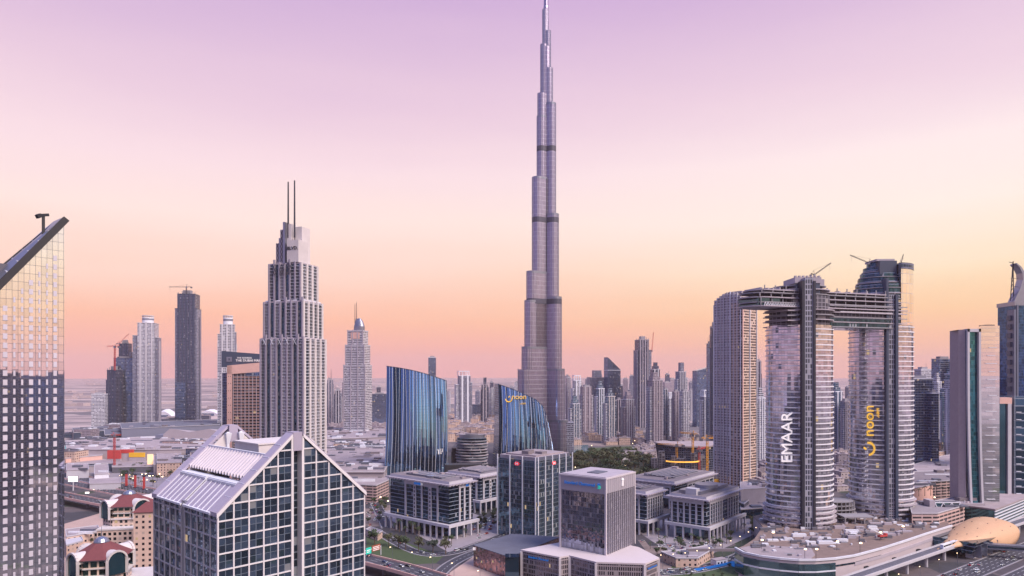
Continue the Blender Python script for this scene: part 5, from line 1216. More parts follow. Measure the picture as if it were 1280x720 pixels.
# far thin towers on the plain and skyline infill
rr_ = random.Random(21)
for k, (pl_, pr_, py, Y) in enumerate(((765, 772, 486, 2500), (772, 780, 482, 2700), (780, 787, 487, 2600), (787, 794, 480, 2800), (830, 838, 478, 2500), (836, 845, 474, 2600), (862, 867, 478, 2700), (700, 707, 480, 2300), (720, 728, 488, 2400), (741, 748, 476, 2600), (752, 759, 480, 2700), (398, 406, 483, 2500), (470, 476, 484, 2600), (556, 563, 490, 2700), (594, 600, 489, 2500), (636, 643, 484, 2500), (643, 649, 478, 2700), (706, 712, 470, 2600), (732, 738, 474, 2500), (748, 753, 468, 2400), (779, 785, 474, 2450), (787, 793, 470, 2650), (832, 837, 468, 2550), (866, 871, 474, 2450), (440, 446, 488, 2600), (484, 490, 486, 2500), (612, 617, 478, 2600), (946, 951, 478, 2500), (1058, 1063, 484, 2500))):
    tag(C('x', pl_, pr_, py, Y, rr_.choice(('grey', 'pink', 'white', 'dark')), rr_.uniform(-10, 20), .9, 'flat', 0), 'small hazy tower far off among the skyline towers', 'tower', 'far skyline towers')
# cranes on the skyline
crane('tower_crane', 'red tower crane with a level jib left of the dark blue half built tower', (X(143.5, 1750), 1750, Z(463, 1750)), 62, 20, math.pi, M['crane_r'], 0, 2.2, 11)
crane('luffing_crane', 'thin crane arm leaning up from the dark blue half built tower', (X(153, 1815), 1800, Z(432, 1800)), 6, 34, .35, M['crane_r'], .85, 1.2, 5)
crane('luffing_crane', 'red hoist crane standing at the thin unfinished tower', (X(194, 1840), 1835, Z(425, 1840)), 14, 12, .3, M['crane_r'], .9, 1.4, 5)
crane('tower_crane', 'flat jib crane on the twin lobed dark tower', (X(233, 1640), 1640, Z(368, 1640)), 18, 42, math.pi, M['dark'], 0, 1.4, 12)
crane('luffing_crane', 'red luffing crane arm beside the tall dark unfinished tower', (X(814.5, 1900), 1895, Z(440, 1900)), 4, 52, .9, M['crane_r'], 1.4, 1.5, 5)
crane('luffing_crane', 'tiny crane on the thin dark tower behind the arched top tower', (X(893, 1250), 1248, Z(409, 1250)), 4, 16, .6, M['dark'], 1.2, .9, 4)
crane('tower_crane', 'bright red tower crane standing over the mall forecourt', (X(143, 1060), 1060, 0), 56, 9, .4, M['crane_r'], 0, 1.7, 5)
for k, (px, Y, h, a) in enumerate(((866, 1010, 62, 2.0), (874, 1005, 40, 1.0), (884, 985, 58, .3), (846, 1030, 44, 2.6))):
    crane('tower_crane', ('yellow tower crane nearest the arched top tower', 'short yellow tower crane in the lit ring site', 'tall yellow tower crane over the lit ring site', 'yellow tower crane at the outer edge of the lit ring site')[(2, 1, 0, 3)[k]], (X(px, Y), Y, 0), h, 30, a, M['crane_y'] if k != 1 else M['crane_r'], 0, 1.8, 10)
# ------------------------------------------------------------------ shopping mall and low blocks on the left
def low(name, label, pts, h, m, roof='roof_w', units=0, cat='building', rim=True, group=None, seed=1):
    pl = [(G(px, py, h).x, G(px, py, h).y) for px, py in pts]
    cx = sum(p[0] for p in pl)/len(pl); cy_ = sum(p[1] for p in pl)/len(pl)
    a = sum(pl[i][0]*pl[(i+1) % len(pl)][1]-pl[(i+1) % len(pl)][0]*pl[i][1] for i in range(len(pl)))
    if a < 0: pl = pl[::-1]
    lp = [(x-cx, y-cy_) for x, y in pl]
    t = thing(name, label, cat, (cx, cy_, 0), 0, group)
    b = MB(); b.prism(lp, 0, h-.6, 0, 0, False); b.build('wall', m, t)
    b = MB(); b.prism([(x*1.008, y*1.008) for x, y in lp], h-.6, h); b.build('roof', M[roof], t)
    if rim:
        b = MB(); n = len(lp)
        for i in range(n): b.bar((*lp[i], h+.35), (*lp[(i+1) % n], h+.35), .5, .7)
        b.build('parapet', M['stone'], t)
    rr2 = random.Random(seed); xs_ = [p[0] for p in lp]; ys_ = [p[1] for p in lp]
    def inside(x, y):
        c = False
        for i in range(len(lp)):
            (x1, y1), (x2, y2) = lp[i], lp[i-1]
            if (y1 > y) != (y2 > y) and x < (x2-x1)*(y-y1)/(y2-y1)+x1: c = not c
        return c
    k = 0; tries = 0
    while k < units and tries < units*8:
        tries += 1; x, y = rr2.uniform(min(xs_), max(xs_)), rr2.uniform(min(ys_), max(ys_))
        if not inside(x, y) or not inside(x+8, y+6): continue
        s = rr2.uniform(2.5, 9); b = MB(); b.box(x, x+s*rr2.uniform(.8, 2.4)*(3 if k % 6 == 0 else 1), y, y+s*(.3 if k % 6 == 0 else 1), h, h+rr2.uniform(1, 3.4)); b.build('roof_unit', M[rr2.choice(('steel', 'roof', 'white', 'roof_d', 'stone2'))], t); k += 1
    return t, lp, (cx, cy_)
mallw = mat('mall_render', (.40, .33, .34), .8, 0, .12, .08); grw = mat('grey_ribbed', (.20, .20, .26), .6, .2, .2, .6)
low('shopping_mall', 'broad flat pale mall hall behind the red crane', [(82, 551), (240, 543), (330, 548), (310, 560), (200, 562), (84, 562)], 26, mallw, 'roof_w', 95, seed=2)
low('shopping_mall', 'pale mall hall with many roof ducts beside the zebra glass tower', [(405, 548), (485, 545), (490, 572), (480, 590), (430, 590), (400, 572)], 26, mallw, 'roof_w', 95, seed=3)
low('shopping_mall', 'rear mall hall with shallow roofs below the dome crown tower', [(405, 535), (480, 536), (486, 546), (405, 549)], 30, mallw, 'roof_w', 40, seed=4)
low('car_park', 'pinkish multi deck block between gabled block and zebra tower', [(428, 586), (478, 583), (486, 600), (470, 607), (432, 605)], 20, FC['parking'], 'roof_w', 10, seed=5)
low('mall_wing', 'long grey ribbed mall wall below the left towers', [(150, 529), (275, 524), (275, 531), (152, 536)], 42, grw, 'roof_d', 12, seed=6)
low('mall_wing', 'dark low block at the foot of the white gridded block', [(90, 535), (135, 532), (136, 538), (92, 541)], 24, M['navy'], 'roof_d', 4, seed=7)
low('mall_wing', 'dark striped podium below the narrow dark tower', [(130, 536), (168, 534), (170, 541), (131, 544)], 30, FC['dark'], 'roof_d', 5, seed=8)
def dune(label, pts, Y, dep):
    t = thing('faceted_hall', label, 'building', (X(pts[0][0], Y), Y, 0)); b = MB(); q = Y/F; x0 = pts[0][0]
    f = [((px-x0)*q, 0, max(0, Z(py, Y))) for px, py in pts]; k = [(x+6, dep, z*.8) for x, y, z in f]
    for i in range(len(f)-1):
        b.face([(f[i][0], 0, 0), (f[i+1][0], 0, 0), f[i+1], f[i]]); b.face([f[i], f[i+1], k[i+1], k[i]])
    b.face([(f[0][0], 0, 0), f[0], k[0], (k[0][0], dep, 0)]); b.face([(f[-1][0], 0, 0), (k[-1][0], dep, 0), k[-1], f[-1]]); b.face([k[0], k[-1], (k[-1][0], dep, 0), (k[0][0], dep, 0)][::1]) if False else None
    b.build('faceted_shell', mallw, t); b = MB(); b.box(f[0][0]-16, f[0][0], 1, dep, 0, f[0][2]*.96); b.build('grey_end', grw, t)
dune('pale faceted hall roof with two humps below the framed hotel', [(204, 543), (212, 536), (222, 537), (236, 540), (250, 538), (262, 536), (275, 540), (288, 548)], 1330, 70)
low('mall_annex', 'mall hall with turquoise roof near the edge tower', [(81, 556), (112, 553.5), (112.5, 560), (81, 562)], 25, M['peach'], 'teal_roof', 0, seed=9)
low('mall_annex', 'peach fronted hall below the turquoise roof', [(81, 563), (126, 560), (128, 569), (82, 573)], 19, M['peach'], 'roof_w', 3, seed=10)
rm = random.Random(66)
LOTS = [('low flat mall block with cluttered roof west of the faceted hall', 84, 262, 563, 592, 'flat mall blocks west of the faceted hall', 30), ('low flat mall block below the dome crown tower', 404, 478, 549, 590, 'flat mall blocks below the dome crown tower', 14), ('low flat block behind the mall near the ribbed wall', 84, 330, 541, 556, 'flat blocks near the ribbed wall', 26)]
for lb, xa, xb, ya, yb, gr, nn in LOTS:
    for k in range(nn):
        px, py = rm.uniform(xa, xb), rm.uniform(ya, yb); 
        if 118 < px < 222 and py > 561: continue
        p = G(px, py); w, d, h = rm.uniform(24, 70), rm.uniform(18, 40), rm.uniform(8, 30)
        t = thing('mall_block', lb, 'building', p, rm.uniform(-.25, .35), gr)
        b = MB(); b.box(-w/2, w/2, -d/2, d/2, 0, h); b.build('wall', rm.choice((mallw, FC['beige'], FC['beige'], M['concrete_d'], FC['parking'], FC['office'], FC['villa'], FC['dark'], FC['pink'])), t)
        b = MB(); b.box(-w/2-.4, w/2+.4, -d/2-.4, d/2+.4, h, h+.9); b.build('roof', M[rm.choice(('roof_w', 'roof', 'roof', 'roof_d', 'concrete', 'roof_d'))], t)
        b = MB()
        for j in range(22): x, y, s_ = rm.uniform(-w*.45, w*.35), rm.uniform(-d*.45, d*.3), rm.uniform(1.5, 5); b.box(x, min(w/2, x+s_*rm.uniform(.6, 3)), y, y+s_, h+.9, h+.9+rm.uniform(.6, 3), j % 3)
        tag(b.build('roof_clutter', [M['steel'], M['roof_d'], M['white']], t), kind='stuff')
def signs():
    for nm, lab, px0, px1, py0, py1, Y, m in (('facade_panel', 'yellow facade panel on the mall front', 161, 180, 566, 571.5, 1110, M['yellow']), ('facade_panel', 'red facade panel beside the yellow one on the mall front', 134, 150, 563, 573.5, 1105, M['redp']), ('facade_panel', 'thin red facade band above the yellow panel', 150, 166, 562, 566.5, 1112, M['redp']), ('facade_panel', 'tall glowing cream portal on the mall forecourt', 184, 190, 568, 584, 1070, M['lamp'] if False else mat('cream_light', (1, .66, .38), .5, 0, 0, 1, 0, .55))):  # yellow and red panels are plain paint, only the portal emits
        q = Y/F; b = MB(); b.box(-(px1-px0)*q/2, (px1-px0)*q/2, 0, 4, 0, (py1-py0)*q); b.box(-(px1-px0)*q/2-.4, (px1-px0)*q/2+.4, .4, 5, Z(py1, Y)*-1, 0, 1)
        tag(b.build(nm, [m, M['stone2']], loc=(X((px0+px1)/2, Y), Y, Z(py1, Y))), lab, 'sign')
    for px0, px1, py0, py1, h, m, lab, u in ((83, 110, 580, 587, 12, M['stone'], 'low pale box building under the edge tower', 2), (118, 135, 581, 592, 14, M['white'], 'square white kiosk building left of the red crane', 1), (192, 206, 570, 580, 16, M['stone2'], 'glazed grey pavilion right of the glowing portal', 2), (196, 226, 566, 578, 20, FC['beige'], 'beige building with round corner below the faceted hall', 4), (85, 140, 575, 579, 12, M['navy'], 'long dark canopy hall in front of the mall', 0), (140, 196, 575, 583, 9, M['concrete_d'], 'dark low arcade below the yellow panel', 4), (112, 150, 598, 604, 8, M['stone'], 'flat pale canopy at the roundabout by the highway', 0)):
        low('mall_pavilion', lab, [(px0, py0), (px1, py0-1), (px1+1, py1), (px0, py1+1)], h, m, 'roof_w', u, seed=int(px0))
signs()
rr_ = random.Random(31)
for k in range(44):     # café lamps and shop lights on the forecourt
    p = G(rr_.uniform(150, 232), rr_.uniform(580, 604)); b = MB(); b.tube((0, 0, 0), (0, 0, 4.5), .12); b.box(-.6, .6, -.6, .6, 4.5, 5.3, 1)
    tag(b.build('street_lamp', [M['dark'], M['lamp']], loc=p), 'small lit lamp on the mall forecourt', 'lamp', 'lamps on the mall forecourt')
SP = None
for k in range(120):    # lamps dotted through the low districts
    q_ = k % 4; p = G(*((rr_.uniform(84, 330), rr_.uniform(530, 592)) if q_ == 0 else (rr_.uniform(405, 640), rr_.uniform(530, 640)) if q_ == 1 else (rr_.uniform(700, 900), rr_.uniform(545, 625)) if q_ == 2 else (rr_.uniform(930, 1210), rr_.uniform(560, 640))))
    if SP is None: b = MB(); b.tube((0, 0, 0), (0, 0, 8), .15); b.box(-.6, .6, -.6, .6, 8, 8.8, 1); SP = o = b.build('street_lamp', [M['dark'], M['lamp']])
    else: o = SP.copy(); COL.objects.link(o)
    o.location = p; tag(o, ('small lit lamp in the mall district', 'small lit lamp near the blue glass towers', 'small lit lamp around the park and the boat shaped hall', 'small lit lamp in the district behind the curved towers')[q_], 'lamp', ('lamps in the mall district', 'lamps near the blue glass towers', 'lamps around the park', 'lamps behind the curved towers')[q_])
for k, px in enumerate((158, 169, 180)):
    p = G(px, 608 - k*0 + k*2); b = MB(); b.box(-1.1, 1.1, -1.1, 1.1, 0, 17); b.box(-1.5, 1.5, -1.5, 1.5, 17, 18.5, 1); b.box(-1.6, 1.6, -1.6, 1.6, 0, 1, 1)
    tag(b.build('light_column', [M['redp'], M['dark']], loc=p), 'dark red square column on the forecourt, '+('nearest the red crane', 'middle of three', 'nearest the gabled block')[k], 'column')
# ------------------------------------------------------------------ highway flyover, billboards, gantry signs
FLY = [Vector(p) for p in smooth([(-1150, 1235), (-850, 1020), (-545, 813), (-300, 655), (-122, 531), (-46, 468), (30, 390), (110, 290)], 8)]
def flyover():
    t = thing('highway_flyover', 'raised concrete highway flyover with lit pale barriers', 'bridge'); pts = FLY
    zz = 8.5; b = MB()
    l, r = strip(pts, 17)
    for i in range(len(l)-1): b.prism([tuple(r[i]), tuple(r[i+1]), tuple(l[i+1]), tuple(l[i])], zz-1.5, zz, 0, 1, True, True)
    b.build('deck', [M['concrete'], M['asphalt']], t)
    for s in (-8.6, 8.6):
        b = MB(); l, r = strip(offset(pts, s), .7)
        for i in range(len(l)-1): b.prism([tuple(r[i]), tuple(r[i+1]), tuple(l[i+1]), tuple(l[i])], zz-1.2, zz+1.3, 0, 0, True, True)
        b.build('barrier', M['peach'], t)  # peach colour stands in for orange lamp light on the barriers
    b = MB()
    for s in (-4, 0, 4):
        c = offset(pts, s)
        for i in range(len(c)-1):
            u = (c[i+1]-c[i]); n = max(1, int(u.length/9)); u = u/n
            for j in range(n): p = c[i]+u*j; nn = Vector((-u.y, u.x)).normalized()*.13; b.face([(*(p-nn), zz+.03), (*(p+u*.5-nn), zz+.03), (*(p+u*.5+nn), zz+.03), (*(p+nn), zz+.03)])
    b.build('lane_lines', M['line'], t)
    for p in FLY[::2]: b = MB(); b.box(-1, 1, -1, 1, 0, zz-3); b.loft([[(-1, -1, zz-3), (1, -1, zz-3), (1, 1, zz-3), (-1, 1, zz-3)], [(-5, -1, zz-1.5), (5, -1, zz-1.5), (5, 1, zz-1.5), (-5, 1, zz-1.5)]]); b.build('column', M['concrete'], t, loc=(p.x, p.y, 0), rz=math.atan2(fn.y, fn.x))
flyover()
def barrier(s, t0, t1, m, lab):
    pts = fin(s, t0, t1, 16); b = MB(); l, r = strip(pts, .6)
    for i in range(len(l)-1): b.prism([tuple(r[i]), tuple(r[i+1]), tuple(l[i+1]), tuple(l[i])], 0, 1.6)
    tag(b.build('road_barrier', m), lab, 'barrier')
barrier(63, -500, 330, M['peach'], 'peach lit barrier along the far side of the highway'); barrier(37, -500, 330, M['stone'], 'pale barrier beside the lit median planting'); barrier(34, -500, 330, M['peach'], 'second barrier on the near side of the median planting'); barrier(11.5, -500, 330, M['peach'], 'peach barrier at the foot of the flyover')  # orange lamp light is put into the colour of the peach barriers
def billboard(name, label, px, py0, py1, Y, w, m, lit, rz=0):
    h0, h1 = Z(py1, Y), Z(py0, Y); t = thing(name, label, 'billboard', (X(px, Y), Y, 0), rz)
    b = MB(); b.tube((0, .5, 0), (0, .5, h0), .8, .6, 12); b.build('post', M['stone'], t); b = MB(); b.box(-w/2-.5, w/2+.5, .1, 1.4, h0-.5, h1+.5); b.build('case', M['steel'], t); b = MB(); b.box(-w/2, w/2, -.1, .08, h0, h1); b.build('screen', lit, t)
billboard('billboard', 'bright white lit billboard beside the edge tower', 91.3, 595.5, 602, 880, 11, None, M['screen'], .2); billboard('billboard', 'small glowing white board between the carriageways', 109, 615, 619.5, 860, 4.5, None, M['screen'], .2)
billboard('billboard', 'red lit screen on the mall corner', 464, 601, 606.5, 905, 13, None, M['screen_r'], -.2)
def advert():
    t = thing('advert_wall', 'dark shed with a colourful poster between zebra tower and office block', 'building', (X(577, 830), 830, 0), rad(10)); q = 830/F
    b = MB(); b.box(-20*q, 26*q, 0, 18, 0, Z(581, 830)); b.build('wall', M['black'], t); b = MB(); b.box(-14*q+16, -14*q+27, -.3, 0, Z(596, 830), Z(585.5, 830), 0)
    b.build('poster_board', mat('poster', (.50, .38, .08), .5), t)
    r2 = random.Random(4); b = MB(); 
    for k in range(26): x = -14*q+16.5+r2.uniform(0, 9); z_ = Z(595.5, 830)+r2.uniform(0, 8); b.box(x, x+r2.uniform(.6, 1.8), -.34-k*.002, -.3, z_, z_+r2.uniform(.5, 1.6), k % 3)
    b.build('poster_print', [M['redp'], M['sign_g'], M['white']], t)
    b = MB(); b.box(-14*q+13, -14*q+14.6, -.3, 0, Z(597, 830), Z(585, 830)); b.build('yellow_strip', M['sign_y'], t)
advert()
def gantry():
    p = Vector((-108, 528, 8.5)); t = thing('gantry_signs', 'road gantry carrying a teal diamond board and a brown direction board', 'sign', (p.x, p.y, 8.5), math.atan2(fn.y, fn.x))
    b = MB(); b.tube((-8, 0, 0), (-8, 0, 7.5), .25); b.tube((9, 0, 0), (9, 0, 7.5), .25); b.bar((-8, 0, 6.6), (9, 0, 6.6), .4); b.build('frame', M['white'], t)
    b = MB(); b.box(-6.8, -1.5, -.4, -.1, 3.6, 8.4); b.build('teal_board', M['sign_g'], t); b = MB(); b.box(-.6, 8, -.4, -.1, 4.4, 9); b.build('brown_board', mat('brown_board', (.33, .09, .05), .5), t)
    b = MB()
    for z_ in (5, 6.2, 7.4): b.box(.2, 7, -.46, -.41, z_, z_+.5)
    b.box(-6, -2.4, -.46, -.41, 6.2, 6.8); b.box(-6, -3.2, -.46, -.41, 4.9, 5.4); b.build('board_lines', M['sign_w'], t)
gantry()
# ------------------------------------------------------------------ red roofed apartment houses
def redroof(label, px, Y, pyroof, r, pybase_floor, rz, wings):
    zt = Z(pyroof, Y); t = thing('red_roofed_house', label, 'building', (X(px, Y), Y, 0), rz)
    w = facade('cream_flats', (.60, .47, .41), (.07, .10, .11), 3.6, 3.4, (.22, .78), (.2, .78), lit=.01, blind=.15)
    n = 8; oc = lambda k: circ(n, r*k, r*k, math.pi/8)
    b = MB(); b.prism(oc(1), 0, zt-9); b.build('wall', w, t)
    b = MB(); b.prism(oc(.9), zt-9, zt-.3); b.build('loggia', facade('loggia_glass', (.58, .45, .38), (.06, .12, .10), 4.4, 4.2, (.12, .88), (.12, .85), lit=.01, blind=.05), t)
    for z_, k in ((zt-9, 1.06), (zt-5, .95), (zt-.4, 1.0), (zt-16, 1.05), (zt-27, 1.04)): b = MB(); b.prism(oc(k), z_, z_+.7, 0, 0, True, True); b.build('cornice', M['cream'], t)
    b = MB(); b.loft([[(x, y, z_) for x, y in oc(k)] for z_, k in ((zt+.3, 1.06), (zt+3.2, .72), (zt+7.2, .26))]); b.build('roof', M['red'], t)
    b = MB(); b.loft([[(x, y, z_) for x, y in circ(14, k)] for z_, k in ((zt+6.6, r*.27), (zt+7.6, r*.27), (zt+9.2, r*.2), (zt+10.2, r*.07))], 0); b.tube((0, 0, zt+10), (0, 0, zt+16), .28, .08); b.build('roof_lantern', M['steel'], t)
    for k in range(4):     # arched dormers
        a = rz*0+math.pi/4*0+k*math.pi/2-math.pi/4; ca, sa = math.cos(a), math.sin(a); d = r*1.0; ww = r*.36
        loc = lambda s, o, z_: (ca*(d+o)-sa*s, sa*(d+o)+ca*s, z_)
        arch = [(ww*math.cos(math.pi*i/10), zt-1.5+ww*math.sin(math.pi*i/10)) for i in range(11)]
        b = MB(); pr = None
        for s, z_ in [(ww, zt-9)]+arch+[(-ww, zt-9)]:
            p = loc(s, .5, z_); 
            if pr: b.bar(pr, p, 1.3, 1.0)
            pr = p
        b.build('dormer_arch', M['cream'], t)
        b = MB(); pts = [(ww, zt-9)]+arch+[(-ww, zt-9)]; b.face([loc(s, .1, z_) for s, z_ in pts]); o = b.build('dormer_glass', M['glass_teal'], t)
        b = MB(); k0 = [loc(s, .2, z_) for s, z_ in arch]; k1 = [loc(s*.98, -r*.6, z_) for s, z_ in arch]
        for i in range(10): b.face([k0[i], k0[i+1], k1[i+1], k1[i]])
        b.build('dormer_roof', M['cream'], t)
    for x0, x1, y0, y1, dz in wings:
        b = MB(); b.box(x0, x1, y0, y1, 0, zt-dz); b.build('wing', w, t); b = MB(); b.box(x0-.5, x1+.5, y0-.5, y1+.5, zt-dz, zt-dz+1.2); b.build('wing_cornice', M['cream'], t)
        b = MB(); b.box(x0-.8, x0, y0+2, y1-2, 6, zt-dz-6); b.build('balcony_tier', w, t)
redroof('near red roofed cream apartment house with silver lantern and arched dormers', 127, 385, 693, 15, 0, .25, [(4, 26, -6, 20, 15), (-24, -4, 2, 22, 20)])
redroof('farther red roofed cream apartment house beside the gabled block', 162, 520, 629, 17.5, 0, .2, [(-14, 10, -24, -8, 15), (8, 34, -14, 16, 17), (-22, -6, -8, 18, 20)])
def smallred():
    Y = 480; t = thing('red_roofed_wing', 'small red gable roof pavilion tucked against the gabled block', 'building', (X(186, Y), Y, 0), .2); z0 = Z(638, Y)
    b = MB(); b.box(-8, 9, -6, 8, 0, z0); b.build('wall', FC['beige'], t); b = MB(); b.loft([[(-9, -7, z0), (10, -7, z0), (10, 9, z0), (-9, 9, z0)], [(-2, 0, z0+6), (3, 0, z0+6), (3, 2, z0+6), (-2, 2, z0+6)]]); b.build('roof', M['red'], t)
smallred()
low('terrace_house', 'low cream arcade house at the left of the near red roof', [(82, 662), (122, 657), (126, 664), (83, 671)], 12, FC['beige'], 'roof_w', 3, seed=41); low('terrace_house', 'low cream wall building under the flyover', [(82, 672), (100, 668), (104, 676), (83, 682)], 10, FC['beige'], 'stone', 2, seed=42)
# ------------------------------------------------------------------ old town, opera, wavy block, far low houses
def wavy():
    Y = 1040; t = thing('wavy_balcony_block', 'oval block wrapped in wavy white balcony bands', 'building', (X(589, Y), Y+18, 0)); q = Y/F
    n = 60
    b = MB(); b.prism(circ(n, 23, 17), 0, Z(548, Y)); b.build('glass_body', FC['office'], t)
    for k in range(11):
        z_ = 3+k*4.4; 
        if z_ > Z(546, Y): break
        b = MB(); 
        def ring(z2, o): return [((23+1.6+o+1.0*math.sin(6*a+k*1.57))*math.cos(a), (17+1.6+o+1.0*math.sin(6*a+k*1.57))*math.sin(a), z2) for a in [2*math.pi*i/n for i in range(n)]]
        b.loft([ring(z_, 0), ring(z_+1.5, .2)]); b.build('balcony_band', M['stone2'] if k % 2 else M['concrete'], t)
    b = MB(); b.prism(circ(n, 20, 14), Z(548, Y), Z(544, Y)); b.build('roof_ring', M['steel'], t); b = MB(); b.prism(circ(24, 10, 7), Z(544, Y), Z(543, Y)); b.build('roof_deck', M['roof'], t)
    b = MB(); b.box(-32, -24, 0, 14, 0, Z(566, Y)); b.prism(circ(16, 4, 7, 0, -28, 7), Z(566, Y), Z(562, Y)); b.build('dark_portal', M['black'], t)
wavy()
def opera():
    Y = 1090; t = thing('boat_shaped_hall', 'low boat shaped hall with a broad pale curved roof', 'building', (X(862, Y), Y, 0), rad(-8)); z_ = Z(556, Y)
    f = lambda k, u: (k*56*u, k*24*(1-abs(u)**2.2)**.7)
    prof = [-1, -.92, -.75, -.5, -.25, 0, .25, .5, .75, .92, 1]
    def ring(k, zz, sx=1): return [(56*u*sx, -24*k*max(.02, 1-abs(u)**2.2)**.7, zz+4*u*u) for u in prof]+[(56*u*sx, 24*k*max(.02, 1-abs(u)**2.2)**.7, zz+4*u*u) for u in prof[::-1]]
    b = MB(); b.loft([ring(.75, -4, .86), ring(.9, z_-2, .96)]); b.build('glazed_hull', FC['dark'], t); b = MB(); b.loft([ring(1, z_-2), ring(1.0, z_), ring(.4, z_+2.5, .7)]); b.build('roof', M['roof_w'], t)
opera()
def ringsite():
    Y = 1010; t = thing('lit_ring_site', 'building site with a glowing amber ring of scaffolding and dark tower frames', 'building site', (X(853, Y), Y, 0))
    b = MB(); amber = mat('amber_light', (1, .50, .08), .5, 0, 0, 1, 0, .9)
    pr = None
    for k in range(25): 
        a = math.pi*k/24+math.pi; p = (24*math.cos(a), 14*math.sin(a), 22); 
        if pr: b.bar(pr, p, 1.4, 1.6)
        pr = p
    b.build('lit_ring', amber, t)
    for x, y, w_, h in ((-30, 6, 9, 36), (-14, -4, 7, 30), (16, -2, 8, 34), (30, 8, 9, 30), (0, 14, 12, 24), (-42, 2, 8, 26)): b = MB(); b.box(x-w_/2, x+w_/2, y-w_/2, y+w_/2, 0, h); b.build('tower_frame', FC['conc'], t)
    b = MB(); r2 = random.Random(9)
    for k in range(110): x, y = r2.uniform(-60, 60), r2.uniform(-30, 24); s = r2.uniform(1, 4); b.box(x, x+s*r2.uniform(1, 3), y, y+s, 0, r2.uniform(1, 8), r2.randrange(4))
    tag(b.build('site_material', [M['stone2'], M['concrete_d'], M['crane_y'], M['navy']], t), kind='stuff')
ringsite()
low('construction_fence', 'yellow gantry rails at the edge of the lit ring site', [(872, 600), (898, 597), (899, 599), (873, 602)], 9, M['crane_y'], 'yellow', 0, rim=False, cat='fence', seed=51)
low('glass_lobby', 'sloping grey glass lobby at the foot of the arched top tower', [(910, 622), (935, 610), (948, 616), (930, 630)], 14, M['glass'], 'steel', 2, seed=52); low('windowless_hall', 'plain pink windowless hall behind the white lettered tower', [(925, 603), (960, 600), (962, 610), (926, 612)], 26, M['stone2'], 'roof_w', 6, seed=53)
low('retail_box', 'low dark glass hall with pale roof in front of the pink windowless hall', [(925, 626), (962, 622), (965, 634), (926, 637)], 10, M['glass'], 'roof_w', 3, seed=54)
low('events_hall', 'pale flat hall at the edge of the park trees', [(772, 562), (792, 560), (794, 566), (773, 568)], 14, M['stone'], 'roof_w', 2, seed=55)
low('gatehouse', 'small pale walled entrance building in front of the round drum block', [(826, 690), (845, 698), (872, 698), (892, 686), (885, 682), (850, 688)], 7, FC['beige'], 'pave', 3, seed=56)
low('gatehouse', 'small pale walled building beside the square office block lawn', [(457, 662), (472, 668), (478, 664), (463, 659)], 6, FC['beige'], 'pave', 1, seed=57)
# right middle ground
low('apartment_block', 'peach apartment block with deep square windows right of the curved towers', [(1138, 548), (1172, 546), (1176, 553), (1142, 556)], 34, facade('peach_flats', (.66, .44, .36), (.08, .08, .10), 4.6, 5.2, (.2, .8), (.2, .8), lit=.0), 'roof_w', 5, seed=61)
low('apartment_block', 'low peach wing beside the peach apartment block', [(1170, 558), (1196, 556), (1198, 562), (1172, 565)], 20, FC['beige'], 'roof_w', 2, seed=62)
low('warehouse', 'broad grey roofed store with skylight strips beside the brick pier', [(1139, 582), (1178, 570), (1205, 566), (1206, 584), (1150, 592)], 22, M['stone2'], 'roof_w', 8, seed=63)
low('warehouse', 'grey store with a dark window band below the skylight roof', [(1137, 590), (1192, 588), (1200, 600), (1140, 604)], 24, FC['parking'], 'roof', 7, seed=64)
low('car_park', 'pink multi deck car park with open slots right of the yellow lettered tower', [(1137, 632), (1160, 628), (1192, 622), (1206, 612), (1206, 632), (1172, 642), (1140, 642)], 26, FC['parking'], 'pave', 6, seed=65)
low('low_block', 'small peach block with arches beside the roof palms', [(1137, 606), (1160, 602), (1166, 606), (1140, 611)], 30, M['peach'], 'roof_w', 1, seed=66)
def truss():
    Y = 640; t = thing('truss_bridge', 'short teal glazed bridge with white diagonal braces', 'bridge', (X(1168, Y), Y, 0)); q = Y/F; x1 = 32*q; z0, z1 = Z(639, Y), Z(628, Y)
    b = MB(); b.box(0, x1, 0, 6, z0, z1); b.build('glazing', M['glass_teal'], t)
    b = MB(); b.bar((0, -.4, z0), (x1, -.4, z0), .9); b.bar((0, -.4, z1), (x1, -.4, z1), .9); n = 3
    for k in range(n): a, c = x1*k/n, x1*(k+1)/n; b.bar((a, -.4, z1), ((a+c)/2, -.4, z0), .7); b.bar(((a+c)/2, -.4, z0), (c, -.4, z1), .7)
    b.build('brace', M['white'], t)
    b = MB(); b.box(-5, 0, -1, 9, 0, z1+2); b.build('support_wall', M['stone2'], t)
truss()
# old town: low beige houses, each its own
rr_ = random.Random(77)
def house(px, py, w, d, h, m, label, group, name='courtyard_house'):
    p = G(px, py); t = thing(name, label, 'house', p, rr_.uniform(-.3, .5), group)
    b = MB(); b.box(-w/2, w/2, -d/2, d/2, 0, h); b.build('wall', m, t)
    b = MB(); b.box(-w/2-.3, w/2+.3, -d/2-.3, d/2+.3, h, h+.8); b.box(-w*.2, w*.15, -d*.2, d*.2, h+.8, h+3.5); b.build('roof', M['roof_w'], t)
for k in range(74):
    x = rr_.uniform(560, 628); y = rr_.uniform(526, 553)
    house(x, y, rr_.uniform(16, 30), rr_.uniform(14, 26), rr_.uniform(9, 26), FC['beige'] if k % 3 else FC['villa'], 'beige old town house between the zebra tower and the rounded shoulder tower', 'beige old town houses')
for k in range(64):
    x = rr_.uniform(708, 800); y = rr_.uniform(542, 556)
    house(x, y, rr_.uniform(14, 26), rr_.uniform(12, 22), rr_.uniform(7, 18), FC['beige'] if k % 3 else FC['villa'], 'pale low house at the foot of the residential towers right of the skyscraper', 'pale houses by the park')
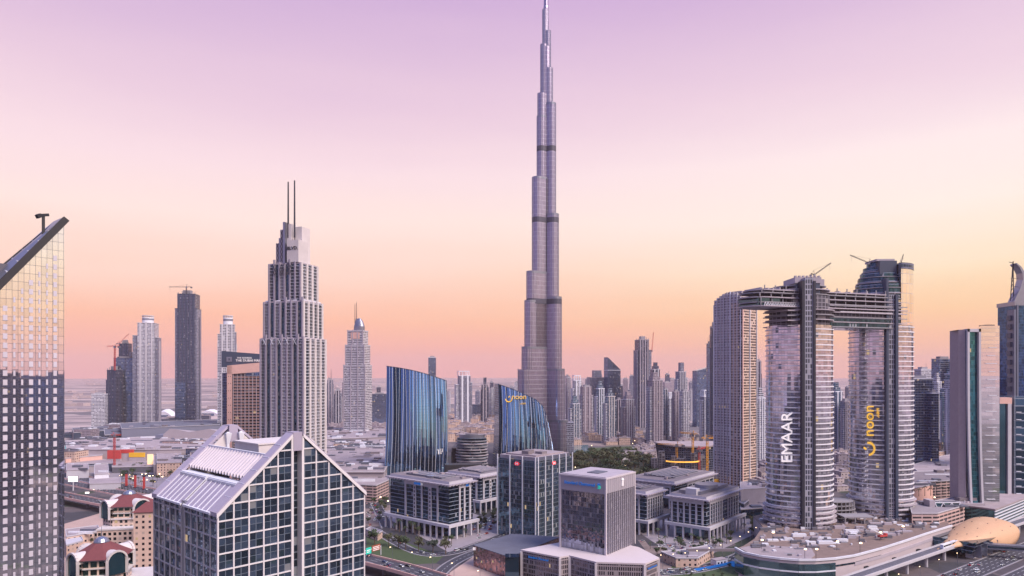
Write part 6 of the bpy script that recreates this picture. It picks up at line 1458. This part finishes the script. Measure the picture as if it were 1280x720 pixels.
for k in range(46):
    x = rr_.uniform(796, 892); y = rr_.uniform(548, 574)
    house(x, y, rr_.uniform(12, 26), rr_.uniform(10, 20), rr_.uniform(5, 14), FC['villa'], 'low pale building around the boat shaped hall', 'low buildings round the boat shaped hall')
for k in range(26):
    x = rr_.choice((rr_.uniform(408, 432), rr_.uniform(466, 482))); y = rr_.uniform(536, 548)
    house(x, y, rr_.uniform(14, 26), rr_.uniform(12, 20), rr_.uniform(10, 24), FC['pink'], 'pink low house beside the terraces of the dome crown tower', 'pink houses by the dome crown tower')
for k in range(60):
    x = rr_.uniform(1136, 1205); y = rr_.uniform(536, 580)
    house(x, y, rr_.uniform(12, 24), rr_.uniform(10, 20), rr_.uniform(5, 14), FC['villa'], 'low pale building behind the skylight roofed store', 'low buildings behind the store')
for k in range(30):
    house(rr_.uniform(942, 962) if k % 2 else rr_.uniform(1040, 1064), rr_.uniform(560, 620), rr_.uniform(12, 24), rr_.uniform(10, 20), rr_.uniform(5, 16), FC['villa'], 'low pale building glimpsed between the big towers', 'low buildings between the towers')
for k in range(250):    # houses scattered out on the plain
    py = 474+44*rr_.random()**1.5; px = rr_.choice((rr_.uniform(78, 330), rr_.uniform(78, 330), rr_.uniform(400, 480), rr_.uniform(556, 650), rr_.uniform(700, 900)))
    p = G(px, py); s = 1+ (p.y/2600)
    b = MB(); w, d, h = rr_.uniform(18, 60)*s**.5, rr_.uniform(14, 30)*s**.5, rr_.uniform(5, 12)*s**.4
    b.box(-w/2, w/2, -d/2, d/2, 0, h, 0, 1); tag(b.build('distant_house', [FC['villa'], M['roof_w'] if k % 3 else M['roof']], loc=p, rz=rr_.uniform(-.3, .3)), 'small low house far out on the hazy plain', 'house', 'houses far out on the plain')
for nm, lab, px, py, w, h in (('stadium_stand', 'small bright glazed stand below the twin lobed tower', 206, 524, 60, 34), ('stadium_stand', 'arched white stand right of the twin lobed tower', 262, 520, 70, 24)):
    p = G(px, py); t = thing(nm, lab, 'building', p); b = MB(); b.loft([[(w*.5*u, -10, 0), (w*.5*u, 20, 0), (w*.5*u, 20, h*(1-.6*u*u)), (w*.5*u, -14, h*(.8-.5*u*u))] for u in (-1, -.6, -.2, .2, .6, 1)]); b.build('roof_shell', M['white'], t); b = MB(); b.box(-w*.4, w*.3, -13, -11, 2, h*.42); b.build('glazed_front', FC['blue'], t)
for k in range(3):
    p = G((214, 196, 250)[k], (530, 532, 527)[k]); house((214, 196, 250)[k], (530, 532, 527)[k], 60, 30, 20, FC['dark'], ('long dark block left of the twin lobed tower base', 'dark block behind the ribbed mall wall', 'dark block right of the twin lobed tower base')[k], None, 'service_block')
# ------------------------------------------------------------------ trees
LEAF = []
for k, c in enumerate(((.045, .075, .035), (.075, .085, .045), (.03, .052, .036))): LEAF.append(mat('foliage', c, .8, 0, .5, 1.2))
BARK = mat('bark', (.12, .085, .06), .9)
def tree_proto(seed, h, wide, leafm):
    r = random.Random(seed); t = thing('broadleaf_tree', 'x', 'tree')
    b = MB(); b.tube((0, 0, 0), (r.uniform(-.2, .2), r.uniform(-.2, .2), h*.45), h*.035, h*.022, 6)
    for k in range(5): a = k*1.26+r.random(); b.tube((0, 0, h*.38), (math.cos(a)*wide*.5, math.sin(a)*wide*.5, h*r.uniform(.6, .8)), h*.016, h*.006, 5)
    b.build('trunk', BARK, t)
    b = MB(); cl = [(r.uniform(-.6, .6)*wide, r.uniform(-.6, .6)*wide, h*r.uniform(.5, .85), wide*r.uniform(.28, .5)) for _ in range(9)]
    for cx, cy_, cz, cr in cl:
        for _ in range(42):
            d = Vector((r.gauss(0, 1), r.gauss(0, 1), r.gauss(0, .75))).normalized()*cr*r.uniform(.55, 1.08); p = Vector((cx, cy_, cz))+d; p.z = min(h, max(h*.34, p.z))
            a = Vector((r.gauss(0, 1), r.gauss(0, 1), r.gauss(0, .6))).normalized(); c = a.cross(d.normalized()+Vector((.01, .02, .03))).normalized(); s = h*r.uniform(.035, .07)
            b.face([p-a*s, p+c*s*.7, p+a*s, p-c*s*.7])
    b.build('crown', leafm, t); return t
def palm_proto(seed, h):
    r = random.Random(seed); t = thing('palm_tree', 'x', 'tree'); b = MB(); b.tube((0, 0, 0), (.2, .1, h), .32, .2, 7); b.build('trunk', BARK, t)
    b = MB()
    for k in range(18):
        a = k*2.4; el = r.uniform(-.1, 1.0); L_ = r.uniform(2.6, 3.6); pr = Vector((.2, .1, h)); w = .5
        for s in range(4):
            f = (s+1)/4; q = Vector((.2+math.cos(a)*L_*f*math.cos(el*.6), .1+math.sin(a)*L_*f*math.cos(el*.6), h+L_*(math.sin(el)*f-1.15*f*f*.8))); sd_ = Vector((-math.sin(a), math.cos(a), 0))*w*(1-f*.75)+Vector((0, 0, -.12)); b.face([pr-sd_, q-sd_*.8, q, pr]); b.face([pr, q, q+Vector((sd_.x, sd_.y, -sd_.z*-1))*.8, pr+Vector((sd_.x, sd_.y, sd_.z))]); pr = q
    b.build('crown', LEAF[0], t); return t
TP = [tree_proto(s, 8, 3.4, LEAF[s % 3]) for s in range(5)]; PP = [palm_proto(s, h) for s, h in ((1, 8), (2, 10))]
used = set(); rr_ = random.Random(101)
def plant(p, kind, label, group, sc=1):
    pool = PP if kind == 'palm' else TP; o = rr_.choice(pool); loc = (p[0], p[1], p[2] if len(p) > 2 else 0)
    if o.name not in used:
        used.add(o.name); o.location = loc; o.scale = (sc,)*3; o['label'] = label; o['group'] = group; o.rotation_euler.z = rr_.random()*6; return o
    return copy_tree(o, loc, rr_.random()*6, label, group, sc)
def inpoly(pts):
    while True:
        i = rr_.randrange(len(pts)-2); a, b, c = Vector(pts[0]), Vector(pts[i+1]), Vector(pts[i+2]); u, v = rr_.random(), rr_.random()
        if u+v > 1: u, v = 1-u, 1-v
        return a+(b-a)*u+(c-a)*v
gp = lambda l: [G(a, b) for a, b in l]
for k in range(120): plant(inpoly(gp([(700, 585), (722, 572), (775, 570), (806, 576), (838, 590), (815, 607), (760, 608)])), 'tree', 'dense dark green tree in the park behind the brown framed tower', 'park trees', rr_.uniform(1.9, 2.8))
for k, px in enumerate((468, 486, 498, 507, 523, 541, 557)):
    plant(G(px, 681+k*2.0), 'tree', ('big dark tree on the lawn nearest the gabled block', 'round tree second along the lawn of the square office block', 'round tree third along the lawn of the square office block', 'round tree fourth along the lawn of the square office block', 'round tree fifth along the lawn of the square office block', 'round tree sixth along the lawn of the square office block', 'round tree at the sandy end of the office lawn')[k], None, 1.55+.3*(k == 0))
for k in range(40): plant(inpoly(gp([(492, 664), (556, 684), (590, 672), (600, 660), (585, 660), (560, 676)])), 'palm' if k % 3 else 'tree', 'palm row tree on the paving round the square office block' if k % 3 else 'small leafy tree on the paving round the square office block', 'palms round the square office block' if k % 3 else 'small trees round the square office block', rr_.uniform(.9, 1.25))
for k in range(28): plant(inpoly(gp([(458, 612), (484, 625), (486, 650), (462, 660), (456, 640)])), 'tree', 'street tree in the parking yard left of the square office block', 'parking yard trees', rr_.uniform(.6, 1.1))
for k in range(14): plant(inpoly(gp([(592, 648), (620, 640), (624, 658), (600, 668)])), 'tree', 'leafy tree between the square office block and the badge tower', 'trees beside the badge tower', rr_.uniform(.7, 1.1))
for k in range(40): plant(inpoly(gp([(800, 690), (830, 668), (905, 690), (940, 664), (925, 676), (890, 698), (850, 704)])), 'palm' if k % 2 else 'tree', 'palm along the road round the drum roofed block' if k % 2 else 'small tree along the road round the drum roofed block', 'palms by the drum roofed block' if k % 2 else 'small trees by the drum roofed block', rr_.uniform(.65, 1))
for k in range(40): plant(inpoly(gp([(925, 640), (955, 630), (958, 665), (935, 672)])), 'palm' if k % 3 == 0 else 'tree', 'palm beside the white lettered tower' if k % 3 == 0 else 'tree beside the white lettered tower', 'palms by the white lettered tower' if k % 3 == 0 else 'trees by the white lettered tower', rr_.uniform(.6, 1))
for k in range(24): plant(inpoly(gp([(160, 690), (192, 660), (192, 735), (165, 740)])), 'tree', 'dense tree in the yard between red roofs and gabled block', 'trees by the red roofed houses', rr_.uniform(.9, 1.5))
for k in range(9): plant(inpoly(gp([(98, 676), (130, 664), (140, 672), (112, 690)])), 'tree', 'tree in the courtyard behind the near red roof', 'courtyard trees', rr_.uniform(.7, 1.1))
for k in range(30): plant(inpoly(gp([(150, 586), (232, 584), (228, 602), (180, 612), (150, 600)])), 'palm' if k % 2 else 'tree', 'palm on the mall forecourt' if k % 2 else 'tree on the mall forecourt', 'forecourt palms' if k % 2 else 'forecourt trees', rr_.uniform(.9, 1.4))
for p in fin(35.5, 20, 170, 20): plant((p.x, p.y, 0), 'tree', 'low tree in the lit median of the highway', 'median trees', .42)
for k in range(7):
    p = G(1141+k*7.5, 621-.5*k, 26); plant(p, 'palm', 'palm on the roof terrace of the pink car park', 'roof terrace palms', .95)
for k in range(10): plant(inpoly(gp([(1170, 596), (1200, 598), (1200, 606), (1180, 608)])), 'tree', 'tree behind the grey store with the dark window band', 'trees behind the store', 1.1)
for k in range(12): plant(inpoly(gp([(838, 716), (920, 706), (915, 724), (840, 724)])), 'tree', 'shrubby tree on the roundabout lawn', 'roundabout trees', rr_.uniform(.25, .5))
for k in range(12): plant(inpoly(gp([(470, 548), (488, 556), (488, 564), (472, 560)])), 'tree', 'tree between the mall and the zebra glass tower', 'trees beside the mall', 1.3)
for o in TP+PP:
    if o.name not in used:
        for c in list(o.children): bpy.data.objects.remove(c)
        bpy.data.objects.remove(o)
# ------------------------------------------------------------------ cars
HL = mat('headlight_glow', (1, .93, .8), .5, 0, 0, 1, 0, 2.5); TL = mat('tail_light_glow', (1, .05, .03), .5, 0, 0, 1, 0, 1.5)
def car_proto(col, van=False):
    t = thing('parked_car', 'x', 'car'); pm = mat('car_paint', col, .3, .2, .02); b = MB()
    L_, W_, h = (2.6, .98, 1.2) if van else (2.25, .9, .78)
    prof = [(-L_, .32), (L_, .32), (L_, .62), (L_*.93, .8), (L_*.5, .92), (-L_*.75, .95), (-L_, .8)] if not van else [(-L_, .32), (L_, .32), (L_, .9), (L_*.8, 1.15), (-L_, 1.2)]
    b.loft([[(x, -W_, z_) for x, z_ in prof], [(x, W_, z_) for x, z_ in prof]][::-1]); b.build('body', pm, t)
    cab = [(-L_*.72, .93), (L_*.46, .9), (L_*.18, 1.42), (-L_*.5, 1.45)] if not van else [(-L_*.98, 1.18), (L_*.82, 1.12), (L_*.6, 1.95), (-L_*.98, 2.05)]
    b = MB(); b.loft([[(x, -W_*.86, z_) for x, z_ in cab], [(x, W_*.86, z_) for x, z_ in cab]][::-1]); b.build('windows', M['black'], t)
    top = [(cab[3][0]+.12, cab[3][1]), (cab[2][0]-.08, cab[2][1]), (cab[2][0]-.15, cab[2][1]+.06), (cab[3][0]+.15, cab[3][1]+.06)]
    b = MB(); b.loft([[(x, -W_*.8, z_) for x, z_ in top], [(x, W_*.8, z_) for x, z_ in top]][::-1]); b.build('roof', pm, t)
    for x in (-L_*.62, L_*.62):
        for y in (-W_*.9, W_*.9): b = MB(); b.tube((x, y-.12, .34), (x, y+.12, .34), .34, None, 10); b.build('wheel', M['black'], t)
    for y in (-W_*.65, W_*.65): b = MB(); b.box(L_-.03, L_+.03, y-.16, y+.16, .6, .76); b.build('headlight', HL, t)
    for y in (-W_*.65, W_*.65): b = MB(); b.box(-L_-.03, -L_+.03, y-.16, y+.16, .6, .76); b.build('tail_light', TL, t)
    return t
CARS = [(car_proto((.72, .70, .70)), 'white car'), (car_proto((.40, .40, .42)), 'silver car'), (car_proto((.03, .03, .04)), 'black car'), (car_proto((.35, .03, .03)), 'red car'), (car_proto((.74, .72, .7), True), 'white van'), (car_proto((.05, .10, .25)), 'blue car')]
seen = set()
def car(p, yaw, where, group, z=0, kinds=(0, 0, 0, 1, 1, 2, 4, 3, 5)):
    i = rr_.choice(kinds); o, lb = CARS[i]; lab = lb+' '+where; g = lb+'s '+group
    if i not in seen: seen.add(i); o.location = (p[0], p[1], z); o.rotation_euler.z = yaw; o['label'] = lab; o['group'] = g; return
    copy_tree(o, (p[0], p[1], z), yaw, lab, g)
def traffic(pts, n, w, where, group, z=.06, lanes=4):
    pts = [Vector(p[:2]) for p in pts]
    for _ in range(n):
        i = rr_.randrange(len(pts)-1); a, c = pts[i], pts[i+1]; p = a+(c-a)*rr_.random(); d = (c-a).normalized(); nn = Vector((-d.y, d.x)); ln = rr_.randrange(lanes)
        q = p+nn*(-w/2+w*(ln+.5)/lanes); car((q.x, q.y), math.atan2(d.y, d.x)+(math.pi if ln < lanes/2 else 0), where, group, z)
traffic(FLY[30:44], 18, 15, 'driving on the highway flyover', 'on the flyover', 8.52)
traffic(FLY[14:22], 9, 15, 'on the flyover stretch beside the edge tower', 'on the flyover by the edge tower', 8.52)
traffic(fin(51, -150, 220, 8), 14, 20, 'on the far carriageway behind the lit median', 'on the far carriageway', .08, 5)
traffic(fin(22, -120, 200, 8), 12, 20, 'on the near carriageway below the flyover', 'on the near carriageway', .08, 5)
traffic(ROADS['bl'], 66, 14, 'in the queue on the road curving past the drum roofed block', 'on the curving road', .08)
traffic(ROADS['bk'], 14, 13, 'on the street behind the office square', 'behind the office square', .08)
traffic(sz(-26, -160, 300, 6), 46, 18, 'on the highway beside the metro viaduct', 'beside the viaduct', .08, 5)
traffic(sz(-54, -100, 300, 6), 40, 18, 'on the outer highway lanes near the metro station', 'on the outer highway lanes', .08, 5)
traffic(ROADS['slip'], 8, 9, 'on the slip road by the office lawn', 'on the slip road', .1, 2)
traffic(ROADS['mid'], 8, 13, 'on the street in front of the mall', 'before the mall', .08)
def lot(poly, n, where, group, yaw):
    q = gp(poly)
    for _ in range(n):
        p = inpoly(q); car((round(p.x/3)*3, round(p.y/6)*6), yaw+rr_.choice((0, math.pi)), where, group, .05)
lot([(458, 616), (480, 622), (484, 655), (462, 660)], 28, 'parked in the yard left of the square office block', 'in the office yard', 1.57)
lot([(800, 676), (850, 690), (890, 680), (860, 668)], 22, 'parked before the drum roofed block', 'before the drum roofed block', .9)
lot([(590, 660), (618, 645), (622, 662), (600, 674)], 14, 'parked between square office block and badge tower', 'beside the badge tower', .9)
lot([(932, 632), (956, 626), (958, 650), (936, 655)], 12, 'parked beside the white lettered tower', 'beside the white lettered tower', .4)
lot([(1100, 640), (1100, 610), (1064, 612), (1042, 620), (1045, 640)], 8, 'parked between the two curved towers', 'between the curved towers', .4)
# ------------------------------------------------------------------ street lamps
SL = None
def lamp(p, yaw, lab, grp, z=0):
    global SL
    if SL is None:
        SL = thing('street_lamp', lab, 'street lamp', (p[0], p[1], z), yaw, grp); b = MB(); b.tube((0, 0, 0), (0, 0, 10), .16, .09, 6); b.bar((0, 0, 10), (2.2, 0, 10.4), .12); b.build('pole', M['steel'], SL); b = MB(); b.box(1.6, 2.6, -.18, .18, 10.25, 10.45); b.build('lamp_head', M['lamp'], SL)
    else: copy_tree(SL, (p[0], p[1], z), yaw, lab, grp)
for p in offset(FLY, 8.4)[10:50:2]: lamp(p, 4, 'tall street lamp along the highway flyover', 'lamps along the flyover', 9)
for p in fin(63.5, -200, 300, 16): lamp(p, 4, 'tall street lamp beyond the far carriageway', 'lamps beyond the far carriageway')
for p in sz(-13, -200, 500, 22): lamp(p, 4, 'tall street lamp between highway and metro viaduct', 'lamps beside the viaduct')
for p in offset(ROADS['bl'], 8.5)[::2]: lamp(p, 2, 'tall street lamp along the curving road', 'lamps along the curving road')
def site_boxes():
    for px, py, m, lab in ((925, 708, M['sign_b'], 'blue site cabin beside the glass podium end'), (899, 706, M['white'], 'white site cabin at the roundabout'), (935, 712, M['white'], 'small white site cabin next to the blue one')):
        p = G(px, py); t = thing('site_cabin', lab, 'cabin', p, .5); b = MB(); b.box(-6, 6, -3, 3, .4, 4.6); b.build('wall', m, t); b = MB(); b.box(-6.2, 6.2, -3.2, 3.2, 4.6, 4.9); b.build('roof', M['roof_w'], t)
        for k in range(3): b = MB(); b.box(-4.5+k*3.4, -3+k*3.4, -3.1, -3, 1.8, 3.2); b.build('window', M['glass'], t)
    b = MB()
    pr = None
    for k in range(15):
        p = G(868+k*5.2, 714-k*.75-(k*k)*.028); 
        if pr is not None: b.bar((pr.x, pr.y, 1), (p.x, p.y, 1), .3, 2)
        pr = p
    tag(b.build('hoarding', M['sign_b']), 'long blue site hoarding along the curving road', 'fence')
site_boxes()
# ------------------------------------------------------------------ unseen row of towers behind the camera, added to darken the mirroring glass fronts
for k, (x, y, w, h, st, lb) in enumerate(((-330, -190, 60, 138, 'dark', 'added dark slab tower at the far end of the unseen row behind the viewer'), (-230, -230, 50, 156, 'blue', 'added blue glass tower second in the unseen row behind the viewer'), (-130, -170, 58, 128, 'dark', 'added dark tower third in the unseen row behind the viewer'), (-20, -260, 70, 150, 'teal', 'added teal tower in the middle of the unseen row behind the viewer'), (90, -200, 56, 140, 'dark', 'added dark tower fifth in the unseen row behind the viewer'), (190, -240, 60, 158, 'grey', 'added grey tower sixth in the unseen row behind the viewer'), (320, -180, 80, 132, 'blue', 'added low blue tower seventh in the unseen row behind the viewer'), (460, -120, 70, 146, 'dark', 'added dark tower eighth in the unseen row behind the viewer'), (620, -60, 90, 120, 'teal', 'added teal slab at the near end of the unseen row behind the viewer'), (150, -70, 44, 112, 'dark', 'added dark block nearest the viewer in the unseen row behind'), (265, -40, 48, 138, 'blue', 'added blue tower on the warm side of the unseen row behind the viewer'), (360, -70, 44, 152, 'dark', 'added dark tower on the warm side of the unseen row behind the viewer'), (540, -190, 60, 160, 'dark', 'added unseen dark tower farther back on the warm side behind the viewer'), (760, -220, 80, 150, 'blue', 'added unseen blue tower farthest back on the warm side behind the viewer'), (-60, -120, 46, 120, 'blue', 'added unseen low blue tower just behind the viewer'))):
    t = thing('office_tower', lb, 'tower', (x, y, 0), .1*((k % 3)-1)); b = MB(); b.box(-w/2, w/2, -20, 20, 0, h); b.build('wall', FC[st], t); b = MB(); b.box(-w/2-.5, w/2+.5, -20.5, 20.5, h, h+1.5); b.build('parapet', M['concrete'], t)
# roof plant belongs to its roof, dormer glass to its arch, ropes to their jib
ROOFS = ('roof', 'roof_slab', 'roof_parapet', 'sign_roof'); ONROOF = ('roof_unit', 'roof_plant', 'roof_drum', 'roof_lantern', 'stair_head', 'roof_pergola', 'roof_plinth', 'roof_clutter', 'sign_letters', 'emblem')
base = lambda o: o.name.split('.')[0]
for o in [o for o in bpy.data.objects if o.type == 'EMPTY']:
    ch = list(o.children); rf = [c for c in ch if base(c) in ROOFS]
    for c in ch:
        n_ = base(c)
        if rf and n_ in ONROOF and (n_ not in ('sign_letters', 'emblem') or base(rf[0]) == 'sign_roof'): c.parent = rf[0]
        elif n_ == 'hoist_rope': c.parent = [x for x in ch if base(x) == 'jib'][0]
    arches = [c for c in ch if base(c) == 'dormer_arch']
    for a_, g_, r_ in zip(arches, [c for c in ch if base(c) == 'dormer_glass'], [c for c in ch if base(c) == 'dormer_roof']): g_.parent = a_; r_.parent = a_
print('OBJECTS', len(bpy.data.objects), 'FACES', sum(len(m.polygons) for m in bpy.data.meshes))
